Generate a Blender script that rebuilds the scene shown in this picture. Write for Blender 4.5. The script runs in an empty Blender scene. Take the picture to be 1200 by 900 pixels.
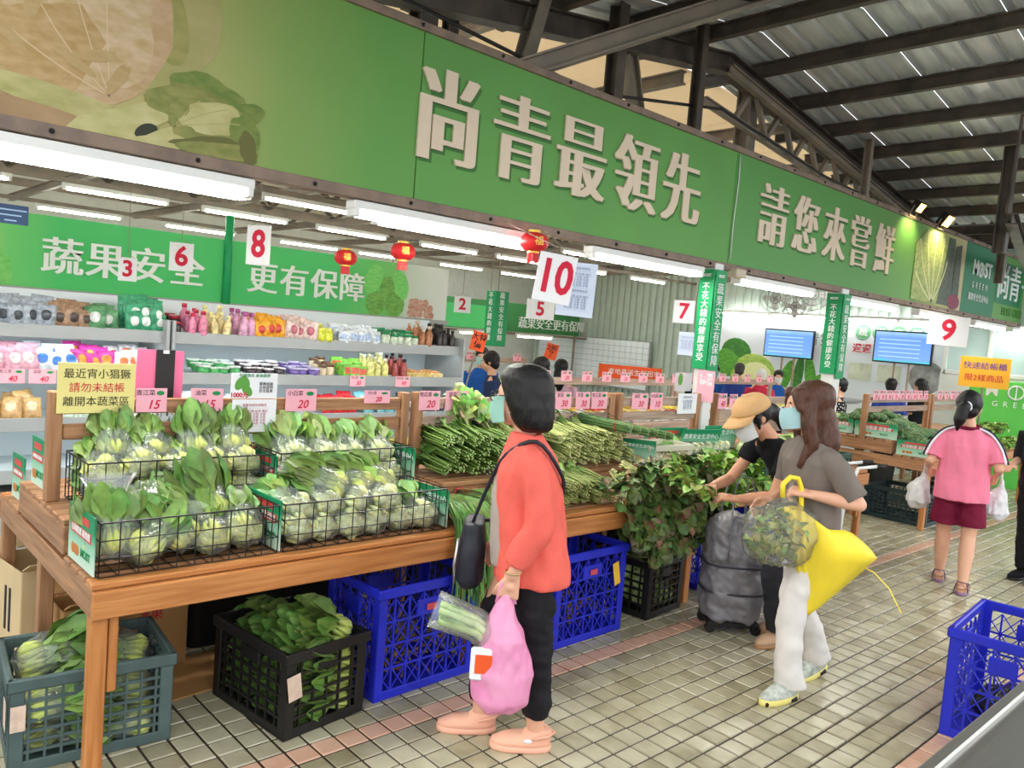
import bpy, bmesh, math, random
from mathutils import Vector, Matrix, noise
from math import pi, sin, cos, radians as RAD

# ------------------------------------------------------------------ camera, world, exposure
scene = bpy.context.scene
COL = bpy.data.collections.new('market')          # linked to the scene at the very end, so single objects bake quickly
cam_data = bpy.data.cameras.new('camera'); cam = bpy.data.objects.new('camera', cam_data); scene.collection.objects.link(cam)
cam_data.sensor_width = 36.0; cam_data.lens = 27.9; cam_data.clip_start = 0.05; cam_data.clip_end = 200
cam.location = (0, 0, 1.645)
cam.rotation_euler = (RAD(85.870), RAD(-4.581), RAD(-42.6075))
scene.camera = cam
vs = scene.view_settings
vs.view_transform = 'Standard'; vs.look = 'None'; vs.gamma = 1.0; vs.use_curve_mapping = False
vs.exposure = 0.34
world = bpy.data.worlds.new('overcast_sky'); scene.world = world; world.use_nodes = True
bg = world.node_tree.nodes['Background']; bg.inputs[0].default_value = (0.93, 0.97, 1.0, 1); bg.inputs[1].default_value = 1.8
sun_d = bpy.data.lights.new('sun', 'SUN'); sun_d.energy = 0.12; sun_d.angle = RAD(50); sun_d.color = (1.0, 0.97, 0.92)
sun = bpy.data.objects.new('sun', sun_d); scene.collection.objects.link(sun); sun.rotation_euler = (RAD(62), 0, RAD(8))
TUBE_POWER = 38.0
random.seed(7)
rnd = random.uniform

# ------------------------------------------------------------------ materials
MATS = {}
def lin(c):
    return tuple((x / 12.92 if x <= 0.04045 else ((x + 0.055) / 1.055) ** 2.4) for x in c)
def rgb(r, g, b): return lin((r / 255, g / 255, b / 255))
def mat(name, col, rough=0.6, spec=0.4, var=0.0, vscale=8.0, bump=0.0, bscale=30.0, metal=0.0, alpha=1.0,
        emit=0.0, stretch=None, col2=None, coat=0.0, trans=0.0, vcol=False):
    if name in MATS: return MATS[name]
    m = bpy.data.materials.new(name); m.use_nodes = True; MATS[name] = m
    nt = m.node_tree; N = nt.nodes; Lk = nt.links; b = N['Principled BSDF']
    c = rgb(*col)
    b.inputs['Base Color'].default_value = (*c, 1); b.inputs['Roughness'].default_value = rough
    b.inputs['Specular IOR Level'].default_value = spec; b.inputs['Metallic'].default_value = metal
    b.inputs['Alpha'].default_value = alpha; b.inputs['Coat Weight'].default_value = coat
    if trans: b.inputs['Transmission Weight'].default_value = trans
    if emit:
        b.inputs['Emission Color'].default_value = (*c, 1); b.inputs['Emission Strength'].default_value = emit
    src = None
    if vcol:
        a = N.new('ShaderNodeVertexColor'); a.layer_name = 'Col'; src = a.outputs[0]
    if var or col2 or bump or stretch:
        tc = N.new('ShaderNodeTexCoord'); oi = N.new('ShaderNodeObjectInfo')
        mp = N.new('ShaderNodeMapping'); Lk.new(tc.outputs['Object'], mp.inputs[0])
        ad = N.new('ShaderNodeVectorMath'); ad.operation = 'ADD'
        ml = N.new('ShaderNodeVectorMath'); ml.operation = 'SCALE'; ml.inputs[3].default_value = 17.0
        cb = N.new('ShaderNodeCombineXYZ')
        for k in range(3): Lk.new(oi.outputs['Random'], cb.inputs[k])
        Lk.new(cb.outputs[0], ml.inputs[0]); Lk.new(mp.outputs[0], ad.inputs[0]); Lk.new(ml.outputs[0], ad.inputs[1])
        if stretch: mp.inputs['Scale'].default_value = stretch
        if var or col2:
            nz = N.new('ShaderNodeTexNoise'); nz.inputs['Scale'].default_value = vscale; nz.inputs['Detail'].default_value = 4
            Lk.new(ad.outputs[0], nz.inputs['Vector'])
            mx = N.new('ShaderNodeMix'); mx.data_type = 'RGBA'
            rm = N.new('ShaderNodeMapRange'); rm.inputs[1].default_value = .3; rm.inputs[2].default_value = .7
            Lk.new(nz.outputs[0], rm.inputs[0]); Lk.new(rm.outputs[0], mx.inputs[0])
            if vcol:
                hs = N.new('ShaderNodeHueSaturation'); Lk.new(src, hs.inputs['Color']); hs.inputs['Value'].default_value = 1 - var
                h2 = N.new('ShaderNodeHueSaturation'); Lk.new(src, h2.inputs['Color']); h2.inputs['Value'].default_value = 1 + var
                Lk.new(hs.outputs[0], mx.inputs[6]); Lk.new(h2.outputs[0], mx.inputs[7])
            else:
                d = rgb(*col2) if col2 else tuple(min(1, x * (1 + var)) for x in c)
                e = c if col2 else tuple(x * (1 - var) for x in c)
                mx.inputs[6].default_value = (*e, 1); mx.inputs[7].default_value = (*d, 1)
            Lk.new(mx.outputs[2], b.inputs['Base Color'])
        if bump:
            n2 = N.new('ShaderNodeTexNoise'); n2.inputs['Scale'].default_value = bscale; n2.inputs['Detail'].default_value = 3
            Lk.new(ad.outputs[0], n2.inputs['Vector'])
            bp = N.new('ShaderNodeBump'); bp.inputs['Strength'].default_value = bump; bp.inputs['Distance'].default_value = .01
            Lk.new(n2.outputs[0], bp.inputs['Height']); Lk.new(bp.outputs[0], b.inputs['Normal'])
    elif vcol:
        Lk.new(src, b.inputs['Base Color'])
    return m

WOOD = mat('oiled_wood', (138, 96, 64), .5, .4, col2=(184, 136, 96), vscale=3, stretch=(1.2, 16, 16), bump=.25, bscale=6)
WOODF = mat('orange_wood', (170, 104, 52), .4, .5, col2=(206, 140, 80), vscale=3, stretch=(1.0, 14, 14), bump=.2, bscale=6)
WOODG = mat('weathered_wood', (150, 126, 108), .65, .3, col2=(188, 164, 146), vscale=3, stretch=(1.2, 16, 16), bump=.25, bscale=6)
STEEL = mat('rusty_dark_steel', (62, 56, 52), .55, .4, col2=(96, 84, 74), vscale=5, bump=.15)
STEELL = mat('grey_primed_steel', (120, 114, 106), .55, .4, col2=(150, 136, 120), vscale=5)
GALV = mat('corrugated_metal', (186, 194, 196), .34, .5, metal=.2, col2=(228, 232, 232), vscale=2.5, stretch=(.6, 6, 1))
CREAMROOF = mat('cream_roof_panel', (226, 208, 182), .7, .2, var=.06, vscale=2)
_n = CREAMROOF.node_tree.nodes; _l = CREAMROOF.node_tree.links; _t = _n.new('ShaderNodeBsdfTranslucent'); _t.inputs[0].default_value = (*rgb(240, 224, 196), 1)
_m = _n.new('ShaderNodeMixShader'); _m.inputs[0].default_value = .5; _l.new(_n['Principled BSDF'].outputs[0], _m.inputs[1]); _l.new(_t.outputs[0], _m.inputs[2]); _l.new(_m.outputs[0], _n['Material Output'].inputs[0])
WHITEM = mat('white_enamel', (226, 226, 222), .4, .5, var=.03)
TUBE = mat('glowing_tube', (255, 255, 250), .5, emit=TUBE_POWER)
SIGNG = None
BLACKP = mat('black_plastic', (22, 20, 20), .45, .5, var=.2)
BLUEP = mat('blue_plastic', (32, 42, 190), .4, .5, var=.12)
NAVYP = mat('dark_green_plastic', (34, 56, 58), .5, .45, var=.2)
GREYGP = mat('grey_green_plastic', (74, 92, 90), .5, .45, var=.2)
WHITEP = mat('white_paper', (238, 238, 240), .7, .2)
PINKP = mat('pink_card', (244, 176, 190), .6, .3, var=.04)
REDI = mat('red_ink', (206, 40, 66), .6, .2)
BLACKI = mat('black_ink', (40, 36, 36), .6, .2)
GREENI = mat('green_ink', (40, 140, 80), .6, .2)
VEG = mat('vegetable_skin', (120, 150, 70), .45, .4, var=.22, vscale=25, vcol=True)
def film_mat(name, blend=.3, milk=.12, bscale=24, tint=(1, 1, 1)):
    m = bpy.data.materials.new(name); m.use_nodes = True; N = m.node_tree.nodes; Lk = m.node_tree.links; N.remove(N['Principled BSDF'])
    tr = N.new('ShaderNodeBsdfTransparent'); tr.inputs[0].default_value = (*tint, 1); gl = N.new('ShaderNodeBsdfGlossy'); gl.inputs['Roughness'].default_value = .09; df = N.new('ShaderNodeBsdfDiffuse'); df.inputs[0].default_value = (.85, .9, .88, 1)
    tc = N.new('ShaderNodeTexCoord'); nz = N.new('ShaderNodeTexNoise'); nz.inputs['Scale'].default_value = bscale; nz.inputs['Detail'].default_value = 2; Lk.new(tc.outputs['Object'], nz.inputs['Vector'])
    bp = N.new('ShaderNodeBump'); bp.inputs['Strength'].default_value = .9; bp.inputs['Distance'].default_value = .012; Lk.new(nz.outputs[0], bp.inputs['Height']); Lk.new(bp.outputs[0], gl.inputs['Normal'])
    lw = N.new('ShaderNodeLayerWeight'); lw.inputs[0].default_value = blend; Lk.new(bp.outputs[0], lw.inputs['Normal'])
    m1 = N.new('ShaderNodeMixShader'); Lk.new(lw.outputs['Fresnel'], m1.inputs[0]); Lk.new(tr.outputs[0], m1.inputs[1]); Lk.new(gl.outputs[0], m1.inputs[2])
    m2 = N.new('ShaderNodeMixShader'); m2.inputs[0].default_value = milk; Lk.new(m1.outputs[0], m2.inputs[1]); Lk.new(df.outputs[0], m2.inputs[2]); Lk.new(m2.outputs[0], N['Material Output'].inputs[0]); MATS[name] = m; return m
CLEAR = film_mat('clear_plastic')
WIRE = mat('black_wire', (20, 20, 20), .4, .5)

# ------------------------------------------------------------------ mesh builder
class MB:
    def __init__(s): s.v = []; s.f = []; s.m = []; s.c = []; s.mi = 0; s.col = None
    def add(s, vs_, fs, col=None):
        o = len(s.v); s.v += [tuple(v) for v in vs_]; s.f += [tuple(i + o for i in f) for f in fs]; s.m += [s.mi] * len(fs)
        s.c += [col or s.col or (1, 1, 1)] * len(vs_)
        return s
    def addc(s, vs_, fs, cols):
        o = len(s.v); s.v += [tuple(v) for v in vs_]; s.f += [tuple(i + o for i in f) for f in fs]; s.m += [s.mi] * len(fs); s.c += cols
        return s
    def box(s, c, d, rz=0, M=None):
        hx, hy, hz = d[0] / 2, d[1] / 2, d[2] / 2; vs_ = []
        for x in (-hx, hx):
            for y in (-hy, hy):
                for z in (-hz, hz):
                    v = Vector((x, y, z))
                    if M is not None: v = M @ v
                    elif rz: v = Vector((x * cos(rz) - y * sin(rz), x * sin(rz) + y * cos(rz), z))
                    vs_.append(v + Vector(c))
        return s.add(vs_, [(0, 1, 3, 2), (4, 6, 7, 5), (0, 4, 5, 1), (2, 3, 7, 6), (0, 2, 6, 4), (1, 5, 7, 3)])
    def bar(s, a, b, w, h=None, up=(0, 0, 1)):
        a = Vector(a); b = Vector(b); d = b - a; L = d.length
        if L < 1e-6: return s
        d /= L; u = Vector(up)
        if abs(d.dot(u)) > .98: u = Vector((0, 1, 0))
        y = u.cross(d).normalized(); z = d.cross(y)
        M = Matrix((d, y, z)).transposed()
        return s.box((a + b) / 2, (L, w, h or w), M=M)
    def cbox(s, c, d, b=.004, M=None):
        h = [x / 2 for x in d]; b = min(b, *[x * .49 for x in h]); c = Vector(c); idx = {}; vs_ = []
        for sx in (-1, 1):
            for sy in (-1, 1):
                for sz in (-1, 1):
                    S = (sx, sy, sz)
                    for a in range(3):
                        p = Vector([S[k] * (h[k] if k == a else h[k] - b) for k in range(3)])
                        if M is not None: p = M @ p
                        idx[S, a] = len(vs_); vs_.append(c + p)
        fs = []
        for a in range(3):
            o = [k for k in range(3) if k != a]
            for sg in (-1, 1):
                q = []
                for (u, w) in ((-1, -1), (1, -1), (1, 1), (-1, 1)):
                    S = [0, 0, 0]; S[a] = sg; S[o[0]] = u; S[o[1]] = w; q.append(idx[tuple(S), a])
                fs.append(q)
            for u in (-1, 1):
                for w in (-1, 1):
                    q = []
                    for (t, ax) in ((-1, o[0]), (1, o[0]), (1, o[1]), (-1, o[1])):
                        S = [0, 0, 0]; S[a] = t; S[o[0]] = u; S[o[1]] = w; q.append(idx[tuple(S), ax])
                    fs.append(q)
        for sx in (-1, 1):
            for sy in (-1, 1):
                for sz in (-1, 1): fs.append([idx[(sx, sy, sz), k] for k in range(3)])
        out = []
        for f in fs:
            P = [vs_[i] for i in f]; n = (P[1] - P[0]).cross(P[2] - P[0]); ce = sum(P, Vector()) / len(P)
            out.append(f if n.dot(ce - c) > 0 else f[::-1])
        return s.add(vs_, out)
    def tube(s, path, r, n=8, cap=True, col=None, cols=None, flat=1.0):
        P = [Vector(p) for p in path]; k = len(P); rr = r if isinstance(r, (list, tuple)) else [r] * k
        vs_ = []; cl = []; up = None
        for i in range(k):
            d = (P[min(i + 1, k - 1)] - P[max(i - 1, 0)])
            d = d.normalized() if d.length > 1e-9 else Vector((0, 0, 1))
            if up is None: up = Vector((0, 0, 1)) if abs(d.z) < .9 else Vector((1, 0, 0))
            x = up.cross(d); x = x.normalized() if x.length > 1e-6 else Vector((1, 0, 0)); y = d.cross(x); up = y
            for j in range(n):
                a = 2 * pi * j / n; vs_.append(P[i] + x * (rr[i] * cos(a)) + y * (rr[i] * flat * sin(a)))
                cl.append((cols[i] if cols else col or s.col or (1, 1, 1)))
        fs = [(i * n + j, i * n + (j + 1) % n, (i + 1) * n + (j + 1) % n, (i + 1) * n + j) for i in range(k - 1) for j in range(n)]
        if cap: fs += [tuple(range(n - 1, -1, -1)), tuple((k - 1) * n + j for j in range(n))]
        return s.addc(vs_, fs, cl)
    def lathe(s, prof, n=16, c=(0, 0, 0), col=None, cap=True):
        c = Vector(c); vs_ = [c + Vector((r * cos(2 * pi * j / n), r * sin(2 * pi * j / n), z)) for (r, z) in prof for j in range(n)]
        k = len(prof)
        fs = [(i * n + j, i * n + (j + 1) % n, (i + 1) * n + (j + 1) % n, (i + 1) * n + j) for i in range(k - 1) for j in range(n)]
        if cap: fs += [tuple(range(n - 1, -1, -1)), tuple((k - 1) * n + j for j in range(n))]
        return s.add(vs_, fs, col)
    def ell(s, c, r, n=12, m=8, M=None, col=None):
        vs_ = []; c = Vector(c)
        r = r if isinstance(r, (tuple, list)) else (r, r, r)
        for i in range(1, m):
            t = pi * i / m
            for j in range(n):
                a = 2 * pi * j / n; p = Vector((r[0] * sin(t) * cos(a), r[1] * sin(t) * sin(a), r[2] * cos(t)))
                vs_.append(c + (M @ p if M is not None else p))
        top = Vector((0, 0, r[2])); bot = -top
        vs_ += [c + (M @ top if M is not None else top), c + (M @ bot if M is not None else bot)]
        k = len(vs_); fs = [(i * n + j, (i + 1) * n + j, (i + 1) * n + (j + 1) % n, i * n + (j + 1) % n) for i in range(m - 2) for j in range(n)]
        fs += [(k - 2, j, (j + 1) % n) for j in range(n)] + [(k - 1, (m - 2) * n + (j + 1) % n, (m - 2) * n + j) for j in range(n)]
        return s.add(vs_, fs, col)
    def cone(s, a, b, r0, r1, n=12):                       # rounded, tapered limb segment
        a = Vector(a); b = Vector(b); d = b - a; L = d.length; d = d / L if L > 1e-6 else Vector((0, 0, 1))
        P = []; R = []
        for t in (80, 50, 20): P.append(a - d * (r0 * sin(RAD(t)))); R.append(r0 * cos(RAD(t)))
        P += [a, b]; R += [r0, r1]
        for t in (20, 50, 80): P.append(b + d * (r1 * sin(RAD(t)))); R.append(r1 * cos(RAD(t)))
        return s.tube(P, R, n)
    def loft(s, rings, n=20, e=2.0):                        # rings: (center, rx, ry[, yaw][, (tilt)]) horizontal super-ellipses
        vs_ = []
        for rg in rings:
            c, rx, ry = Vector(rg[0]), rg[1], rg[2]; ya = rg[3] if len(rg) > 3 else 0; ti = rg[4] if len(rg) > 4 else 0
            for j in range(n):
                a = 2 * pi * j / n; cx, sx = cos(a), sin(a)
                x = rx * math.copysign(abs(cx) ** (2 / e), cx); y = ry * math.copysign(abs(sx) ** (2 / e), sx)
                z = y * sin(ti); y = y * cos(ti)
                vs_.append(c + Vector((x * cos(ya) - y * sin(ya), x * sin(ya) + y * cos(ya), z)))
        k = len(rings)
        fs = [(i * n + j, i * n + (j + 1) % n, (i + 1) * n + (j + 1) % n, (i + 1) * n + j) for i in range(k - 1) for j in range(n)]
        fs += [tuple(range(n - 1, -1, -1)), tuple((k - 1) * n + j for j in range(n))]
        return s.add(vs_, fs)
    def poly(s, pts, th=(0, 0, 0)):                         # flat polygon pts (3D), thickness vector
        n = len(pts); P = [Vector(p) for p in pts]; t = Vector(th)
        return s.add(P + [p + t for p in P], [tuple(range(n)), tuple(range(2 * n - 1, n - 1, -1))] + [(i, i + n, (i + 1) % n + n, (i + 1) % n) for i in range(n)])
    def mesh(s, name, mats, smooth=False, cols=False):
        me = bpy.data.meshes.new(name); me.from_pydata(s.v, [], s.f)
        for m_ in (mats if isinstance(mats, (list, tuple)) else [mats]): me.materials.append(m_)
        if any(s.m): me.polygons.foreach_set('material_index', s.m)
        if smooth: me.polygons.foreach_set('use_smooth', [True] * len(s.f))
        if cols:
            ca = me.color_attributes.new('Col', 'FLOAT_COLOR', 'POINT')
            fl = []
            for c in s.c: fl += [c[0], c[1], c[2], 1.0]
            ca.data.foreach_set('color', fl)
        me.update(); return me
def O(name, me, parent=None, loc=(0, 0, 0), rot=(0, 0, 0), sc=None):
    o = bpy.data.objects.new(name, me); COL.objects.link(o); o.location = loc; o.rotation_euler = rot
    if sc: o.scale = sc if isinstance(sc, (tuple, list)) else (sc,) * 3
    if parent is not None: o.parent = parent
    return o
def B(name, mb, m, parent=None, smooth=False, cols=False, loc=(0, 0, 0), rot=(0, 0, 0)):
    return O(name, mb.mesh(name, m, smooth, cols), parent, loc, rot)
def tag(o, label, cat, group=None):
    o['label'] = label; o['category'] = cat
    if group: o['group'] = group
    return o
def T(name, label, cat, loc=(0, 0, 0), rz=0.0, group=None):
    o = bpy.data.objects.new(name, None); COL.objects.link(o); o.location = loc; o.rotation_euler = (0, 0, rz); o.empty_display_size = .1
    return tag(o, label, cat, group)
def S(o, label=None, cat=None): o['kind'] = 'structure'; (label and o.__setitem__('label', label)); (cat and o.__setitem__('category', cat)); return o
KIDS = {}
def dup(root, loc=None, rot=None, label=None, group=None, sc=None):
    r = root.copy(); COL.objects.link(r)
    if loc is not None: r.location = loc
    if rot is not None: r.rotation_euler = rot if isinstance(rot, (tuple, list)) else (0, 0, rot)
    if sc: r.scale = (sc,) * 3 if not isinstance(sc, (tuple, list)) else sc
    if label: r['label'] = label
    if group: r['group'] = group
    if root not in KIDS: KIDS[root] = [(c, list(c.children)) for c in root.children]
    for ch, gs in KIDS[root]:
        c = ch.copy(); COL.objects.link(c); c.parent = r
        for g in gs: d = g.copy(); COL.objects.link(d); d.parent = c
    return r
def plank(name, a, b, w, t, m, parent=None, bev=.004, up=(0, 0, 1)):
    a = Vector(a); b = Vector(b); d = (b - a); L = d.length; d.normalize(); u = Vector(up)
    if abs(d.dot(u)) > .98: u = Vector((0, 1, 0))
    y = u.cross(d).normalized(); z = d.cross(y); M = Matrix((d, y, z)).transposed()
    mb = MB(); mb.cbox((0, 0, 0), (L, w, t), bev)
    o = B(name, mb, m, parent); o.location = (a + b) / 2; o.rotation_euler = M.to_euler(); return o
def bake(o):                                             # evaluate one object alone
    scene.collection.objects.link(o); dg = bpy.context.evaluated_depsgraph_get()
    me = bpy.data.meshes.new_from_object(o.evaluated_get(dg)); scene.collection.objects.unlink(o); return me
TXT = {}
def text_mesh(body, size, m, ex=.002, bold=0.0, widen=0.0, ital=0.0, align='CENTER', sx=1.0):
    key = (body, size, m.name, ex, bold, widen, ital, align, sx)
    if key in TXT: return TXT[key]
    cu = bpy.data.curves.new('t', 'FONT'); cu.body = body; cu.size = size; cu.extrude = ex; cu.align_x = align; cu.align_y = 'CENTER'
    cu.offset = bold; cu.shear = ital; cu.resolution_u = 3; cu.space_line = .95
    o = bpy.data.objects.new('t', cu); me = bake(o)
    bpy.data.objects.remove(o); bpy.data.curves.remove(cu)
    if widen or sx != 1.0:
        V = [tuple(v.co) for v in me.vertices]; F = [tuple(p.vertices) for p in me.polygons]; mb = MB()
        for k, dx in enumerate((-widen, -widen / 3, widen / 3, widen) if widen else (0,)): mb.add([(x * sx + dx, y, z - k * .0003) for x, y, z in V], F)
        me2 = mb.mesh('lettering', m); bpy.data.meshes.remove(me); me = me2
    else:
        me.materials.clear(); me.materials.append(m)
    me.name = 'lettering'; TXT[key] = me; return me
FRONT = (pi / 2, 0, 0)                 # lettering that faces -Y
FACEX = (pi / 2, 0, -pi / 2)           # lettering that faces -X
def remesh(mb, name, m, vox=.008, it=4, parent=None, disp=0.0, dsc=8.0, loc=(0, 0, 0), rot=(0, 0, 0), fold=None):
    me = mb.mesh(name, m); o = bpy.data.objects.new(name, me)
    r = o.modifiers.new('r', 'REMESH'); r.mode = 'VOXEL'; r.voxel_size = vox; r.use_smooth_shade = True
    if it: q = o.modifiers.new('s', 'SMOOTH'); q.factor = .5; q.iterations = it
    me2 = bake(o)
    bpy.data.objects.remove(o); bpy.data.meshes.remove(me)
    me2.name = name
    if not me2.materials: me2.materials.append(m)
    if disp:
        k = len(me2.vertices); co = [0.0] * (3 * k); no = [0.0] * (3 * k); me2.vertices.foreach_get('co', co); me2.vertices.foreach_get('normal', no)
        for i in range(0, 3 * k, 3):
            x, y, z = co[i:i + 3]; zz = z * .55 if fold is None else z * fold + .6 * x
            d = disp * (noise.noise((x * dsc, y * dsc, zz * dsc)) + .5 * noise.noise((x * dsc * 2.3, y * dsc * 2.3, zz * dsc * 2.3)))
            co[i] = x + no[i] * d; co[i + 1] = y + no[i + 1] * d; co[i + 2] = z + no[i + 2] * d
        me2.vertices.foreach_set('co', co); me2.update()
    me2.polygons.foreach_set('use_smooth', [True] * len(me2.polygons))
    return O(name, me2, parent, loc, rot)
# ------------------------------------------------------------------ floor
TP = 0.10369
grout = MB(); grout.box((6.0, 7.0, -.03), (22, 18, .05))
floor = S(B('floor', grout, mat('dark_grout', (58, 48, 36), .55, .4, var=.25, vscale=20)))
TILE = mat('worn_olive_tile', (164, 157, 128), .25, .5, col2=(190, 183, 156), vscale=5, bump=.12, bscale=60)
TILEB = mat('dirty_olive_tile', (140, 132, 102), .3, .5, col2=(172, 163, 134), vscale=8, bump=.12, bscale=60)
TILEP = mat('pink_tile', (206, 160, 132), .32, .5, col2=(222, 180, 154), vscale=8, bump=.12, bscale=60)
INV = cam.rotation_euler.to_matrix().inverted()
def proj(p):
    d = INV @ (Vector(p) - Vector(cam.location)); z = -d.z
    if z <= .05: return None
    return 600 + 930 * d.x / z, 450 - 930 * d.y / z
tmesh = {}
def tile_mesh(m):
    if m.name not in tmesh:
        mb = MB(); h = (TP - .008) / 2; b = .004
        mb.add([(-h, -h, -.006), (h, -h, -.006), (h, h, -.006), (-h, h, -.006), (-h + b, -h + b, 0), (h - b, -h + b, 0), (h - b, h - b, 0), (-h + b, h - b, 0)],
               [(4, 5, 6, 7), (0, 1, 5, 4), (1, 2, 6, 5), (2, 3, 7, 6), (3, 0, 4, 7)])
        tmesh[m.name] = mb.mesh('tile', m)
    return tmesh[m.name]
cells = []
for k in range(-26, 92):
    for l in range(-20, 30):
        x = 2.9575 + (k + .5) * TP; y = 2.5894 - (l + .5) * TP
        q = proj((x, y, 0))
        if q is None or not (-60 < q[0] < 1260 and 300 < q[1] < 960): continue
        cells.append(((x * x + y * y), x, y, l))
cells.sort()
rest = {'worn_olive_tile': MB(), 'dirty_olive_tile': MB(), 'pink_tile': MB()}
n_vis = 0
for d, x, y, l in cells:
    m = TILEP if l in (0, 14) else (TILEB if random.random() < .35 else TILE)
    q = proj((x, y, 0)); hidden = (y > 2.8 and x < 6)
    dz = rnd(-.001, .001)
    if n_vis < 290 and not hidden and q[1] < 905:
        o = O('tile', tile_mesh(m), floor, (x, y, dz)); o.rotation_euler = (rnd(-.006, .006), rnd(-.006, .006), 0); n_vis += 1
    else:
        h = (TP - .008) / 2; b = .004
        rest[m.name].add([(x - h, y - h, -.006), (x + h, y - h, -.006), (x + h, y + h, -.006), (x - h, y + h, -.006), (x - h + b, y - h + b, dz), (x + h - b, y - h + b, dz), (x + h - b, y + h - b, dz), (x - h + b, y + h - b, dz)],
                         [(4, 5, 6, 7), (0, 1, 5, 4), (1, 2, 6, 5), (2, 3, 7, 6), (3, 0, 4, 7)])
for nm, mb in rest.items():
    o = B('tile_field', mb, MATS[nm], floor); o['kind'] = 'stuff'
mb = MB(); mb.box((3, 9.2, -.001), (22, 9.6, .004))
B('shop_floor_slab', mb, mat('pale_green_floor', (186, 194, 182), .4, .4, var=.05), floor)

mb = MB(); mb.box((5, -8, -.08), (90, 60, .04)); B('outer_pavement', mb, mat('pale_concrete', (156, 152, 144), .8, .3, var=.15, vscale=3), floor)

# ------------------------------------------------------------------ roof
roof = T('ceiling', 'corrugated metal roof on rusty purlins above the green sign', 'roof'); roof['kind'] = 'structure'; del roof['category']
def roof_z(x): return 4.12 - .15 * abs(x - 5.7)
def sheet(x0, x1, y0, y1):
    mb = MB(); pr = []; y = y0
    while y < y1 - 1e-3:
        pr += [(y, 0), (y + .13, 0), (y + .15, .028), (y + .175, .028), (y + .195, 0)]; y += .2
    vs_ = []
    for x in (x0, x1):
        vs_ += [(x, p[0], roof_z(x) + p[1]) for p in pr]
    n = len(pr); mb.add(vs_, [(i, i + 1, n + i + 1, n + i) for i in range(n - 1)])
    return mb
for (xa, xb) in ((.6, 5.7), (5.7, 10.8)):
    for k in range(5):
        B('roof_sheet', sheet(xa, xb, .35 + .8 * k, 1.15 + .8 * k), GALV, roof)
def ibeam(name, a, b, w, h, m, parent, tf=.012):
    a = Vector(a); b = Vector(b); d = (b - a); L = d.length; d.normalize(); u = Vector((0, 0, 1)) if abs(d.z) < .95 else Vector((0, 1, 0))
    y = u.cross(d).normalized(); z = d.cross(y); M = Matrix((d, y, z)).transposed(); mb = MB()
    mb.box((0, 0, h / 2), (L, w, tf)); mb.box((0, 0, -h / 2), (L, w, tf)); mb.box((0, 0, 0), (L, tf, h))
    o = B(name, mb, m, parent); o.location = (a + b) / 2; o.rotation_euler = M.to_euler(); return o
for x in (1.3, 2.1, 2.9, 3.7, 4.5, 5.2, 6.15, 6.85, 7.5, 8.15, 8.8, 9.45, 10.1):
    ibeam('purlin', (x, .3, roof_z(x) - .06), (x, 4.4, roof_z(x) - .06), .06, .1, STEEL, roof)
for y in (3.85,):
    ibeam('rafter', (5.7, y, roof_z(5.7) - .19), (10.8, y, roof_z(10.8) - .19), .12, .15, STEEL, roof)
    ibeam('rafter', (.6, y, roof_z(.6) - .19), (5.7, y, roof_z(5.7) - .19), .12, .15, STEEL, roof)
# cream inner roof in strips with trusses
for k in range(14):
    for j in range(4):
        mb = MB(); mb.cbox((0, 0, 0), (1.28, 2.66, .03), .006)
        o = B('cream_panel', mb, CREAMROOF, roof); o.location = (-2.4 + 1.3 * k, 5.7 + 2.68 * j, 4.02 - .012 * abs(k - 6))
for y in (6.2, 8.0, 9.9, 11.8, 13.4):
    ibeam('truss_chord', (-3, y, 3.62), (15.5, y, 3.62), .1, .12, STEEL, roof)
    ibeam('truss_chord', (-3, y, 3.15), (15.5, y, 3.15), .08, .1, STEELL, roof)
    mb = MB()
    for k in range(16):
        x = -2.5 + 1.15 * k
        mb.bar((x, y, 3.15), (x + .57, y, 3.62), .05); mb.bar((x + .57, y, 3.62), (x + 1.15, y, 3.15), .05)
    B('truss_web', mb, STEEL, roof)
for x in (.2, 2.0, 3.8, 5.6, 7.4, 9.2, 11, 12.8):
    ibeam('cross_beam', (x, 4.2, 3.86), (x, 14.4, 3.86), .08, .1, STEELL, roof)
    ibeam('cross_beam', (x + .6, 3.7, 3.0), (x + .6, 14.4, 3.0), .07, .09, STEELL, roof)
# posts and braces rising behind the sign
def post(x, y, z0, z1, w, m, tx=0, ty=0): ibeam('roof_post', (x, y, z0), (x + tx, y + ty, z1), w, w, m, roof, .014)
post(2.74, 3.95, 2.2, 3.78, .12, STEEL); post(3.33, 3.8, 3.0, 4.05, .09, STEELL, .28); post(4.22, 3.75, 2.9, 3.9, .09, STEEL)
post(5.12, 3.7, 2.9, 4.05, .07, STEEL); post(6.3, 4.0, 2.2, 4.0, .13, STEELL); post(7.95, 3.62, 2.9, 3.78, .06, STEELL)
post(3.05, 4.1, 3.0, 3.95, .07, STEEL); post(4.75, 3.9, 3.05, 3.9, .09, STEELL, -.3)
post(8.45, 2.5, 2.7, 3.72, .09, STEEL); post(9.9, 2.9, 2.55, 3.5, .07, STEEL)
ibeam('brace', (3.1, 3.65, 3.1), (4.72, 2.84, 3.95), .1, .1, STEELL, roof)
ibeam('brace', (8.0, 2.3, 2.95), (12.5, 3.3, 2.95), .09, .09, STEEL, roof)
ibeam('brace', (5.6, 3.75, 3.85), (9.6, 3.75, 3.22), .06, .06, STEELL, roof)
ibeam('brace', (5.5, 3.9, 3.6), (9.0, 3.9, 3.2), .05, .05, STEELL, roof)
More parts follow.
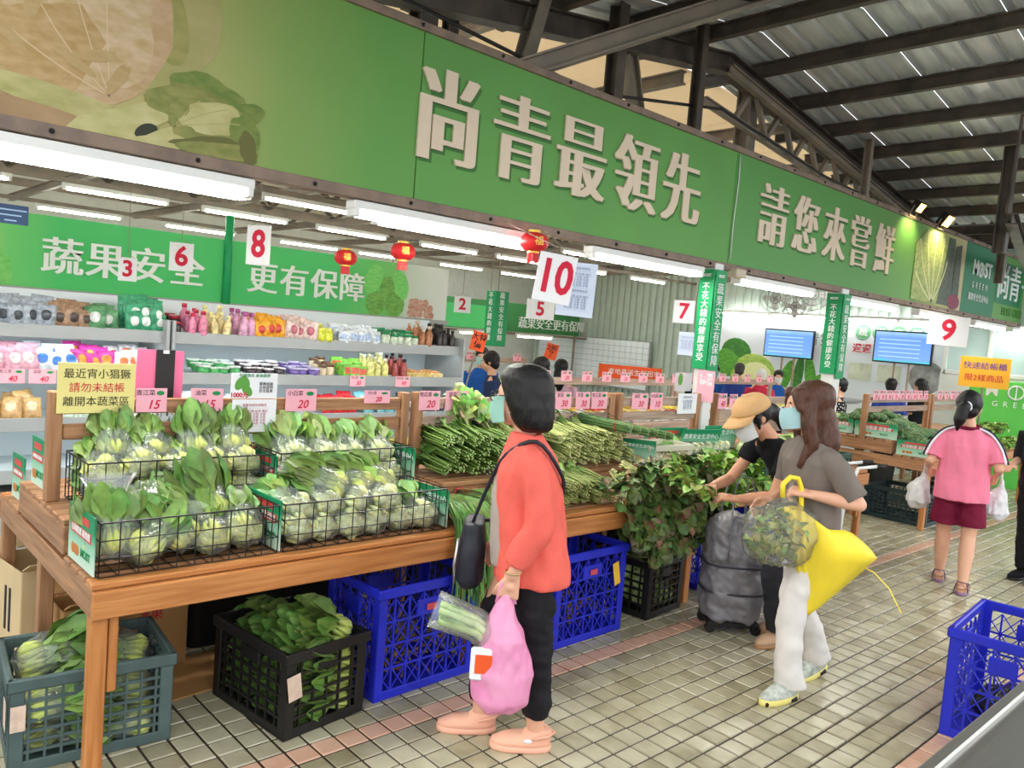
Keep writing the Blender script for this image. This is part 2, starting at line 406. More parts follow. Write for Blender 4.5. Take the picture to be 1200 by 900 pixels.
for i in range(7):
    x = 5.9 + .5 * i; mb = MB(); zt = 3.9 - .155 * (x - 5.7); mb.bar((x, 3.85, zt - .32), (x + .25, 3.85, zt), .04); mb.bar((x + .25, 3.85, zt), (x + .5, 3.85, zt - .4), .04)
    B('rafter_web', mb, STEELL, roof)
mb = MB(); mb.tube([(7.6, 2.2, 3.75), (7.75, 2.25, 3.3), (7.85, 2.3, 2.98)], .014, 6); B('hanger_rod', mb, STEEL, roof)
mb = MB(); mb.tube([(2.4, 3.72, 3.35), (4, 3.74, 3.25), (5.5, 3.72, 3.5), (7.2, 3.7, 3.3), (9.4, 3.68, 3.2)], .012, 6); B('electric_cable', mb, BLACKP, roof, True)
for (y, xa, xb, z) in ((7.28, 0, 5, 2.9), (7.39, 4, 9, 2.9), (6.77, 0, 6, 2.9), (5.13, 0, 6, 2.9), (4.62, 0, 6, 2.9), (5.7, 3, 9, 2.9), (4.05, 3, 9, 2.9), (11.2, 5, 13, 2.9), (5.41, -1, 4, 2.9), (6.8, 4.5, 8, 2.9)):
    mb = MB(); mb.tube([(xa, y, z), (xb, y, z)], .006, 5); B('hanger_wire', mb, STEELL, roof)
for x in (2.65, 3.4, .7, 1.4): mb = MB(); mb.tube([(x, 3.75, 2.19), (x, 3.75, 3.0)], .006, 5); B('lamp_rod', mb, STEELL, roof)
# farther low roof beyond the gable
mb = MB(); mb.box((14.5, 3.2, 3.62), (7.4, 5.4, .05)); B('far_roof_sheet', mb, mat('dark_roof', (70, 70, 68), .6, .3, var=.2), roof)
for x in (11.4, 12.2, 13, 13.8, 14.6): ibeam('purlin', (x, .6, 3.5), (x, 5.6, 3.5), .06, .12, STEEL, roof)

# ------------------------------------------------------------------ walls of the hall
mb = MB(); mb.box((5, 14.6, 2.0), (21, .12, 4.2)); wall_b = S(B('wall_back', mb, mat('pale_wall', (206, 210, 204), .7, .2, var=.05)))
mb = MB()
for k in range(60):
    y = 3.8 + k * .18; mb.box((14.2, y + .045, 2.0), (.1, .09, 4.2)); mb.box((14.23, y + .135, 2.0), (.06, .09, 4.2))
wall_r = S(B('wall_right', mb, mat('pale_green_cladding', (190, 204, 194), .6, .3, var=.05)))

# ------------------------------------------------------------------ the long green sign
def ramp_mat(name, stops, axis=0, lo=0., hi=1., rough=.55):
    m = bpy.data.materials.new(name); m.use_nodes = True; N = m.node_tree.nodes; Lk = m.node_tree.links; b = N['Principled BSDF']
    b.inputs['Roughness'].default_value = rough; b.inputs['Specular IOR Level'].default_value = .35
    tc = N.new('ShaderNodeTexCoord'); sp = N.new('ShaderNodeSeparateXYZ'); Lk.new(tc.outputs['Object'], sp.inputs[0])
    mr = N.new('ShaderNodeMapRange'); mr.inputs[1].default_value = lo; mr.inputs[2].default_value = hi; Lk.new(sp.outputs[axis], mr.inputs[0])
    nz = N.new('ShaderNodeTexNoise'); nz.inputs['Scale'].default_value = 2.5; nz.inputs['Detail'].default_value = 3; Lk.new(tc.outputs['Object'], nz.inputs['Vector'])
    ma = N.new('ShaderNodeMath'); ma.operation = 'MULTIPLY_ADD'; ma.inputs[1].default_value = .14; ma.inputs[2].default_value = -.07; Lk.new(nz.outputs[0], ma.inputs[0])
    ad = N.new('ShaderNodeMath'); Lk.new(mr.outputs[0], ad.inputs[0]); Lk.new(ma.outputs[0], ad.inputs[1])
    cr = N.new('ShaderNodeValToRGB'); e = cr.color_ramp.elements
    for i, (p, c) in enumerate(stops):
        el = e[i] if i < 2 else e.new(p); el.position = p; el.color = (*rgb(*c), 1)
    Lk.new(ad.outputs[0], cr.inputs[0]); Lk.new(cr.outputs[0], b.inputs['Base Color']); MATS[name] = m; return m
SG1 = ramp_mat('sign_print_tan_to_green', [(0, (186, 166, 122)), (.45, (176, 168, 108)), (.72, (128, 160, 84)), (1, (98, 156, 74))], 0, .3, 2.2)
SG2 = mat('sign_print_green', (96, 156, 76), .55, .35, var=.05, vscale=2)
SG3 = ramp_mat('sign_print_green_to_pale', [(0, (90, 152, 78)), (.5, (104, 158, 80)), (.75, (168, 178, 104)), (1, (196, 186, 140))], 0, 7.6, 10.5)
SGD = mat('sign_print_deep_green', (20, 122, 78), .55, .35, var=.04)
STRIP = mat('weathered_sign_frame', (146, 126, 110), .6, .3, col2=(120, 104, 94), vscale=12)
sign = T('shop_sign', 'long green shop sign with cream Chinese lettering hung under the roof', 'sign', (0, 3.5, 0))
ZB, ZT = 2.265, 3.12
for (x0, x1, m) in ((-1.2, 2.425, SG1), (2.431, 5.405, SG2), (5.411, 10.55, SG3), (10.556, 11.75, SGD), (11.756, 14.0, SG2)):
    mb = MB(); mb.cbox(((x0 + x1) / 2, 0, (ZB + ZT) / 2), (x1 - x0, .05, ZT - ZB), .002); B('sign_panel', mb, m, sign)
for z, h in ((ZB - .025, .055), (ZT + .02, .045)):
    mb = MB(); mb.cbox((6.4, -.005, z), (15.2, .075, h), .004); B('sign_frame_rail', mb, STRIP, sign)
mb = MB()
for k in range(26):
    for z in (ZB - .025, ZT + .02): mb.ell((-.9 + .55 * k, -.046, z), .011, 6, 4)
B('rail_bolts', mb, BLACKP, sign)['kind'] = 'stuff'
CREAM = mat('cream_letter', (226, 208, 184), .6, .3, var=.03)
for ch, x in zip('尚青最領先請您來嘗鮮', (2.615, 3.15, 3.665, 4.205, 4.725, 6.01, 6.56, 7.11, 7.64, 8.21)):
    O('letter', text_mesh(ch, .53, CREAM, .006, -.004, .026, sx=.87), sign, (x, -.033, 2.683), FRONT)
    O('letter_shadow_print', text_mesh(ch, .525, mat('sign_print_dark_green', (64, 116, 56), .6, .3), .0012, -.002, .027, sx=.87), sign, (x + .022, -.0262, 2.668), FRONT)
WL = mat('white_letter', (234, 238, 234), .6, .3)
O('letter', text_mesh('M', .26, WL, .004, .006, 0), sign, (10.93, -.03, 2.83), FRONT)
O('letter', text_mesh('ST', .26, WL, .004, .006, 0), sign, (11.4, -.03, 2.83), FRONT)
mb = MB(); mb.tube([(11.13 + .085 * cos(a * pi / 12), -.03, 2.83 + .085 * sin(a * pi / 12)) for a in range(25)], .012, 6); mb.tube([(11.13, -.03, 2.76), (11.13, -.03, 2.9)], .01, 6); mb.tube([(11.13, -.03, 2.8), (11.17, -.03, 2.85)], .01, 6)
B('leaf_emblem', mb, WL, sign)
O('letter', text_mesh('G  R  E  E  N', .11, WL, .003, 0, 0), sign, (11.15, -.03, 2.62), FRONT)
O('letter', text_mesh('蔬果安全生活中心', .095, WL, .003, 0, .002), sign, (11.15, -.03, 2.47), FRONT)
mb = MB(); mb.box((12.33, -.028, 2.75), (1.1, .004, .55)); B('dark_plate_print', mb, SGD, sign)
O('letter', text_mesh('尚青', .5, WL, .004, .002, .012), sign, (12.3, -.034, 2.74), FRONT)
O('letter', text_mesh('一', .4, WL, .004, .002, .008), sign, (13.05, -.034, 2.74), FRONT)
O('letter', text_mesh('MOST GREEN', .16, mat('sign_print_mid_green', (84, 140, 66), .6, .3), .003, 0, 0), sign, (12.6, -.03, 2.38), FRONT)
# vegetables printed on the sign: flat print lying on the panel
def blob(cx, cz, rx, rz, rot=0, n=22, wob=.05, seed=0, e=2.0):
    out = []
    for i in range(n):
        a = 2 * pi * i / n; w = 1 + wob * noise.noise(Vector((cos(a) * 1.7 + seed, sin(a) * 1.7, seed * .7))) * 2
        x = rx * cos(a) * w; z = rz * sin(a) * w
        out.append((cx + x * cos(rot) - z * sin(rot), cz + x * sin(rot) + z * cos(rot)))
    return out
LAYER = [0]
def prnt(pts, m, name='vegetable_print', clip=True):
    LAYER[0] += 1; y = -.0262 - LAYER[0] * .0002
    P = [(min(max(x, -1.1), 13.9), y, min(max(z, ZB + .004), ZT - .004)) for x, z in pts]
    mb = MB(); mb.poly(P[::-1] if sum((P[i][0] * P[(i + 1) % len(P)][2] - P[(i + 1) % len(P)][0] * P[i][2]) for i in range(len(P))) < 0 else P, (0, .0003, 0)); return B(name, mb, m, sign)
def veins(x0, z0, tips, m, w=.006):
    LAYER[0] += 1; y = -.0262 - LAYER[0] * .0002; mb = MB()
    for (x1, z1, bx, bz) in tips:
        pts = []
        for i in range(7):
            t = i / 6; pts.append((x0 * (1 - t) ** 2 + 2 * bx * t * (1 - t) + x1 * t * t, min(max(z0 * (1 - t) ** 2 + 2 * bz * t * (1 - t) + z1 * t * t, ZB + .01), ZT - .01)))
        for a, b in zip(pts, pts[1:]):
            d = Vector((b[0] - a[0], b[1] - a[1])); d = Vector((-d.y, d.x)).normalized() * w / 2
            mb.add([(a[0] - d.x, y, a[1] - d.y), (b[0] - d.x, y, b[1] - d.y), (b[0] + d.x, y, b[1] + d.y), (a[0] + d.x, y, a[1] + d.y)], [(0, 1, 2, 3)])
    B('vein_print', mb, m, sign)
def PM(n, c, c2, sc=14): return mat(n, c, .6, .3, col2=c2, vscale=sc, stretch=(1, 1, 2.2))
PC1 = PM('print_cabbage_pink', (196, 168, 136), (178, 150, 104)); PC2 = PM('print_cabbage_tan', (204, 180, 148), (180, 156, 108)); PV = mat('print_vein_pale', (206, 184, 150), .6, .3)
PO1 = PM('print_choy_olive', (150, 148, 86), (118, 126, 66)); PO2 = PM('print_choy_pale', (184, 176, 122), (160, 156, 96)); PD = mat('print_dark', (54, 58, 44), .6, .3); PO3 = PM('print_choy_green', (128, 142, 72), (98, 122, 58))
PE = mat('print_edge_dark', (104, 104, 56), .6, .3)
PHI = PM('print_choy_highlight', (196, 190, 138), (170, 166, 104), 9)
prnt(blob(1.02, 2.88, .36, .42, .2, seed=1), PM('print_leaf_backdrop', (172, 164, 112), (158, 156, 98), 6)); prnt(blob(1.13, 2.8, .1, .2, .35, seed=2), PM('print_leaf_olive', (160, 154, 94), (140, 142, 80), 10))
prnt(blob(.74, 2.7, .44, .36, .1, wob=.07, seed=3, n=34), PC1); prnt(blob(.6, 2.72, .3, .3, .3, wob=.1, seed=4), PC2); prnt(blob(.9, 2.66, .2, .26, -.35, wob=.1, seed=5), PC2); prnt(blob(.72, 2.56, .2, .16, .5, wob=.14, seed=31), PM('print_cabbage_fold', (190, 160, 116), (168, 138, 86), 18))
veins(.95, 2.42, [(.62, 2.86, .72, 2.6), (.78, 2.94, .82, 2.7), (.92, 2.86, .93, 2.66), (.52, 2.64, .7, 2.5)], PV, .004)
for k, (x, z, a) in enumerate(((.52, 2.62, .5), (.6, 2.56, -.6), (.68, 2.7, 1.2), (.82, 2.52, -.4), (.9, 2.56, .3), (.56, 2.78, .9), (.98, 2.5, 1.0))): prnt(blob(x, z, .075, .022, a, wob=.25, seed=40 + k), PM('print_cabbage_crease', (184, 158, 112), (172, 146, 98), 22))
prnt(blob(.5, 2.92, .2, .06, .1, seed=6), PD); prnt(blob(.66, 2.98, .14, .05, -.1, seed=7), PO3); prnt(blob(.44, 2.4, .12, .15, 0, wob=.25, seed=8, n=34), PD)
prnt(blob(.78, 2.365, .34, .05, -.12, seed=9), PO2); prnt(blob(.62, 2.3, .3, .04, -.05, seed=33), PM('print_shadow_tan', (150, 122, 88), (170, 142, 104), 6))
prnt(blob(1.34, 2.53, .17, .07, -.15, seed=10, wob=.14), PO3); prnt(blob(1.5, 2.47, .09, .05, .5, seed=34, wob=.2), PO3)
prnt([(.8, 2.27), (.84, 2.32), (.95, 2.37), (1.08, 2.43), (1.2, 2.47), (1.24, 2.42), (1.15, 2.36), (1.08, 2.31), (1.05, 2.27)], PHI); prnt(blob(1.24, 2.47, .16, .075, .2, wob=.12, seed=11), PO1)
prnt(blob(1.09, 2.315, .05, .028, .55, seed=12), PD)
prnt([(1.0, 2.27), (1.09, 2.3), (1.15, 2.34), (1.22, 2.37), (1.3, 2.36), (1.28, 2.3), (1.22, 2.27)], PHI); prnt(blob(1.34, 2.41, .17, .10, .15, wob=.1, seed=13), PO1); prnt(blob(1.36, 2.425, .13, .07, .2, wob=.16, seed=35), PHI); prnt(blob(1.5, 2.39, .07, .085, .5, wob=.14, seed=14), PO3)
prnt(blob(1.34, 2.325, .16, .024, .16, wob=.2, seed=15), PE); prnt(blob(1.4, 2.30, .19, .035, .1, wob=.12, seed=16), PO1); prnt(blob(1.52, 2.33, .04, .07, .3, wob=.2, seed=36), PE)
veins(1.2, 2.36, [(1.42, 2.48, 1.3, 2.44), (1.48, 2.43, 1.34, 2.41), (1.3, 2.49, 1.24, 2.43)], PO2, .004)
PN = PM('print_napa_pale', (172, 186, 128), (128, 150, 88)); PG = PM('print_leek_grey', (92, 106, 94), (70, 84, 74)); PR = PM('print_radish_purple', (150, 72, 96), (120, 50, 70))
prnt([(9.0, 2.3), (9.0, 2.9), (9.3, 3.08), (9.8, 3.1), (10.05, 2.9), (9.9, 2.4), (9.7, 2.28)], PN); prnt([(9.75, 2.3), (9.95, 3.08), (10.15, 3.08), (10.2, 2.3)], PG); prnt([(10.2, 2.42), (10.2, 3.0), (10.38, 3.04), (10.42, 2.42)], PG); prnt(blob(10.28, 2.36, .2, .09, 0, seed=20), PR)
veins(9.6, 2.3, [(9.1, 2.95, 9.25, 2.6), (9.3, 3.05, 9.4, 2.6), (9.55, 3.08, 9.55, 2.6), (9.8, 3.05, 9.75, 2.6), (9.95, 2.8, 9.85, 2.5), (9.05, 2.6, 9.3, 2.4)], mat('print_vein_green', (206, 210, 164), .6, .3), .022)

mb = MB(); mb.tube([(5.43, -.034, 3.1), (5.44, -.036, 2.9), (5.42, -.036, 2.6), (5.43, -.034, 2.3)], .005, 6); B('white_cable', mb, WHITEM, sign, True)
mb = MB(); mb.cbox((5.5, -.06, 2.2), (.14, .09, .07), .008); B('junction_box', mb, mat('beige_box', (196, 184, 160), .5, .4), sign)
# ------------------------------------------------------------------ fluorescent lamps
def lamp_proto(L, tubes, name, label, grp):
    t = T(name, label, 'lamp', (0, 0, 0), 0, grp)
    mb = MB(); mb.cbox((0, 0, .028), (L + .04, .09 if tubes > 1 else .05, .045), .006); B('housing', mb, WHITEM, t)
    for k in range(tubes):
        y = 0 if tubes == 1 else (-.028 + .056 * k)
        mb = MB(); mb.tube([(-L / 2 + .03, y, -.014), (L / 2 - .03, y, -.014)], .0145, 8); B('tube', mb, TUBE, t, True)
    for s in (-1, 1):
        mb = MB(); mb.cbox((s * L / 2, 0, -.006), (.03, .085 if tubes > 1 else .04, .045), .004); B('end_socket', mb, WHITEM, t)
    return t
g1 = 'lamps in the row under the long sign'
L1 = lamp_proto(1.22, 2, 'fluorescent_lamp', 'twin-tube fluorescent lamp under the printed cabbage end of the long sign', g1); L1.location = (.93, 3.5, 2.155)
under = ['twin-tube fluorescent lamp under the sign below its first two big characters', 'twin-tube fluorescent lamp under the sign just left of the green lettered column',
         'twin-tube fluorescent lamp under the sign between the two green lettered columns', 'twin-tube fluorescent lamp under the sign right of the farther lettered column',
         'twin-tube fluorescent lamp under the sign beside the number 9 card', 'twin-tube fluorescent lamp under the sign below the deep green emblem panel', 'farthest twin-tube fluorescent lamp under the sign at the right edge']
for i, x in enumerate((2.7, 4.46, 6.21, 8.07, 9.9, 11.75, 13.3)): dup(L1, (x, 3.5, 2.155), label=under[i])
dup(L1, (1.02, 3.72, 2.17), label='second twin-tube fluorescent lamp right behind the one under the printed cabbage')
dup(L1, (3.0, 3.75, 2.17), label='twin-tube lamp tucked behind the sign lamp near the red lanterns')
g2 = 'single-tube lamps hanging in rows over the shop'
L2 = lamp_proto(1.08, 1, 'tube_lamp', 'single-tube lamp in the nearest inner row, the second one counted from the left', g2); L2.location = (2.7, 7.8, 2.72)
rows = [(7.8, [.7, 4.15, 5.6, 7.1, 8.55, 10.5, 12.0, 13.3], 'single-tube lamp in the nearest inner row'),
        (9.7, [1.2, 2.78, 4.28, 5.8, 7.5, 9.0, 10.6, 12.4], 'single-tube lamp in the middle inner row'),
        (12.5, [1.4, 3.1, 4.8, 6.65, 8.15, 10.0, 11.6], 'single-tube lamp in the farthest inner row')]
for y, xs, lab in rows:
    mb = MB(); mb.box((5.5, y, 2.83), (17, .06, .05)); tag(B('lamp_rail', mb, STEELL), {7.8: 'steel rail carrying the nearest inner row of tube lamps', 9.7: 'steel rail carrying the middle inner row of tube lamps', 12.5: 'steel rail carrying the farthest inner row of tube lamps'}[y], 'rail')
    for i, x in enumerate(xs): dup(L2, (x, y, 2.755), label=lab + (', the %s one counted from the left' % ['first', 'second', 'third', 'fourth', 'fifth', 'sixth', 'seventh', 'eighth', 'ninth'][i + (1 if y == 7.8 and x > 2.7 else 0)]))
for k, (ya, n) in enumerate(((8.45, 'leftmost'), (7.3, 'second'), (6.05, 'third'), (4.95, 'rightmost'))):
    dup(L2, (13.9, ya, 2.27), pi / 2, '%s tube lamp above the white vegetable poster wall' % n, 'tube lamps over the poster wall')
# two warm floodlights on the sign's top edge
FL = mat('glowing_halogen', (255, 176, 84), .5, emit=9)
for x, dz, lab in ((8.75, 3.24, 'small warm floodlight on the sign edge, the left one of two'), (9.55, 3.22, 'large warm floodlight on the sign edge, the right one of two')):
    t = T('floodlight', lab, 'lamp', (x, 3.4, dz)); s = .75 if x < 9 else 1.0
    M = Matrix.Rotation(RAD(35), 3, 'X')
    mb = MB(); mb.cbox((0, 0, 0), (.2 * s, .08, .15 * s), .01, M); B('lamp_housing', mb, BLACKP, t)
    mb = MB(); mb.cbox(M @ Vector((0, -.042, 0)), (.17 * s, .004, .12 * s), .001, M); B('lamp_glass', mb, FL, t)
    mb = MB(); mb.tube([(-.11 * s, 0, 0), (-.11 * s, .05, -.1), (.11 * s, .05, -.1), (.11 * s, 0, 0)], .008, 6); B('bracket', mb, STEELL, t)
    ld = bpy.data.lights.new('halogen_beam', 'SPOT'); ld.energy = 26 * s; ld.color = (1, .82, .4); ld.spot_size = RAD(110); ld.spot_blend = .8; ld.shadow_soft_size = .05
    lo = bpy.data.objects.new('halogen_beam', ld); COL.objects.link(lo); lo.parent = t; lo.location = (0, -.1, -.03); lo.rotation_euler = (RAD(28), 0, 0)

# ------------------------------------------------------------------ lettered columns
PANG = mat('panel_green', (16, 150, 88), .5, .4, var=.03)
def column(x, lab, w=.13):
    t = T('column', lab, 'column', (x, 3.5, 0))
    mb = MB(); mb.cbox((0, 0, 1.13), (w - .02, w - .02, 2.24), .006); B('post', mb, WHITEM, t)
    for (dx, dy, rot, body, z0, nm) in ((-w / 2 - .008, 0, FACEX, '不花大錢的健康享受', 1.44, 'sign_board'), (0, -w / 2 - .008, FRONT, '蔬果安全有保障', 1.40, 'sign_board')):
        H = 2.2 - z0; mb = MB(); mb.cbox((dx, dy, z0 + H / 2), (.012 if dx else w, w if dx else .012, H), .002); bd = B(nm, mb, PANG, t)
        s = H * .8 / len(body)
        for i, ch in enumerate(body):
            O('letter', text_mesh(ch, round(s * .98, 3), WL, .001, 0, .0012), bd, (dx - (.007 if dx else 0), dy - (.007 if dy else 0), z0 + H * .86 - s * (i + .4)), rot)
        O('letter', text_mesh('MOST', .03, WL, .001, .001, 0), bd, (dx - (.007 if dx else 0), dy - (.007 if dy else 0), z0 + H * .94), rot)
    return t
column(5.27, 'white column with green lettered boards beside the number 7 card')
column(7.4, 'white column with green lettered boards behind the woman in grey', .15)
p = T('hanging_pillar_sign', 'narrow green lettered hanging sign above the woman in coral', 'sign', (6.0, 6.8, 0))
for dx, rot in ((0, FRONT),):
    mb = MB(); mb.cbox((0, 0, 1.72), (.2, .16, .62), .004); bd = B('sign_board', mb, PANG, p)
    for i, ch in enumerate('蔬果安全有保障'): O('letter', text_mesh(ch, .075, WL, .001, 0, .002), bd, (0, -.082, 1.98 - .08 * i), FRONT); O('letter', text_mesh('不花大錢的健康'[i], .075, WL, .001, 0, .002), bd, (-.102, 0, 1.98 - .08 * i), FACEX)
mb = MB(); mb.tube([(0, 0, 2.03), (0, 0, 2.9)], .006, 6); B('hanging_wire', mb, STEELL, p)
# ------------------------------------------------------------------ wooden tiered benches
def bench(x0, x1, label, end_panel=True):
    t = T('wooden_bench', label, 'bench', (x0, 3.5, 0)); L = x1 - x0
    def pl(n, a, b, w, th, m, **k): return plank(n, (a[0] - x0, a[1] - 3.5, a[2]), (b[0] - x0, b[1] - 3.5, b[2]), w, th, m, t, **k)
    pl('front_board', (x0, 2.757, .62), (x1, 2.757, .62), .028, .095, WOODF); pl('back_board', (x0, 4.243, .62), (x1, 4.243, .62), .028, .095, WOOD)
    for x in (x0 + .014, x1 - .014): pl('side_rail', (x, 2.772, .62), (x, 4.228, .62), .026, .1, WOOD)
    for k in range(4):
        for sg in (-1, 1):
            y = 3.5 + sg * (.7 - .094 * k); pl('slat', (x0, y, .681), (x1, y, .681), .078, .022, WOOD if k else WOODF)
    for y in (3.158, 3.842): pl('riser_board', (x0 + .03, y, .745), (x1 - .03, y, .745), .022, .104, WOOD)
    for x in (x0 + .014, x1 - .014): pl('end_panel', (x, 3.14, .742), (x, 3.86, .742), .026, .108, WOOD)
    for k in range(8):
        y = 3.178 + .092 * k; pl('upper_slat', (x0, y, .809), (x1, y, .809), .074, .022, WOOD)
    for x in (x0 + .032, x1 - .032):
        for y in (2.80, 3.5, 4.2): pl('leg', (x, y, 0), (x, y, .569), .055, .05, WOOD if y > 3 else WOODF)
        for y in (2.80,): pl('leg_brace', (x + (.048 if x < x0 + .5 else -.048), y, .30), (x + (.048 if x < x0 + .5 else -.048), y, .569), .03, .04, WOODF)
        xx = x0 + .03 if x < x0 + .5 else x1 - .03
        pl('ridge_post', (xx, 3.455, .82), (xx, 3.455, 1.255), .05, .055, WOOD)
    for z in (1.195, 1.093): pl('ridge_rail', (x0 + .058, 3.45, z), (x1 - .058, 3.45, z), .024, .062, WOODG if x0 > 1 else WOOD)
    return t
bench(.765, 2.47, 'wooden tiered bench nearest the camera carrying four black wire baskets')
bench(2.50, 4.16, 'wooden tiered bench behind the woman in coral with loose bundled greens')
bench(4.19, 5.17, 'wooden tiered bench under the white plastic basket and green cartons')
bench(5.38, 6.7, 'wooden tiered bench behind the woman in the beige cap')
bench(8.12, 9.85, 'far wooden tiered bench heaped with broccoli beside the girl in pink')
bench(9.9, 11.35, 'farthest wooden tiered bench at the right edge past the girl in pink')

# ------------------------------------------------------------------ crates
def crate(name, label, L, W, H, m, loc, rz, style, tx=0, nx=8, nz=5, group=None):
    t = T(name, label, 'crate', loc, rz, group); r = .006
    def side(p, q, n, holes=True):
        p = Vector(p); q = Vector(q); d = (q - p); l = d.length; d.normalize(); mb = MB(); z0, z1 = .035, H - .05
        ht = .011 if style != 'x' else .009
        for i in range(1, n):
            a = p + d * (l * i / n); mb.bar((a.x, a.y, z0), (a.x, a.y, z1), ht, .008, up=d)
        for k in range(1, nz):
            z = z0 + (z1 - z0) * k / nz; mb.bar((p.x, p.y, z), (q.x, q.y, z), .008, ht)
        if style == 'x':
            for i in range(n):
                for k in range(nz):
                    a = p + d * (l * i / n); b = p + d * (l * (i + 1) / n); za = z0 + (z1 - z0) * k / nz; zb = z0 + (z1 - z0) * (k + 1) / nz
                    mb.bar((a.x, a.y, za), (b.x, b.y, zb), .005, .005); mb.bar((a.x, a.y, zb), (b.x, b.y, za), .005, .005)
        o = B('lattice_panel', mb, m, t)
        mb = MB(); c = (p + q) / 2; nn = Vector((d.y, -d.x, 0)); M = Matrix((d, nn, Vector((0, 0, 1)))).transposed()
        mb.cbox((c.x, c.y, H * .76), (l * .27, .016, H * .15), .003, M); B('handle_plate', mb, m, o)
        mb = MB(); mb.cbox((c.x, c.y, .02), (l, .014, .04), .003, M); B('bottom_rail', mb, m, t)
    x, y = L / 2 - .008, W / 2 - .008
    side((-x, -y, 0), (x, -y, 0), nx); side((-x, y, 0), (x, y, 0), nx); side((-x, -y, 0), (-x, y, 0), max(3, round(nx * W / L))); side((x, -y, 0), (x, y, 0), max(3, round(nx * W / L)))
    for sx in (-1, 1):
        for sy in (-1, 1):
            mb = MB(); c = .045
            mb.cbox((sx * (L / 2 - c / 2), sy * (W / 2 - .006), H / 2), (c, .013, H), .003); mb.cbox((sx * (L / 2 - .006), sy * (W / 2 - c / 2), H / 2), (.013, c, H), .003)
            B('corner_post', mb, m, t)
    for (cx, cy, dx, dy) in ((0, -W / 2, L + .02, .022), (0, W / 2, L + .02, .022), (-L / 2, 0, .022, W + .02), (L / 2, 0, .022, W + .02)):
        mb = MB(); mb.cbox((cx, cy, H - .022), (dx, dy, .044), .005); B('rim', mb, m, t)
    mb = MB(); mb.box((0, 0, .012), (L - .02, W - .02, .012)); B('base', mb, m, t)
    return t
blk = crate('vegetable_crate', 'black plastic crate of leafy greens on the tiles under the nearest bench', .52, .385, .345, BLACKP, (1.585, 2.93, 0), RAD(97), 'g', nx=8, nz=6)
grn = crate('vegetable_crate', 'grey-green plastic crate of bagged greens in front of the nearest bench leg', .52, .40, .335, GREYGP, (.86, 3.13, 0), RAD(-6), 'g', nx=10, nz=7)
bl1 = crate('blue_crate', 'blue plastic crate beside the black crate under the nearest bench', .565, .40, .495, BLUEP, (2.15, 2.93, 0), RAD(2), 'x', nx=7, nz=4)
bl2 = crate('blue_crate', 'blue plastic crate with a yellow tag behind the woman in coral', .565, .40, .495, BLUEP, (3.21, 2.90, 0), RAD(1), 'x', nx=7, nz=4)
bk2 = crate('vegetable_crate', 'black plastic crate of cabbage between the blue crate and the grey wheeled bag', .50, .385, .345, BLACKP, (3.9, 2.97, 0), RAD(95), 'g', nx=8, nz=6)
bl3 = crate('blue_crate', 'blue plastic crate behind the grey wheeled shopping bag', .565, .40, .495, BLUEP, (4.78, 2.86, 0), RAD(2), 'x', nx=7, nz=4)
bl4 = crate('blue_crate', 'blue plastic crate at the right edge in front of the steel counter', .62, .42, .485, BLUEP, (4.13, .95, 0), RAD(5), 'x', nx=7, nz=4)
gr2 = crate('vegetable_crate', 'dark green plastic crate under the far broccoli bench', .52, .62, .33, NAVYP, (8.55, 3.12, 0), 0, 'g', nx=11, nz=7)
crate('vegetable_crate', 'black plastic crate in the shadow under the farthest bench', .52, .4, .33, BLACKP, (9.55, 3.05, 0), 0, 'g', nx=9, nz=6)
crate('vegetable_crate', 'black plastic crate stood on end behind the far bench leg', .4, .3, .5, BLACKP, (8.55, 3.75, 0), .1, 'g', nx=7, nz=6)
TUBP = mat('dull_black_tub', (30, 27, 25), .6, .3, var=.2)
def tub(loc, d, label):  # solid dark tubs added so the space under the benches stays dark
    t = T('light_block_tub', label, 'tub', loc, rnd(-.03, .03)); L, W, H = d
    mb = MB(); mb.loft([((0, 0, 0), L * .44, W * .44), ((0, 0, H * .92), L * .49, W * .49)], 24, 8); B('tub_body', mb, TUBP, t); mb = MB(); mb.cbox((0, 0, H * .95), (L, W, H * .09), .008); B('lid', mb, TUBP, t)
    for s in (-1, 1): mb = MB(); mb.cbox((s * L * .5, 0, H * .8), (.02, W * .3, .03), .005); B('handle', mb, TUBP, t)
tub((1.62, 3.86, 0), (.4, .5, .5), 'added black lidded tub blocking light behind the near black crate'); tub((2.14, 3.82, 0), (.52, .55, .52), 'added black lidded tub blocking light behind the first blue crate')
tub((2.82, 3.75, 0), (.5, .6, .52), 'added black lidded tub blocking light under the bench behind the coral woman'); tub((3.4, 3.78, 0), (.5, .6, .5), 'added black lidded tub blocking light behind the blue crate with the yellow tag'); tub((3.86, 3.72, 0), (.4, .6, .5), 'added black lidded tub blocking light behind the cabbage crate')
tub((4.65, 3.75, 0), (.7, .6, .52), 'added wide black lidded tub blocking light behind the grey wheeled bag'); tub((5.9, 3.7, 0), (.7, .6, .5), 'added wide black lidded tub blocking light under the bench behind the capped woman'); tub((9.2, 3.85, 0), (.8, .5, .5), 'added wide black lidded tub blocking light under the broccoli bench')
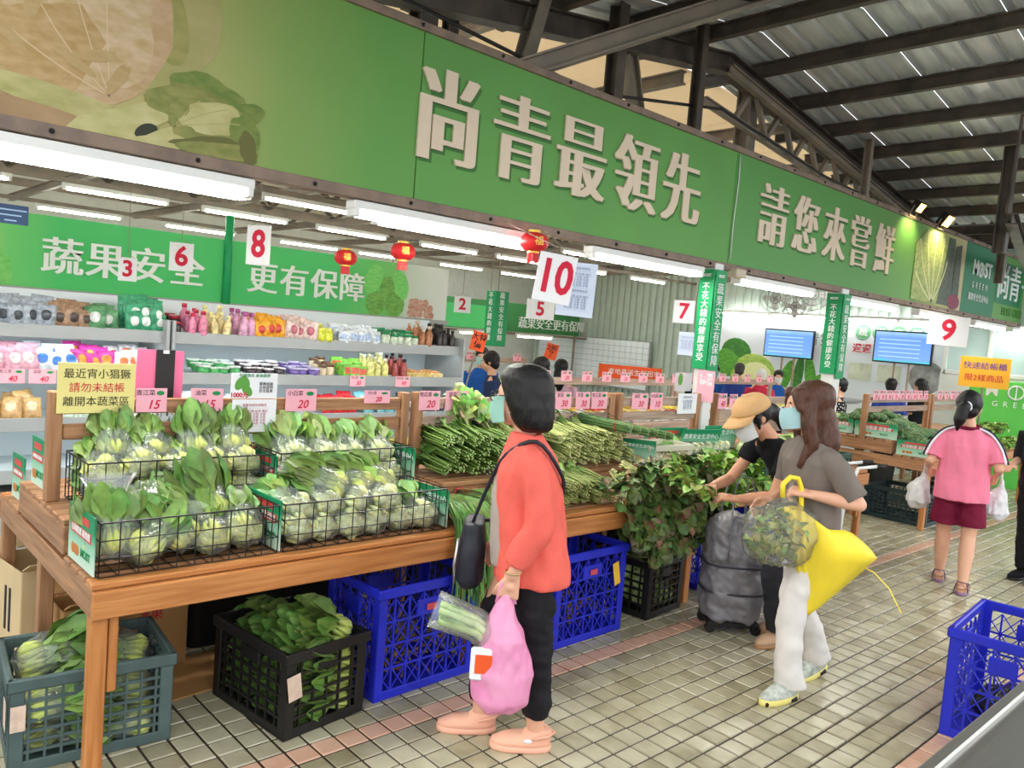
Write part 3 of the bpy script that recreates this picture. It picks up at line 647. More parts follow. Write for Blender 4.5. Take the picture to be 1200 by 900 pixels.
# tags on crates
tg = mat('yellow_card', (240, 190, 60), .6, .3); tc = mat('torn_beige_paper', (214, 190, 170), .8, .2, var=.12, vscale=40)
def child_card(par, loc, size, m, rot=(0, 0, 0), name='paper_tag'):
    mb = MB(); mb.cbox((0, 0, 0), (size[0], .002, size[1]), .0005); return B(name, mb, m, par, loc=loc, rot=rot)
child_card(bl2, (.19, -.212, .34), (.05, .13), tg, (0, -.25, 0)); child_card(blk, (-.27, .16, .21), (.06, .10), tc, (0, .15, pi / 2)); child_card(grn, (-.26 - .009, -.15, .2), (.06, .1), tc, (0, 0, pi / 2))
child_card(grn, (-.235, -.209, .2), (.045, .09), tc)
for c, y in ((bl1, -.213), (bl2, -.213), (bl4, -.223)):
    mb = MB(); mb.cbox((0, y + .007, .376), (.055, .005, .03), .001); B('brand_plate', mb, mat('pink_print', (206, 80, 90), .5, .4), c)

# ------------------------------------------------------------------ wire baskets
def basket(L, W, H, label, loc, rz=0):
    t = T('wire_basket', label, 'basket', loc, rz, None); r = .0024
    def panel(p, q, n):
        p = Vector(p); q = Vector(q); mb = MB()
        for i in range(n + 1):
            a = p.lerp(q, i / n); mb.tube([(a.x, a.y, 0), (a.x, a.y, H)], r, 5)
        for k in range(4):
            z = H * k / 3; mb.tube([(p.x, p.y, z), (q.x, q.y, z)], r if k < 3 else r * 1.5, 5)
        return mb
    x, y = L / 2, W / 2
    for nm, p, q, n in (('front_grid', (-x, -y), (x, -y), round(L / .062)), ('back_grid', (-x, y), (x, y), round(L / .062)), ('side_grid', (-x, -y), (-x, y), round(W / .05)), ('side_grid', (x, -y), (x, y), round(W / .05))):
        B(nm, panel((*p, 0), (*q, 0), n), WIRE, t)
    mb = MB()
    for i in range(round(L / .062)): a = -x + .062 * i; mb.tube([(a, -y, 0), (a, y, 0)], r, 4)
    for i in range(6): a = -y + W * i / 5; mb.tube([(-x, a, 0), (x, a, 0)], r, 4)
    B('base_grid', mb, WIRE, t); return t
basket(.74, .30, .185, 'black wire basket of round pak choy on the upper tier beside the corner post', (1.22, 3.33, .826))
basket(.70, .30, .185, 'black wire basket of wrapped greens on the upper tier, right of the corner basket', (1.97, 3.33, .826))
basket(.64, .32, .185, 'black wire basket on the lower front corner of the nearest bench', (1.115, 2.965, .697))
basket(.80, .32, .185, 'black wire basket of wrapped greens on the lower tier beside the hanging chives', (1.86, 2.965, .697))

# ------------------------------------------------------------------ printed cartons (green produce cards standing between the baskets)
GCARD = ramp_mat('printed_carton_green', [(0, (206, 226, 206)), (.45, (150, 200, 170)), (.75, (30, 140, 90)), (1, (20, 130, 84))], 2, -.1, .09, .5)
def carton_card(label, loc, rz, w=.28, h=.17, body='蔬果安全生活中心', red=True, tilt=0):
    t = T('produce_card', label, 'card', loc, rz)
    M = Matrix.Rotation(tilt, 3, 'X'); z = h / 2
    mb = MB(); mb.cbox((0, 0, 0), (w, .006, h), .001); pnl = B('panel', mb, GCARD, t, loc=(0, 0, z))
    pnl.rotation_euler = (tilt, 0, 0)
    if red:
        mb = MB(); mb.box((0, -.0038, h * .1), (w * .8, .001, h * .17)); mb.box((0, -.0038, h * .33), (w * .6, .001, h * .13)); B('red_band_print', mb, mat('print_red', (206, 72, 66), .5, .3), pnl)
        O('letter', text_mesh('自助精選 蔬果價', round(w * .1, 3), WL, .0005, 0, .0004), pnl, (0, -.0048, h * .1), FRONT)
        mb = MB()
        for i, c in enumerate((-.3, -.2, -.12)): mb.ell((w * c, -.0035, -h * .27), (h * .1, .001, h * .1), 10, 5)
        B('fruit_print', mb, mat('print_fruit', (196, 120, 50), .5, .3), pnl)
        O('letter', text_mesh('MOST', round(h * .2, 3), GREENI, .0005, .001, 0), pnl, (w * .2, -.0042, -h * .25), FRONT)
    else:
        O('letter', text_mesh(body, round(w * .115, 3), WL, .0005, 0, .0006), pnl, (0, -.0042, h * .22), FRONT)
    return t
carton_card('green and red produce card at the near left end of the lower wire basket', (.782, 2.965, .697), RAD(-89), .29, .2)
carton_card('green and red produce card standing between the two lower wire baskets', (1.447, 2.965, .697), RAD(-89), .30, .2)
carton_card('green produce card with white lettering at the right end of the lower wire basket', (2.275, 2.965, .697), RAD(-88), .30, .17, red=False)
carton_card('small green and red produce card between the two upper wire baskets', (1.605, 3.30, .83), RAD(-89), .22, .17)
carton_card('green produce card with white lettering at the right end of the upper wire basket', (2.335, 3.33, .83), RAD(-88), .3, .17, red=False)
carton_card('green and red produce card on the back tier left of the corner post', (.80, 3.70, .83), RAD(-88), .18, .2)
carton_card('green and red produce card on the lowest back tier at the left edge', (.80, 4.05, .697), RAD(-88), .2, .2)
carton_card('small green produce card in front of the white plastic basket', (4.16, 3.20, .825), RAD(-60), .22, .15, red=False)
carton_card('green produce card with white lettering beside the white plastic basket', (4.88, 3.22, .825), RAD(-14), .36, .2, red=False, tilt=.25)
carton_card('green and red produce card right behind the white plastic basket', (4.62, 3.34, .825), RAD(-8), .4, .2, tilt=.2)
carton_card('green and red produce card left of the red tray', (5.62, 3.2, .825), RAD(-10), .34, .2, tilt=.25)
carton_card('green and red produce card in front of the broccoli on its upper tier', (8.16, 3.33, .825), RAD(-88), .42, .15)
carton_card('green and red produce card in front of the broccoli on its lower tier', (8.16, 2.93, .697), RAD(-80), .34, .15)
carton_card('green produce card behind the beige cap on the back tier', (5.3, 3.32, .825), RAD(-8), .38, .2, red=False, tilt=.2)
carton_card('green and red produce card on the back side of the broccoli bench', (8.18, 3.75, .825), RAD(-80), .34, .15)

# ------------------------------------------------------------------ price cards on the ridge rails
def price_card(x, z, w, h, num, nm, label, y=3.425, tilt=.0, m=PINKP, par=None):
    mb = MB(); mb.cbox((0, 0, 0), (w, .002, h), .0005)
    o = B('price_card', mb, m, loc=(x, y, z), rot=(rnd(-.05, .0), tilt, rnd(-.06, .06))); tag(o, label, 'price card', 'pink price cards')
    O('price_print', text_mesh(num, round(h * .52, 3), REDI, .0004, .0008, 0, .25), o, (w * .05, -.0016, -h * .2), FRONT)
    O('name_print', text_mesh(nm, round(h * .26, 3), BLACKI, .0004), o, (-w * .2, -.0016, h * .3), FRONT)
    mb = MB(); mb.ell((w * .28, -.0014, h * .3), (w * .13, .0006, h * .1), 10, 5); B('logo_print', mb, GREENI, o)
    return o
NM = ['青江菜', '油菜', '小白菜', '空心菜', '地瓜葉', '菠菜', '芥藍', '莧菜', '韭菜', '芹菜']
for i, (x0, x1, z0, z1, num, lab) in enumerate([
    (1.085, 1.21, 1.17, 1.27, '15', 'pink price card reading 15 right beside the yellow notice'), (1.31, 1.45, 1.17, 1.27, '15', 'pink price card reading 15 left of the white vegetable leaflet'),
    (1.75, 1.91, 1.165, 1.27, '20', 'pink price card reading 20 right of the white leaflets'), (2.18, 2.33, 1.2, 1.265, '20', 'short pink price card left of the double wooden posts'),
    (2.52, 2.66, 1.16, 1.265, '20', 'pink price card reading 20 right of the double wooden posts'), (2.70, 2.86, 1.155, 1.265, '35', 'pink price card reading 35 left of the coral woman\'s head'),
    (2.89, 3.05, 1.03, 1.14, '15', 'low pink price card under the rail left of the coral woman\'s neck'),
    (3.43, 3.555, 1.155, 1.262, '30', 'pink price card touching the right side of the coral woman\'s hair'), (3.57, 3.71, 1.155, 1.262, '30', 'second pink price card right of the coral woman\'s hair'),
    (3.75, 3.895, 1.152, 1.262, '30', 'third pink price card right of the coral woman\'s hair'), (3.91, 4.06, 1.152, 1.262, '30', 'fourth pink price card right of the coral woman\'s hair, beside the posts'),
    (4.33, 4.5, 1.145, 1.255, '30', 'pink price card above the white plastic basket'), (4.53, 4.68, 1.14, 1.26, '10', 'pink and white price card left of the hanging white sheet'),
    (5.39, 5.52, 1.135, 1.255, '40', 'first pink price card left of the beige cap'), (5.55, 5.68, 1.135, 1.25, '50', 'second pink price card left of the beige cap'), (5.72, 5.85, 1.135, 1.25, '45', 'pink price card just above the beige cap')]):
    price_card((x0 + x1) / 2, (z0 + z1) / 2, x1 - x0, z1 - z0, num, NM[i % 10], lab)
CLEARC = mat('clear_sleeve', (240, 240, 244), .2, .7, alpha=.35)
o = MB(); o.cbox((0, 0, 0), (.285, .003, .2), .001); o = tag(B('yellow_notice', o, mat('yellow_paper', (232, 220, 140), .65, .3, var=.02), loc=(.935, 3.418, 1.27)), 'yellow paper notice with three lines of Chinese text on the bench rail', 'notice')
for k, (s_, m_) in enumerate((('最近宵小猖獗', BLACKI), ('請勿未結帳', REDI), ('離開本蔬菜區', BLACKI))): O('text_line', text_mesh(s_, .041, m_, .0004, 0, 0), o, (0, -.0024, .055 - .055 * k), FRONT)
o = MB(); o.cbox((0, 0, 0), (.22, .003, .115), .001); o = tag(B('leaflet', o, WHITEP, loc=(1.59, 3.418, 1.285)), 'white leaflet with a printed green vegetable above the bench rail', 'leaflet')
mb = MB()
for dx, dz, a in ((-.07, .01, .5), (-.045, .015, -.4), (-.035, -.02, -.7)): mb.ell((dx, -.002, dz), (.02, .001, .033), 10, 6, Matrix.Rotation(a, 3, 'Y'))
B('leaf_print', mb, mat('print_leaf_green', (96, 160, 70), .6, .3), o); O('text_line', text_mesh('1000元', .028, REDI, .0004, .001, 0), o, (-.07, -.0024, -.043), FRONT); O('text_line', text_mesh('有機蔬菜 產銷履歷', .018, GREENI, .0004), o, (0, -.0024, .046), FRONT)
O('text_line', text_mesh('農藥檢驗\n合格證明\n安全蔬果', .017, BLACKI, .0004), o, (.055, -.0024, -.008), FRONT)
o = MB(); o.cbox((0, 0, 0), (.21, .003, .15), .001); o = tag(B('leaflet', o, WHITEP, loc=(1.595, 3.416, 1.148)), 'white sheet with a printed table hanging under the vegetable leaflet', 'leaflet')
TAB = '農藥殘留檢測報告\n－－－－－－－－－－\n品名 日期 結果 備註\n青江菜 合格 合格\n小白菜 合格 合格\n空心菜 合格 合格\n地瓜葉 合格 合格\n－－－－－－－－－－'
O('text_line', text_mesh(TAB, .0145, mat('faded_pink_ink', (190, 120, 130), .6, .2), .0003), o, (0, -.0022, 0), FRONT)
o = MB(); o.cbox((0, 0, 0), (.24, .003, .15), .001); o = tag(B('leaflet', o, WHITEP, loc=(4.97, 3.416, 1.18)), 'white printed sheet on the rail left of the green lettered column', 'leaflet'); O('text_line', text_mesh(TAB, .0145, mat('faded_blue_ink', (140, 150, 180), .6, .2), .0003), o, (0, -.0022, 0), FRONT)
o = MB(); o.cbox((0, 0, 0), (.21, .003, .135), .001); o = tag(B('leaflet', o, CLEARC, loc=(4.9, 3.42, 1.34)), 'clear leaflet with a green leaf picture left of the green column', 'leaflet')
mb = MB(); mb.ell((-.04, -.002, .02), (.03, .001, .045), 10, 6); B('leaf_print', mb, MATS['print_leaf_green'], o)
o = MB(); o.cbox((0, 0, 0), (.13, .003, .24), .001); o = tag(B('pink_poster', o, PINKP, loc=(5.2, 3.425, 1.31), rot=(0, 0, -pi / 4)), 'pink poster hung below the boards of the nearer lettered column', 'poster'); O('text_line', text_mesh('優惠\n特價', .05, WL, .0004, .001), o, (0, -.0024, .05), FRONT)
# pink folder clamp stand behind the notice
t = T('clip_board', 'pink paper sheet with a black board clipped upright behind the bench rail', 'clipboard', (1.235, 3.6, 1.18))
mb = MB(); mb.cbox((0, 0, .12), (.2, .003, .24), .001, Matrix.Rotation(.02, 3, 'Y')); B('pink_sheet', mb, mat('hot_pink_paper', (236, 120, 160), .6, .3), t)
mb = MB(); mb.cbox((.02, -.006, .125), (.08, .006, .235), .002); B('black_board', mb, BLACKP, t)
mb = MB(); mb.cbox((.02, -.012, .232), (.025, .008, .015), .002); B('clip', mb, WHITEM, t)
mb = MB(); mb.tube([(0, .01, .02), (0, .01, -.355)], .008, 6); B('stand_rod', mb, STEELL, t)
# cards on the far bench
for k in range(9): price_card(8.3 + .17 * k, 1.245, .14, .1, str(20 + 5 * (k % 4)), NM[k], 'pink price card, %s from left on the far broccoli bench rail' % ('first', 'second', 'third', 'fourth', 'fifth', 'sixth', 'seventh', 'eighth', 'ninth')[k])
for k in range(5): price_card(10.1 + .22 * k, 1.245, .16, .1, '25', NM[k], 'pink price card, %s from left on the farthest bench rail' % ('first', 'second', 'third', 'fourth', 'fifth')[k])
blk_M, grn_M, bk2_M = [Matrix.Translation(c_.location) @ Matrix.Rotation(c_.rotation_euler.z, 4, 'Z') for c_ in (blk, grn, bk2)]
# ------------------------------------------------------------------ vegetables
ORD = ['first', 'second', 'third', 'fourth', 'fifth', 'sixth', 'seventh', 'eighth', 'ninth', 'tenth', 'eleventh', 'twelfth', 'thirteenth', 'fourteenth', 'fifteenth', 'sixteenth', 'seventeenth', 'eighteenth', 'nineteenth', 'twentieth'] + ['twenty-' + q for q in ('first', 'second', 'third', 'fourth', 'fifth', 'sixth', 'seventh', 'eighth', 'ninth')]
C_ = lambda r, g, b: rgb(r, g, b)
def leaf(mb, base, d, up, L, W, bend, c0, c1, seg=5, cup=.25, twist=0):
    base = Vector(base); d = Vector(d).normalized(); up = Vector(up); sd = d.cross(up).normalized(); up = sd.cross(d).normalized()
    if twist: q = Matrix.Rotation(twist, 3, d); sd = q @ sd; up = q @ up
    vs_ = []; cl = []; p = base.copy(); a = 0.0; st = L / seg
    for i in range(seg + 1):
        t = i / seg; w = W * (sin(pi * min(1, t * .92 + .06)) ** .7) * (.35 + .65 * t if t < .4 else 1)
        dd = d * cos(a) - up * sin(a); uu = up * cos(a) + d * sin(a)
        for s in (-1, 0, 1):
            rf = rnd(-.12, .12) * w
            vs_.append(p + sd * (s * w / 2) + uu * (abs(s) * w * cup + (rf if s else 0)))
            k = min(1, t * 1.7); c = tuple(c0[j] * (1 - k) + c1[j] * k for j in range(3))
            if s == 0: c = tuple(x * .6 + y * .4 for x, y in zip(c, c0))
            cl.append(c)
        p = p + dd * st; a += bend / seg
    fs = []
    for i in range(seg):
        for j in range(2): b = i * 3 + j; fs.append((b, b + 1, b + 4, b + 3))
    mb.addc(vs_, fs, cl)
def bok(seed, pale=(194, 202, 112), green=(116, 148, 78), L=.2, big=1.0, n=8):
    random.seed(seed); mb = MB(); p = C_(*pale); g = C_(*green); pw = C_(212, 210, 134)
    mb.ell((.022, 0, 0), (.03 * big, .027 * big, .026 * big), 10, 6, col=p)
    for i in range(n):
        a = 2 * pi * i / n + rnd(-.3, .3); r = .016 * big; y, z = cos(a), sin(a)
        P = [(.005, y * r, z * r), (.03, y * r * 1.7, z * r * 1.7), (.06, y * r * 1.35, z * r * 1.35), (.082, y * r * 1.2, z * r * 1.2)]
        mb.tube(P, [.011 * big, .015 * big, .011 * big, .006 * big], 6, cols=[pw, p, p, C_(150, 172, 90)], flat=.7)
        leaf(mb, P[3], (1, y * .25 + rnd(-.1, .1), z * .25 + rnd(-.1, .1)), (0, y, z), L * rnd(.55, .85), .075 * big * rnd(.8, 1.2), rnd(-.3, .5), C_(140, 168, 84), tuple(x * rnd(.75, 1.3) for x in g))
    return mb.mesh('pak_choy', VEG, True, True)
BOK = [bok(s) for s in (1, 2, 3)]; BOKW = [bok(s, (212, 222, 170), (138, 172, 96), .23, 1.08, 8) for s in (4, 5, 6)]; BOKD = [bok(s, (184, 198, 104), (92, 126, 58), .24, 1.05, 9) for s in (7, 8)]
def film(seed, L=.3, W=.085, H=.062):
    mb = MB(); n = 18; R = []; k = 13
    for i in range(k):
        t = i / (k - 1); s = (sin(pi * min(1, t / .74 * .82 + .14)) ** .55) if t < .74 else .5 + (t - .74) * 1.9
        R.append((-.02 + L * t, W * s * (1 if t < .7 else 1.1), H * s * (1 if t < .74 else .45)))
    vs_ = []
    for x, w, h in R:
        for j in range(n):
            a = 2 * pi * j / n; q = Vector((x * 11 + seed * 5, cos(a) * 2.2, sin(a) * 2.2)); d = 1 + .22 * noise.noise(q) + .12 * noise.noise(q * 2.7)
            vs_.append((x + .012 * noise.noise(q * 1.3), w * d * cos(a), h * d * sin(a)))
    fs = [(i * n + j, i * n + (j + 1) % n, (i + 1) * n + (j + 1) % n, (i + 1) * n + j) for i in range(k - 1) for j in range(n)] + [tuple(range(n - 1, -1, -1))]
    mb.add(vs_, fs); return mb.mesh('plastic_bag', CLEAR, True)
FILM = [film(s) for s in (1, 2, 3, 4)]
def bag(loc, yaw, pitch, roll, kind, label, grp, sc=1.0, n=5):
    t = T('bagged_greens', label, 'vegetable bag', loc, 0, grp); t.rotation_euler = (roll, -pitch, yaw); t.scale = (sc,) * 3
    S_ = {'b': BOK, 'w': BOKW, 'd': BOKD}[kind]
    for i in range(n):
        a = 2 * pi * i / max(1, n - 1); r = .042 if i else 0
        O('pak_choy', S_[i % len(S_)], t, (rnd(-.004, .01), r * cos(a) * 1.15, r * sin(a) * .75), (rnd(0, 6), rnd(-.1, .1), rnd(-.12, .12)))
    O('plastic_bag', random.choice(FILM), t); return t
def rowbags(n, x0, x1, y, z, kind, where, yaw=pi / 2, pitch=.35, sc=1.0, jit=.12, dz=0):
    for i in range(n):
        x = x0 + (x1 - x0) * (i + .5) / n
        bag((x + rnd(-.01, .01), y + rnd(-.012, .012), z + rnd(0, .012)), yaw + rnd(-jit, jit) * 2, pitch + rnd(-jit, jit), rnd(-.3, .3), kind, 'clear bag of pak choy, %s from left %s' % (ORD[i], where), 'bags ' + where, sc * rnd(.93, 1.06))
random.seed(11)
G1 = 'upper corner wire basket'
rowbags(5, .87, 1.57, 3.225, .87, 'b', 'in the upper corner basket\'s bottom row', pitch=.12)
rowbags(5, .86, 1.56, 3.235, .955, 'b', 'in the upper corner basket\'s second row', pitch=.3)
rowbags(4, .9, 1.55, 3.31, 1.0, 'd', 'leaning at the upper corner basket\'s back', pitch=.75, sc=.85)
rowbags(5, 1.64, 2.3, 3.225, .875, 'w', 'in the upper right basket\'s bottom row', pitch=.15)
rowbags(4, 1.66, 2.28, 3.27, .945, 'w', 'heaped at the upper right basket\'s back', pitch=.45)
for i, (x, y, z, ya, pi_, k, lab) in enumerate([(.865, 2.9, .745, 1.5, 1.15, 'b', 'clear bag of pak choy upright in the lower left basket\'s near corner'),
    (.93, 2.87, .745, .5, .45, 'b', 'clear bag of pak choy leaning diagonally in the lower left basket'), (1.13, 2.9, .75, 2.2, .75, 'b', 'clear bag of pak choy with raised leaf tips in the lower left basket'),
    (1.2, 2.87, .75, 1.4, .35, 'b', 'clear bag of pak choy lying in front in the lower left basket'), (1.33, 2.88, .755, 1.3, .45, 'b', 'clear bag of pak choy against the card in the lower left basket'),
    (1.28, 3.0, .80, 1.9, .8, 'd', 'dark clear bag of pak choy propped behind in the lower left basket'), (1.08, 3.03, .76, 1.6, .5, 'd', 'clear bag of pak choy lying low behind in the lower left basket')]):
    bag((x, y, z), ya, pi_, rnd(-.3, .3), k, lab, 'bags in the lower left basket', 1.02)
rowbags(6, 1.49, 2.24, 2.86, .745, 'w', 'in the lower right basket\'s bottom row', pitch=.12)
rowbags(4, 1.52, 2.1, 2.9, .82, 'w', 'mid-heap in the lower right basket', pitch=.25, yaw=1.9)
rowbags(3, 1.75, 2.15, 2.98, .87, 'd', 'topmost in the lower right basket', pitch=.3, yaw=2.3)

# bundled greens --------------------------------------------------
def bunch(seed, n, L, R, stem, cut, lf, leaves, lw, ll, sr=.0035, name='greens', spread=.25, droop=.0):
    random.seed(seed); mb = MB(); ms = MB(); s1, c1, g1_ = C_(*stem), C_(*cut), C_(*lf)
    for i in range(n):
        a = rnd(0, 6.28); r = R * math.sqrt(rnd(0, 1)); y, z = r * cos(a), r * sin(a) * .8; x0 = rnd(-.012, .012)
        P = [(x0, y, z), (x0 + .003, y, z), (L * .5, y * 1.1 + rnd(-.01, .01), z * 1.1), (L * .8, y * (1 + spread) + rnd(-.015, .015), z * (1 + spread) - droop * .3)]
        ms.tube(P, [sr, sr * 1.1, sr, sr * .7], 5, cols=[c1, s1, s1, g1_])
        if i < leaves:
            leaf(mb, P[2 if i % 2 else 3], (1, rnd(-.5, .5), rnd(-.1, .5)), (0, rnd(-.4, .4), 1), ll * rnd(.7, 1.2), lw * rnd(.7, 1.2), rnd(.1, .9) + droop, s1, tuple(x * rnd(.7, 1.35) for x in g1_), 4)
    return ms.mesh('stems', VEG, True, True), mb.mesh('leaves', VEG, True, True)
def bunch_set(name, label, kinds, spots, grp, where, tie=None):
    for i, (loc, rot, sc) in enumerate(spots):
        t = T(name, '%s, %s %s' % (label, ORD[i % 20], where), 'vegetable', loc, 0, grp); t.rotation_euler = rot; t.scale = (sc,) * 3
        a, b = kinds[i % len(kinds)]; O('stems', a, t); O('leaves', b, t)
        if tie:
            mb = MB(); mb.tube([(tie[0], tie[1] * cos(k * pi / 6), tie[1] * .85 * sin(k * pi / 6)) for k in range(13)], .004, 5); B('tie', mb, mat('red_tie', (190, 50, 60), .5, .3), t, True)
SUM = [bunch(20 + k, 20, .26, .042, (104, 134, 58), (176, 196, 130), (58, 92, 36), 18, .05, .12, .0048) for k in range(3)]
PEA = [bunch(30 + k, 40, .24, .045, (136, 150, 78), (200, 192, 130), (92, 128, 60), 24, .035, .09, .003) for k in range(3)]
SPI = [bunch(40 + k, 24, .27, .045, (176, 186, 112), (220, 214, 160), (86, 124, 62), 20, .045, .11, .0042) for k in range(3)]
SCA = [bunch(50 + k, 26, .42, .03, (90, 124, 64), (226, 224, 196), (56, 96, 50), 16, .012, .16, .004, spread=.5) for k in range(2)]
AMA = [bunch(60 + k, 9, .2, .05, (120, 120, 70), (190, 170, 120), (46, 74, 34), 9, .085, .11, .004, spread=.9, droop=.5) for k in range(2)]
def rleafy(seed, n, L, g, g2, W):
    random.seed(seed); mb = MB(); ms = MB()
    for i in range(n):
        a = rnd(0, 6.28); x = rnd(0, L); r = rnd(.01, .06); c = C_(*(g2 if rnd(0, 1) < .22 else g)); c = tuple(q * rnd(.6, 1.5) for q in c)
        b = (x, r * cos(a), r * sin(a) * .6); leaf(mb, b, (rnd(.2, 1), rnd(-.9, .9), rnd(-.3, .8)), (rnd(-.3, .3), rnd(-.3, .3), 1), rnd(.06, .1), W * rnd(.7, 1.2), rnd(.2, 1.2), C_(130, 150, 80), c, 4)
    for i in range(10): ms.tube([(-.06, rnd(-.02, .02), rnd(-.02, .02)), (L * .5, rnd(-.03, .03), rnd(-.02, .02)), (L, rnd(-.05, .05), rnd(-.04, .04))], .004, 5, cols=[C_(190, 190, 130), C_(150, 160, 90), C_(110, 140, 60)])
    return ms.mesh('stems', VEG, True, True), mb.mesh('leaves', VEG, True, True)
AMA = [rleafy(60 + k, 44, .24, (66, 92, 44), (112, 62, 56), .062) for k in range(3)]
LIG = [rleafy(70 + k, 40, .22, (132, 172, 74), (164, 194, 96), .06) for k in range(3)]
LET = [rleafy(80 + k, 34, .16, (150, 186, 96), (190, 212, 140), .1) for k in range(2)]
random.seed(5); FW_ = pi / 2
def stack(x0, x1, y, z0, nx, nz, dz, pit=.08, j=.12, sc=1.0):
    out = []
    for k in range(nz):
        for i in range(nx - (k % 2)):
            out.append(((x0 + (x1 - x0) * (i + .5 + .5 * (k % 2)) / nx + rnd(-.012, .012), y + rnd(-.02, .015) + .012 * k, z0 + dz * k + rnd(0, .012)), (rnd(0, 6.28), -pit - rnd(0, .12), FW_ + rnd(-j, j)), sc * rnd(.92, 1.1)))
    return out
bunch_set('choy_sum_bunch', 'dark green choy sum bunch with cut stems', SUM, stack(2.52, 3.02, 3.2, .865, 5, 3, .075), 'choy sum bunches', 'in the stack behind the double posts')
bunch_set('water_spinach_bunch', 'pale brownish stem bunch of greens', PEA, stack(2.99, 3.36, 3.2, .865, 4, 3, .075), 'pale stem bunches', 'left of the coral woman\'s chest')
bunch_set('spinach_bunch', 'pea shoot bunch with pale cut stems', SPI, stack(3.36, 4.08, 3.18, .87, 7, 3, .07), 'pea shoot bunches', 'in the stack right of the coral woman')
bunch_set('shoot_bunch', 'fine leafy shoot bunch', PEA, stack(2.75, 3.5, 2.83, .735, 8, 2, .075, sc=.95), 'fine shoot bunches', 'on the lower tier right of the coral woman')
bunch_set('scallion_bunch', 'long scallion bunch with a red tie', SCA, [((3.95 + .09 * k, 3.12, 1.06 - .012 * k), (0, -.12, 2.15 + .05 * k), 1.0) for k in range(6)], 'scallion bunches', 'on the pile beside the white plastic basket', tie=(.1, .036))
bunch_set('lettuce_head', 'loose green lettuce head', LET, [((2.82, 3.38, 1.1), (0, -.9, FW_), 1.0), ((2.95, 3.36, 1.08), (0, -.8, FW_ + .3), 1.0), ((3.08, 3.38, 1.06), (0, -.9, FW_ - .3), .9)], 'lettuce heads', 'lying on the choy sum stack')
# chives hanging over the front edge
def chive(seed):
    random.seed(seed); mb = MB()
    for i in range(60):
        y = rnd(-.04, .04); z = rnd(0, .05); ln = rnd(.7, 1.05); g = C_(rnd(70, 130), rnd(120, 166), rnd(48, 84)); w = Vector((0, .0032, 0)); x1 = rnd(-.02, .02)
        P = [(-.18, y * .6, z), (0, y * .9, z + .04), (.16, y, z + .045), (.25 + x1, y * 1.2, z - .01), (.29 + x1 + rnd(-.01, .03), y * 1.5, -.13 * ln), (.29 + x1 + rnd(-.02, .05), y * 1.8, -.33 * ln + rnd(-.05, .02))]
        P = [Vector(p) for p in P]; vs_ = []
        for p in P: vs_ += [p - w, p + w]
        mb.addc(vs_, [(2 * k, 2 * k + 1, 2 * k + 3, 2 * k + 2) for k in range(5)], [C_(190, 200, 140)] * 2 + [g] * 10)
    return mb.mesh('blades', VEG, True, True)
CH = [chive(s) for s in (1, 2, 3)]
for i in range(5):
    t = T('chive_bunch', 'long green chive bunch drooping over the bench edge, %s from the left' % ORD[i], 'vegetable', (2.345 + .08 * i, 2.98 + rnd(-.02, .02), .715 + rnd(0, .03)), 0, 'hanging chive bunches'); t.rotation_euler = (0, 0, -FW_ + rnd(-.1, .1)); O('blades', CH[i % 3], t)
    mb = MB(); mb.tube([(-.14, .035 * cos(k * pi / 6), .03 + .03 * sin(k * pi / 6)) for k in range(13)], .004, 5); B('tie', mb, MATS['red_tie'], t, True)
random.seed(9)
sp = []
for k in range(20): sp.append(((3.52 + .075 * (k % 10) + rnd(-.03, .03), 2.86 - .10 * (k // 10) + rnd(-.03, .03), .86 - .13 * (k // 10) + rnd(-.03, .05)), (rnd(-.4, .4), .25 + .5 * (k // 10), -FW_ + rnd(-.6, .6)), 1.05))
for k in range(5): sp.append(((3.58 + .13 * k, 2.68, .62 + rnd(-.04, .03)), (rnd(-.4, .4), 1.15, -FW_ + rnd(-.5, .5)), .9))
bunch_set('amaranth_bunch', 'dark red-green amaranth bunch', AMA, sp[:20], 'amaranth bunches', 'of the heap spilling over the bench edge')
bunch_set('amaranth_bunch', 'low dark amaranth bunch', AMA, sp[20:], 'hanging amaranth bunches', 'hanging below the bench edge')
sp = [((4.22 + .085 * (k % 8) + rnd(-.03, .03), 2.9 - .1 * (k // 8), .86 - .08 * (k // 8) + rnd(-.02, .05)), (rnd(-.4, .4), .05 + .3 * (k // 8), -FW_ + rnd(-.8, .8)), 1.0) for k in range(16)]
bunch_set('leaf_bunch', 'light green leafy bunch', LIG, sp, 'light green leafy bunches', 'in the heap before the capped woman')

# greens inside crates ------------------------------------------------
def choy_in(cr, kinds, n, nx, ny, sx, sy, z0, dz, label, grp):
    for i in range(n):
        a = i % nx; q = Vector((-sx / 2 + sx * (a + .5) / nx + rnd(-.01, .01), -sy / 2 + rnd(-.008, .008), z0 + dz * (i // nx)))
        w = Matrix.Translation(cr.location) @ Matrix.Rotation(cr.rotation_euler.z, 4, 'Z') @ q; o = O('pak_choy', kinds[i % len(kinds)], None, w, (rnd(-.3, .3), rnd(-.3, 0) - (.25 if i >= 4 * nx else 0), cr.rotation_euler.z + pi / 2 + rnd(-.12, .12)), 1.1)
        tag(o, label, 'vegetable', grp)
choy_in(blk, BOKD, 42, 8, 5, .44, .30, .05, .058, 'loose dark pak choy packed in the black crate under the nearest bench', 'greens in the near black crate')
for i in range(10):
    w = grn_M @ Vector((-.2 if i % 2 else .2, -.11 + .055 * (i % 5), .075 + .09 * (i // 4)))
    bag(w, grn.rotation_euler.z + (0 if i % 2 else pi) + rnd(-.15, .15), .08 + .12 * (i // 4), rnd(-.4, .4), 'd', 'clear bag of dark greens, %s in the grey-green crate' % ORD[i], 'bags in the grey-green crate', 1.05)
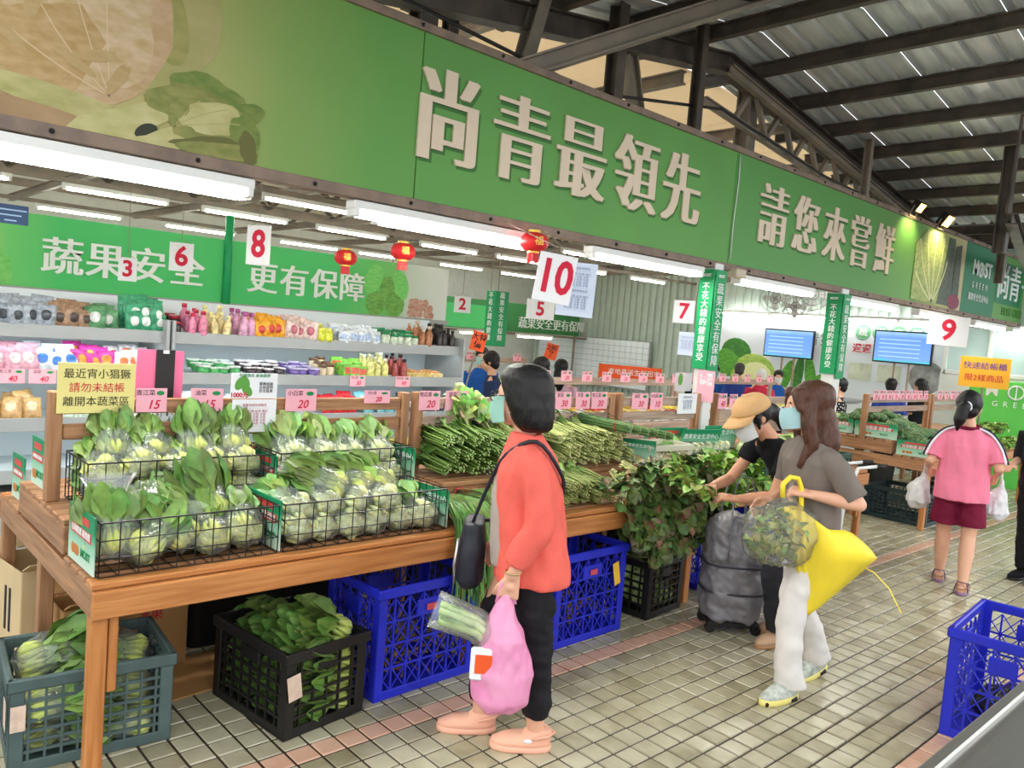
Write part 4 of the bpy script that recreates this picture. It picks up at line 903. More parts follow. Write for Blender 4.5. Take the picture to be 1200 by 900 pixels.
def cabbage(seed):
    random.seed(seed); mb = MB(); mb.ell((0, 0, 0), (.07, .07, .058), 12, 8, col=C_(190, 204, 140))
    for i in range(9):
        a = i * 2.4; leaf(mb, (.05 * cos(a), .05 * sin(a), -.05), (cos(a) * .5, sin(a) * .5, 1), (cos(a), sin(a), 0), .13, .13, 1.0, C_(220, 226, 180), C_(150, 180, 98), 5, -.15)
    return mb.mesh('cabbage', VEG, True, True)
CAB = [cabbage(1), cabbage(2)]
for i in range(14):
    w = bk2_M @ Vector((-.15 + .1 * (i % 4), -.1 + .2 * ((i // 4) % 2), .08 + .11 * (i // 8) + .03 * (i % 3)))
    tag(O('cabbage', CAB[i % 2], None, w, (rnd(-1, 1), rnd(-1, 1), rnd(0, 6))), 'small pale cabbage piled in the black crate beside the wheeled bag', 'vegetable', 'cabbages in the far black crate')
for i in range(3):
    bag((3.84 + .1 * i, 2.84 + .03 * i, .37), 1.2, .5, 0, 'w', 'clear bag of greens on top of the cabbage crate, %s from the left' % ORD[i], 'bags on the cabbage crate', .9)
STRAW = mat('dry_trimmings', (150, 120, 80), .8, .2, var=.3, vscale=30)
for cr, lab in ((bl1, 'heap of dry vegetable trimmings inside the blue crate by the black crate'), (bl2, 'heap of brown trimmings inside the blue crate with the yellow tag')):
    mb = MB()
    for i in range(160):
        a = rnd(-.2, .2), rnd(-.13, .13), .03 + rnd(0, .17); b = Vector(a) + Vector((rnd(-.06, .06), rnd(-.06, .06), rnd(-.03, .05))); mb.bar(a, b, .008, .004)
    o = B('trimmings', mb, STRAW, None, loc=cr.location, rot=cr.rotation_euler); tag(o, lab, 'trimmings'); o['kind'] = 'stuff'
mb = MB(); mb.ell((0, 0, .09), (.2, .13, .085), 14, 8); o = remesh(mb, 'black_plastic_bag', mat('black_film', (24, 24, 28), .25, .6, bump=.4, bscale=18), .014, 1, None, .035, 11, loc=(4.13, .95, .02)); tag(o, 'crumpled black plastic bag in the blue crate at the right edge', 'bag')

# white basket, dark crates, radishes, red tray on the further benches
WB = mat('off_white_plastic', (206, 204, 180), .5, .4)
crate('plastic_basket', 'off-white plastic basket on the tier beside the scallions', .42, .24, .12, WB, (4.42, 3.24, .822), RAD(-6), 'g', nx=12, nz=2)
DG = mat('deep_green_plastic', (30, 66, 48), .5, .4, var=.15)
crate('produce_tray', 'deep green plastic tray behind the capped woman\'s hands', .5, .34, .17, DG, (5.7, 2.98, .694), RAD(3), 'g', nx=9, nz=3)
crate('produce_tray', 'deep green plastic tray right of the light green leaves', .46, .34, .16, DG, (4.95, 3.0, .694), RAD(-3), 'g', nx=9, nz=3)
crate('produce_tray', 'deep green plastic tray under the scallion basket on the lower tier', .4, .3, .14, DG, (6.3, 2.98, .694), RAD(0), 'g', nx=9, nz=3)
REDP = mat('red_plastic', (206, 26, 50), .4, .5)
t = T('red_tray', 'bright red plastic tray beyond the beige cap brim', 'tray', (5.95, 3.28, .822), RAD(-5))
for c, d in (((0, 0, .006), (.36, .24, .012)), ((0, -.12, .06), (.36, .012, .12)), ((0, .12, .06), (.36, .012, .12)), ((-.18, 0, .06), (.012, .24, .12)), ((.18, 0, .06), (.012, .24, .12))):
    mb = MB(); mb.cbox(c, d, .003); B('tray_wall' if d[2] > .05 else 'tray_base', mb, REDP, t)
def radish(seed):
    random.seed(seed); mb = MB(); P = [(x * .26, rnd(-.006, .006), rnd(-.006, .006)) for x in (0, .08, .3, .6, .85, 1)]
    mb.tube(P, [.008, .026, .034, .031, .018, .003], 10, cols=[C_(150, 180, 100), C_(214, 220, 170), C_(236, 232, 214), C_(238, 234, 220), C_(232, 226, 210), C_(226, 216, 196)]); return mb.mesh('radish', VEG, True, True)
RAD_ = [radish(1), radish(2)]
for i in range(10):
    tag(O('white_radish', RAD_[i % 2], None, (5.58 + .055 * (i % 7), 2.9 + .03 * (i // 7), .76 + .06 * (i // 7)), (rnd(0, 6), -.15, FW_ + rnd(-.3, .3))), 'white radish lying in the deep green tray by the capped woman', 'vegetable', 'white radishes in the tray')
for i in range(6):
    tag(O('napa_cabbage', CAB[i % 2], None, (5.42 + .11 * i, 3.14 + rnd(-.02, .03), .875), (0, 1.2, rnd(0, 6)), (1, 1, 1.7)), 'pale napa cabbage, %s in the row behind the radishes' % ORD[i], 'vegetable', 'napa cabbages')
for i in range(7):
    bag((4.7 + .075 * i, 3.16, .87), 1.57 + rnd(-.3, .3), .15, 0, 'w', 'clear bag of cucumbers and greens, %s right of the off-white basket' % ORD[i], 'bags right of the off-white basket', .85, 4)
for i in range(5): bag((4.79 + .085 * i, 2.92, .765), 1.6, .15, 0, 'd', 'clear bag of dark greens, %s in the tray by the light leaves' % ORD[i], 'bags in the deep green tray', .9, 4)
# broccoli
def brocc(seed):
    random.seed(seed); mb = MB(); c = C_(74, 104, 58)
    mb.tube([(0, 0, -.07), (0, 0, 0)], [.02, .026], 8, col=C_(150, 170, 110))
    for i in range(26):
        a = i * 2.4; t = math.sqrt(i / 26); mb.ell((.065 * t * cos(a), .065 * t * sin(a), .045 * (1 - t * t) + rnd(-.004, .004)), .021 + rnd(0, .006), 7, 5, col=tuple(x * rnd(.75, 1.25) for x in c))
    return mb.mesh('broccoli', VEG, True, True)
BR = [brocc(s) for s in (1, 2, 3)]; random.seed(3)
for i in range(56):
    up = i < 34; k = i if up else i - 34; ky = k % 7 if up else k % 4; 
    x = 8.28 + .135 * (k // (7 if up else 4)) + rnd(-.03, .03); y = (3.22 + .095 * ky) if up else (2.83 + .08 * ky); z = (.90 if up else .77) + (.07 if 1 < ky < 5 else 0) + rnd(0, .05)
    tag(O('broccoli', BR[i % 3], None, (x, y, z), (rnd(-.6, .3), rnd(-.7, .2), rnd(0, 6)), 1.1), 'broccoli head in the upper heap of the far bench' if up else 'broccoli head in the lower heap of the far bench', 'vegetable', 'broccoli on the far bench')
for i in range(10):
    tag(O('cabbage', CAB[i % 2], None, (8.22 + rnd(-.02, .2), 3.6 + .06 * i, .9 + rnd(0, .04)), (rnd(-1, 1), rnd(-1, 1), 0), .9), 'pale cabbage on the back side of the broccoli bench', 'vegetable', 'cabbages behind the broccoli')
bunch_set('leaf_bunch', 'pale leafy bunch', LIG, [((10.0 + .17 * (k % 8), 2.95 + .3 * (k // 8), .75 + .13 * (k // 8)), (0, 0, -FW_ + rnd(-.8, .8)), 1.1) for k in range(16)], 'leafy bunches on the farthest bench', 'on the farthest bench at the right edge')

# cardboard boxes --------------------------------------------------
CB = mat('brown_cardboard', (178, 134, 84), .75, .2, var=.07, vscale=6); CBL = mat('pale_cardboard', (206, 182, 140), .75, .2, var=.06, vscale=6)
def carton(label, loc, d, rz, m, txt=None):
    t = T('cardboard_box', label, 'box', loc, rz); L, W, H = d; th = .006
    for nm, c, dd in (('box_base', (0, 0, th / 2), (L, W, th)), ('box_side', (0, -W / 2, H / 2), (L, th, H)), ('box_side', (0, W / 2, H / 2), (L, th, H)), ('box_side', (-L / 2, 0, H / 2), (th, W, H)), ('box_side', (L / 2, 0, H / 2), (th, W, H))):
        mb = MB(); mb.cbox(c, dd, .001); B(nm, mb, m, t)
    for s in (-1, 1):
        mb = MB(); M = Matrix.Rotation(s * .5, 3, 'X'); mb.cbox((0, s * (W / 2 + .04), H + .03), (L, .09, th), .001, M); B('box_flap', mb, m, t)
    if txt:
        O('letter', text_mesh(txt, .06, REDI, .0008), t, (0, -W / 2 - .005, H * .6), FRONT); [child_card(t, (-L / 2 - .005, -.06 + .05 * q, H * .5), (.02, H * .5), BLACKI, (0, 0, pi / 2), 'black_print') for q in range(2)]
    return t
carton('brown cardboard box with red characters behind the grey-green crate', (1.2, 3.72, 0), (.34, .4, .42), RAD(4), CB, '蔬果')
carton('pale cardboard box with black letters behind the middle bench leg', (.92, 4.1, 0), (.3, .36, .4), RAD(8), CBL, '鮮')
carton('brown cardboard box with red characters between the near bench legs', (1.0, 3.55, 0), (.3, .2, .36), RAD(2), CB, '鮮蔬')
mb = MB(); mb.cbox((0, 0, .004), (.5, .36, .006), .001); tag(B('cardboard_sheet', mb, CB, loc=(1.36, 3.38, .0), rot=(0, 0, .1)), 'flattened brown cardboard sheet on the tiles behind the black crate', 'cardboard')
# ------------------------------------------------------------------ inner green sign and far sign
INS = mat('bright_sign_green', (72, 190, 104), .5, .4, var=.04, vscale=2); GREYT = mat('grey_trim', (150, 152, 152), .5, .4)
sg = T('inner_sign', 'bright green inner sign with white Chinese lettering above the chilled shelves', 'sign', (0, 9.5, 0))
SGI1 = ramp_mat('inner_print_left', [(0, (196, 206, 120)), (.5, (110, 200, 110)), (1, (72, 190, 104))], 0, 1.2, 2.2)
SGI2 = ramp_mat('inner_print_right', [(0, (72, 190, 104)), (.5, (112, 186, 96)), (.62, (190, 204, 186)), (1, (216, 220, 216))], 0, 5.4, 7.4)
for x0, x1, m in ((.6, 3.96, SGI1), (3.98, 7.35, SGI2)):
    mb = MB(); mb.cbox(((x0 + x1) / 2, 0, 2.03), (x1 - x0, .05, .76), .003); B('sign_panel', mb, m, sg)
mb = MB(); mb.cbox((3.98, -.02, 1.62), (6.8, .09, .07), .004); B('sign_frame_rail', mb, GREYT, sg)
for s_, x in zip('蔬果安全更有保障', (2.2, 2.62, 3.06, 3.5, 4.43, 4.86, 5.29, 5.71)):
    O('letter', text_mesh(s_, .41, WL, .006, .001, .009), sg, (x, -.035, 1.975), FRONT)
for x, z, r in ((6.1, 1.82, .16), (6.42, 1.83, .17), (6.3, 2.05, .15)): mb = MB(); mb.ell((x, -.026, z), (r, .004, r * 1.1), 14, 6); B('melon_print', mb, PM('print_melon', (124, 176, 84), (86, 146, 66)), sg)
for i in range(14): mb = MB(); mb.ell((6.7 + .09 * (i % 5) + rnd(-.02, .02), -.03, 1.72 + .08 * (i // 5) + rnd(-.02, .02)), (.055, .003, .055), 10, 5); B('nut_print', mb, PM('print_nut', (206, 170, 150), (160, 106, 90)), sg)
for x, z, a in ((6.05, 2.15, .4), (6.5, 2.1, -.3), (1.45, 2.1, .2), (1.6, 1.85, -.4)): mb = MB(); mb.ell((x, -.027, z), (.14, .003, .22), 12, 6, Matrix.Rotation(a, 3, 'Y')); B('leaf_print', mb, PM('print_big_leaf', (96, 190, 92), (132, 204, 110)), sg)
mb = MB(); mb.tube([(3.97, -.05, 1.5), (3.97, -.05, 2.7)], .05, 10); B('green_pipe', mb, PANG, sg, True)
for x in (1.2, 7.2): mb = MB(); mb.tube([(x, .04, 0), (x, .04, 1.7)], .03, 8); B('support_pole', mb, STEELL, sg)
fs = T('far_sign', 'far green sign with white Chinese lettering near the back corner', 'sign', (0, 12.8, 0))
mb = MB(); mb.cbox((11.6, 0, 1.85), (4.6, .06, .62), .003); B('sign_panel', mb, mat('sign_print_dull_green', (64, 134, 76), .55, .35), fs)
O('letter', text_mesh('蔬果安全更有保障', .27, WL, .006, 0, .005), fs, (13.0, -.036, 1.74), FRONT)
mb = MB(); mb.cbox((11.6, 0, 1.5), (4.8, .5, .05), .003); B('awning', mb, mat('awning_brown', (120, 108, 98), .6, .3), fs)
for x in (9.4, 13.8): mb = MB(); mb.tube([(x, 0, 0), (x, 0, 1.55)], .03, 8); B('support_pole', mb, STEELL, fs)
lm = dup(L2, (10.6, 12.5, 1.46), label='tube lamp under the far green sign, left of two', group='lamps under the far sign'); dup(L2, (12.2, 12.5, 1.46), label='tube lamp under the far green sign, right of two', group='lamps under the far sign')
gb = T('green_board', 'plain green board hanging over the back aisle behind card 2', 'board', (0, 11.2, 0)); mb = MB(); mb.cbox((8.6, 0, 1.78), (2.6, .05, .42), .003); B('board_panel', mb, INS, gb)
mb = MB(); mb.tube([(7.5, 0, 1.98), (7.5, 0, 2.9)], .01, 6); mb.tube([(9.7, 0, 1.98), (9.7, 0, 2.9)], .01, 6); B('hanging_wire', mb, STEELL, gb)

# ------------------------------------------------------------------ chilled display shelves
SHELL = mat('grey_enamel', (158, 162, 162), .4, .5, var=.03); INNER = mat('pale_liner', (206, 214, 216), .5, .4)
LED = mat('shelf_strip_light', (240, 250, 255), .5, emit=5)
def chiller(x0, x1, label):
    t = T('display_shelf', label, 'shelf', (x0, 5.6, 0)); L = x1 - x0
    for nm, c, d, m in (('back_panel', (L / 2, .62, .82), (L, .04, 1.64), INNER), ('base', (L / 2, .3, .18), (L, .66, .36), SHELL), ('end_panel', (.012, .32, .75), (.024, .6, 1.5), SHELL), ('end_panel', (L - .012, .32, .75), (.024, .6, 1.5), SHELL)):
        mb = MB(); mb.cbox(c, d, .004); B(nm, mb, m, t)
    for z, dep in ((1.40, .5), (1.12, .55), (.82, .6), (.5, .62)):
        mb = MB(); mb.cbox((L / 2, .6 - dep / 2, z - .012), (L - .05, dep, .024), .003); sh = B('shelf_board', mb, INNER, t)
        mb = MB(); mb.cbox((L / 2, .6 - dep - .012, z - .02), (L, .02, .085), .004); B('shelf_lip', mb, SHELL, sh)
        if z > .6: mb = MB(); mb.box((L / 2, .6 - dep + .03, z - .045), (L - .1, .025, .02)); B('strip_light', mb, LED, sh)
    return t
chiller(-1.0, 1.985, 'grey chilled display shelf at the left, behind the yellow notice'); chiller(2.0, 4.62, 'grey chilled display shelf right of the black clipboard, full of jars')
def prodmat(c): return mat('pack_%02x%02x%02x' % c, c, .35, .5, var=.4, vscale=45)
PR_ = {}
def prod(kind, c, c2):
    k = (kind, c, c2)
    if k in PR_: return PR_[k]
    mb = MB()
    if kind == 'bottle': mb.lathe([(.026, 0), (.028, .01), (.028, .085), (.012, .115), (.012, .125)], 12); mb.mi = 1; mb.lathe([(.015, .124), (.015, .145), (.012, .147)], 10)
    elif kind == 'jar': mb.lathe([(.03, 0), (.034, .008), (.034, .06), (.028, .07)], 12); mb.mi = 1; mb.lathe([(.031, .069), (.031, .086), (.029, .088)], 12)
    elif kind == 'tub': mb.lathe([(.03, 0), (.037, .045)], 12); mb.mi = 1; mb.lathe([(.04, .044), (.04, .052), (.036, .054)], 12)
    elif kind == 'pack':
        vs_ = []; 
        for i, (z, hx, hy) in enumerate(((0, .05, .004), (.015, .048, .02), (.06, .05, .026), (.1, .048, .02), (.125, .05, .004))):
            for a in range(10): q = 2 * pi * a / 10; vs_.append((hx * math.copysign(abs(cos(q)) ** .5, cos(q)), hy * sin(q), z))
        mb.add(vs_, [(i * 10 + j, i * 10 + (j + 1) % 10, (i + 1) * 10 + (j + 1) % 10, (i + 1) * 10 + j) for i in range(4) for j in range(10)] + [tuple(range(9, -1, -1)), tuple(range(40, 50))]); mb.mi = 1; mb.ell((0, -.02, .065), (.03, .008, .03), 10, 6)
    elif kind == 'box': mb.cbox((0, 0, .045), (.075, .05, .09), .003); mb.mi = 1; mb.cbox((0, -.0255, .045), (.06, .003, .045), .001)
    elif kind == 'tray': mb.cbox((0, 0, .02), (.15, .12, .04), .006); mb.mi = 1; [mb.ell((rnd(-.05, .05), rnd(-.035, .035), .045), (.02, .018, .014), 7, 5) for _ in range(10)]
    me = mb.mesh(kind, [prodmat(c), prodmat(c2)], kind in ('bottle', 'jar', 'tub', 'pack')); PR_[k] = me; return me
NAMES = {'bottle': 'bottle', 'jar': 'jar', 'tub': 'tub', 'pack': 'packet', 'box': 'carton', 'tray': 'food_tray'}
def shelf_run(x0, x1, z, kind, c, c2, desc, where, step=.068, deep=3, y0=5.72, tilt=0.0, layers=1):
    step *= 1.12; n = max(1, int((x1 - x0) / step + .3)); lab = '%s on the %s' % (desc, where)
    for i in range(n):
        for r in range(deep):
            for q in range(layers):
                o = O(NAMES[kind], prod(kind, c, c2), None, (x0 + step * (i + .5) + rnd(-.008, .008), y0 + r * .085 + rnd(-.02, .02), z + q * .055 + (.02 * r if kind != 'tray' else 0)), (tilt + rnd(-.15, .05), rnd(-.12, .12) if kind == 'pack' else 0, rnd(-.5, .5) if kind in ('pack', 'box') else rnd(0, 6)), rnd(1.0, 1.3))
                tag(o, lab + ', %s from left, %s row%s' % (ORD[i], ('front', 'second', 'back')[r], ', upper layer' if q else ''), 'grocery', desc + 's on the ' + where)
TS, MS, LS = 'top shelf', 'middle shelf', 'low shelf'
random.seed(21)
for a in ((.9, 1.28, 'pack', (150, 160, 170), (60, 66, 72), 'silver and black seaweed packet'), (1.28, 1.5, 'pack', (150, 120, 96), (70, 60, 56), 'brown dried food packet'), (1.5, 1.66, 'pack', (84, 140, 96), (200, 206, 200), 'green leaf packet'),
          (1.74, 1.97, 'pack', (60, 150, 110), (226, 232, 226), 'teal and white heaped packet')): shelf_run(a[0], a[1], 1.405, a[2], a[3], a[4], a[5], TS, layers=2 if 'heaped' in a[5] else 1)
for a in ((2.03, 2.13, 'jar', (36, 26, 30), (150, 30, 46), 'black jar with a red cap'), (2.13, 2.3, 'bottle', (206, 120, 150), (190, 40, 70), 'pink bottle with a red cap'), (2.3, 2.5, 'bottle', (214, 196, 140), (236, 220, 150), 'pale yellow bottle'), (2.5, 2.64, 'bottle', (206, 150, 180), (170, 80, 140), 'pink and purple bottle'),
          (2.64, 2.9, 'pack', (236, 160, 50), (200, 60, 50), 'yellow snack packet'), (2.9, 3.14, 'pack', (222, 196, 190), (180, 96, 110), 'pale pink packet'), (3.14, 3.34, 'jar', (200, 206, 60), (226, 220, 90), 'yellow-green can'), (3.36, 3.74, 'box', (214, 222, 234), (170, 190, 220), 'white and blue carton'),
          (3.76, 4.12, 'jar', (196, 206, 186), (30, 130, 80), 'jar with a green lid'), (4.14, 4.32, 'bottle', (170, 110, 70), (206, 190, 170), 'brown bottle'), (4.34, 4.56, 'bottle', (40, 34, 32), (30, 26, 26), 'black sauce bottle')): shelf_run(a[0], a[1], 1.405, a[2], a[3], a[4], a[5], TS)
for a in ((.9, 1.2, 'pack', (226, 160, 176), (240, 230, 232), 'pink and white packet'), (1.2, 1.42, 'pack', (216, 228, 240), (60, 120, 200), 'blue and white packet'), (1.42, 1.66, 'pack', (200, 60, 150), (240, 150, 60), 'magenta packet'), (1.66, 1.94, 'pack', (236, 226, 220), (230, 120, 70), 'orange and white packet')): shelf_run(a[0], a[1], 1.125, a[2], a[3], a[4], a[5], MS, y0=5.68, tilt=-.35)
for a in ((2.2, 2.55, 'tub', (70, 160, 90), (200, 210, 200), 'small green tub'), (2.56, 2.9, 'tub', (60, 50, 56), (222, 216, 220), 'dark tub with a pale lid'), (2.92, 3.14, 'tub', (110, 90, 160), (190, 180, 214), 'purple tub'), (3.16, 3.36, 'jar', (206, 190, 160), (110, 80, 60), 'mixed pickle jar'), (3.38, 3.6, 'box', (120, 190, 70), (214, 90, 70), 'green and red carton'),
          (3.62, 3.86, 'bottle', (214, 210, 130), (236, 232, 190), 'pale yellow juice bottle'), (3.88, 4.06, 'bottle', (150, 60, 56), (26, 22, 22), 'red bottle with a black cap')): shelf_run(a[0], a[1], 1.125, a[2], a[3], a[4], a[5], MS, y0=5.68)
shelf_run(4.08, 4.56, 1.125, 'tray', (214, 190, 120), (196, 140, 80), 'yellow tray of dried food', MS, .16, 2, 5.74)
for a in ((.9, 1.3, 'pack', (190, 150, 96), (222, 200, 160), 'bag of brown mushrooms'), (1.32, 1.6, 'pack', (206, 220, 200), (90, 160, 80), 'clear pack of green sprouts'), (1.62, 1.95, 'pack', (220, 224, 226), (190, 60, 70), 'white pack with a red label'), (2.1, 2.6, 'pack', (224, 226, 224), (120, 160, 120), 'white frozen pack'), (3.2, 3.55, 'pack', (206, 40, 50), (230, 90, 90), 'large red packet'),
          (3.6, 4.0, 'pack', (110, 180, 190), (220, 230, 230), 'teal packet'), (4.02, 4.5, 'pack', (60, 60, 66), (200, 206, 210), 'dark packet')): shelf_run(a[0], a[1], .825, a[2], a[3], a[4], a[5], LS, .1, 2, 5.66, -.4)
shelf_run(2.0, 4.5, .505, 'box', (226, 200, 70), (190, 50, 60), 'small coloured carton', 'lowest shelf', .09, 1, 5.62)
for i, x in enumerate((1.05, 1.22, 1.75, 3.5, 3.95)):
    price_card(x, 1.1, .15, .09, str((40, 40, 25, 30, 99)[i]), NM[i], 'pink price card on the middle chilled shelf edge, %s from the left' % ORD[i], y=5.623)

# ------------------------------------------------------------------ hanging number cards
def ncard(n, loc, w, h, label, col=WHITEP, top=2.9, tilt=0, rz=None, anchor=None):
    x, y, z = loc; t = T('number_card', label, 'number card', loc, -math.atan2(x, y) if rz is None else rz)
    t.rotation_euler.y = tilt
    mb = MB(); mb.cbox((0, 0, 0), (w, .004, h), .001); B('card', mb, col, t)
    O('numeral', text_mesh(n, round(h * .95, 3), REDI, .001, h * .026, 0, sx=.95 if len(n) == 1 else .78), t, (0, -.0035, 0), FRONT)
    an = (0, 0, top - z) if anchor is None else Matrix.Rotation(-t.rotation_euler.z, 3, 'Z') @ (Vector(anchor) - Vector(loc))
    for s in (-1, 1):
        mb = MB(); mb.tube([(s * w * .42, 0, h * .46), (0, 0, h * .46 + .04), an], .0025, 5); B('hanging_string', mb, STEELL, t)
    return t
ncard('3', (2.19, 7.28, 1.87), .145, .2, 'white hanging card with a red 3 before the inner sign'); ncard('6', (2.45, 6.77, 2.0), .185, .235, 'white hanging card with a red 6 right of card 3'); ncard('8', (2.34, 5.09, 2.05), .2, .26, 'white hanging card with a red 8 seen at a slant', rz=-1.15)
ncard('2', (5.97, 7.39, 1.86), .195, .195, 'white hanging card with a red 2 above the orange placard'); ncard('7', (5.71, 4.05, 1.89), .175, .195, 'white hanging card with a red 7 left of the lettered column', top=2.9)
ncard('9', (9.66, 3.27, 1.99), .4, .335, 'large white hanging card with a red 9 near the right screen', tilt=.04, anchor=(9.7, 3.46, 2.22)); ncard('10', (2.99, 2.95, 1.915), .2, .255, 'large white hanging card with a red 10 above the woman in coral', tilt=.12, anchor=(3.02, 3.47, 2.2))
ncard('5', (5.61, 5.7, 1.84), .28, .2, 'white hanging card with a red 5 hidden behind card 10')
o = MB(); o.cbox((0, 0, 0), (.21, .003, .3), .001); o = tag(B('report_sheet', o, mat('pale_blue_paper', (206, 216, 236), .6, .3), loc=(3.27, 3.05, 1.88), rot=(0, .03, -.75)), 'pale blue printed report sheet hanging behind card 10', 'sheet')
O('text_line', text_mesh(TAB + '\n' + TAB, .0165, MATS['faded_blue_ink'], .0004), o, (0, -.0022, .0), FRONT); mb = MB(); mb.tube([(0, 0, .15), (-.2, .25, .33)], .002, 5); B('hanging_string', mb, STEELL, o)
o = MB(); o.cbox((0, 0, 0), (.17, .003, .2), .001); o = tag(B('report_sheet', o, MATS['pale_blue_paper'], loc=(5.75, 4.0, 1.62), rot=(0, 0, -.95)), 'pale printed sheet hanging below card 7', 'sheet'); O('text_line', text_mesh(TAB, .016, MATS['faded_blue_ink'], .0004), o, (0, -.0022, 0), FRONT); mb = MB(); mb.tube([(0, 0, .1), (0, 0, .2)], .002, 5); B('hanging_string', mb, STEELL, o)
# lanterns
def lantern(loc, label, s=1.0, top=2.9):
    t = T('red_lantern', label, 'lantern', loc, .3); RL = mat('red_silk', (206, 32, 40), .45, .4, var=.1); GD = mat('gold_trim', (226, 180, 70), .35, .5, metal=.4)
    mb = MB(); n = 20; pr = [(.03, .058), (.062, .05), (.085, .025), (.09, 0), (.085, -.025), (.062, -.05), (.03, -.058)]; vs_ = []
    for r, z in pr:
        for j in range(n): a = 2 * pi * j / n; k = r * (1 - .05 * (j % 2)); vs_.append((k * cos(a), k * sin(a), z))
    mb.add(vs_, [(i * n + j, (i + 1) * n + j, (i + 1) * n + (j + 1) % n, i * n + (j + 1) % n) for i in range(6) for j in range(n)] + [tuple(range(n)), tuple(range(7 * n - 1, 6 * n - 1, -1))]); B('lantern_body', mb, RL, t, True)
    for z in (.058, -.066): mb = MB(); mb.lathe([(.038, z), (.038, z + .014)], 14); B('gold_cap', mb, GD, t)
    mb = MB()
    for j in range(24): a = 2 * pi * j / 24; mb.tube([(.03 * cos(a), .03 * sin(a), -.064), (.033 * cos(a), .033 * sin(a), -.125)], .004, 4)
    B('tassel', mb, RL, t)
    O('letter', text_mesh('福', .06, GD, .001), t, (-.06, -.07, 0), (pi / 2, 0, -.7)); mb = MB(); mb.tube([(0, 0, .07), (0, 0, (top - loc[2]) / s)], .002, 5); B('hanging_string', mb, STEELL, t); t.scale = (s,) * 3
lantern((3.05, 5.17, 2.05), 'red paper lantern left of two over the jar shelf', .95); lantern((3.17, 4.62, 2.1), 'red paper lantern right of two over the jar shelf'); lantern((3.2, 3.35, 2.14), 'red paper lantern half hidden above card 10', .95, 2.2)
t = T('blue_sign', 'small dark blue hanging sign at the left edge', 'sign', (.92, 5.41, 2.06)); mb = MB(); mb.cbox((0, 0, 0), (.3, .01, .11), .002); B('panel', mb, mat('navy_panel', (30, 66, 110), .5, .4), t); [child_card(t, (.06, -.006, .025 - .03 * q), (.16 - .05 * q, .008), mat('pale_blue_letter', (170, 200, 230), .6, .3), name='white_print') for q in range(3)]
mb = MB(); mb.tube([(0, 0, .06), (0, 0, .84)], .004, 5); B('hanging_wire', mb, STEELL, t)

# ------------------------------------------------------------------ poster wall with screens
pw = T('poster_wall', 'white poster wall printed with vegetables and green round characters', 'poster', (14.0, 6.8, 0))
mb = MB(); mb.cbox((.05, 0, 1.35), (.08, 4.9, 1.75), .004); B('poster_board', mb, mat('poster_white', (226, 232, 238), .6, .3), pw)
def pprint(y, z, ry, rz_, m, a=0, nm='vegetable_print', k=0): mb = MB(); mb.ell((0, 0, 0), (.004, ry, rz_), 16, 8); o = B(nm, mb, m, pw, True); o.location = (.008 - .0012 * k, y - 6.8, z); o.rotation_euler = (a, 0, 0)
PGN = PM('print_fresh_green', (110, 176, 70), (70, 140, 50)); PYG = PM('print_yellow_green', (186, 206, 110), (140, 180, 76)); PDG = PM('print_deep_green', (50, 110, 50), (80, 140, 60))
for k, (y, z, ry, rz_, m, a) in enumerate(((8.6, 1.5, .34, .28, PDG, .2), (8.75, 1.3, .3, .3, PGN, 0), (8.2, 1.1, .5, .4, PYG, 0), (8.15, 1.08, .38, .3, mat('print_cut_pale', (226, 228, 170), .6, .3), 0), (7.5, 1.1, .12, .36, PGN, .35), (7.25, 1.15, .1, .4, PDG, .1), (7.0, 1.15, .11, .42, PGN, -.2), (6.7, .95, .35, .3, PGN, 0), (7.95, .8, .2, .2, REDI, 0), (5.0, 1.35, .28, .28, mat('print_photo_grey', (150, 150, 146), .6, .3, var=.4, vscale=8), 0))): pprint(y, z, ry, rz_, m, a, k=k % 5)
for i, ch in enumerate('蔬果產銷履'):
    y = 6.12 - .3 * i; mb = MB(); mb.tube([(0, .13 * cos(k * pi / 10), .13 * sin(k * pi / 10)) for k in range(21)], .01, 5); mb.ell((.004, 0, 0), (.003, .12, .12), 14, 6); B('round_print', mb, mat('print_soft_green', (110, 176, 130), .6, .3), pw, loc=(.006, y - 6.8, 2.05))
    O('letter', text_mesh(ch, .17, WL, .001, 0, .003), pw, (-.003, y - 6.8, 2.04), FACEX)
O('letter', text_mesh('週週1特價', .17, REDI, .001, .002), pw, (.004, 5.9 - 6.8, 1.75), FACEX); O('letter', text_mesh('尚青第一', .26, mat('grey_ink', (110, 140, 130), .6, .3), .001), pw, (.004, 6.9 - 6.8, 1.85), FACEX); O('letter', text_mesh('產\n地\n直\n送', .17, mat('teal_ink', (60, 120, 110), .6, .3), .001), pw, (.004, 4.52 - 6.8, 1.86), FACEX)
for i in range(2): mb = MB(); mb.cbox((.0, 6.1 - 6.8 - .5 * i, 1.35), (.006, .4, .3), .002); B('framed_print', mb, mat('print_beige', (206, 212, 190), .6, .3, var=.2, vscale=6), pw)
SCR = ramp_mat('screen_image', [(0, (60, 190, 190)), (.12, (110, 150, 220)), (.8, (96, 140, 226)), (1, (150, 190, 240))], 2, -.26, .26, .2)
b_ = SCR.node_tree.nodes['Principled BSDF']; cr_ = [n for n in SCR.node_tree.nodes if n.type == 'VALTORGB'][0]; SCR.node_tree.links.new(cr_.outputs[0], b_.inputs['Emission Color']); b_.inputs['Emission Strength'].default_value = .8
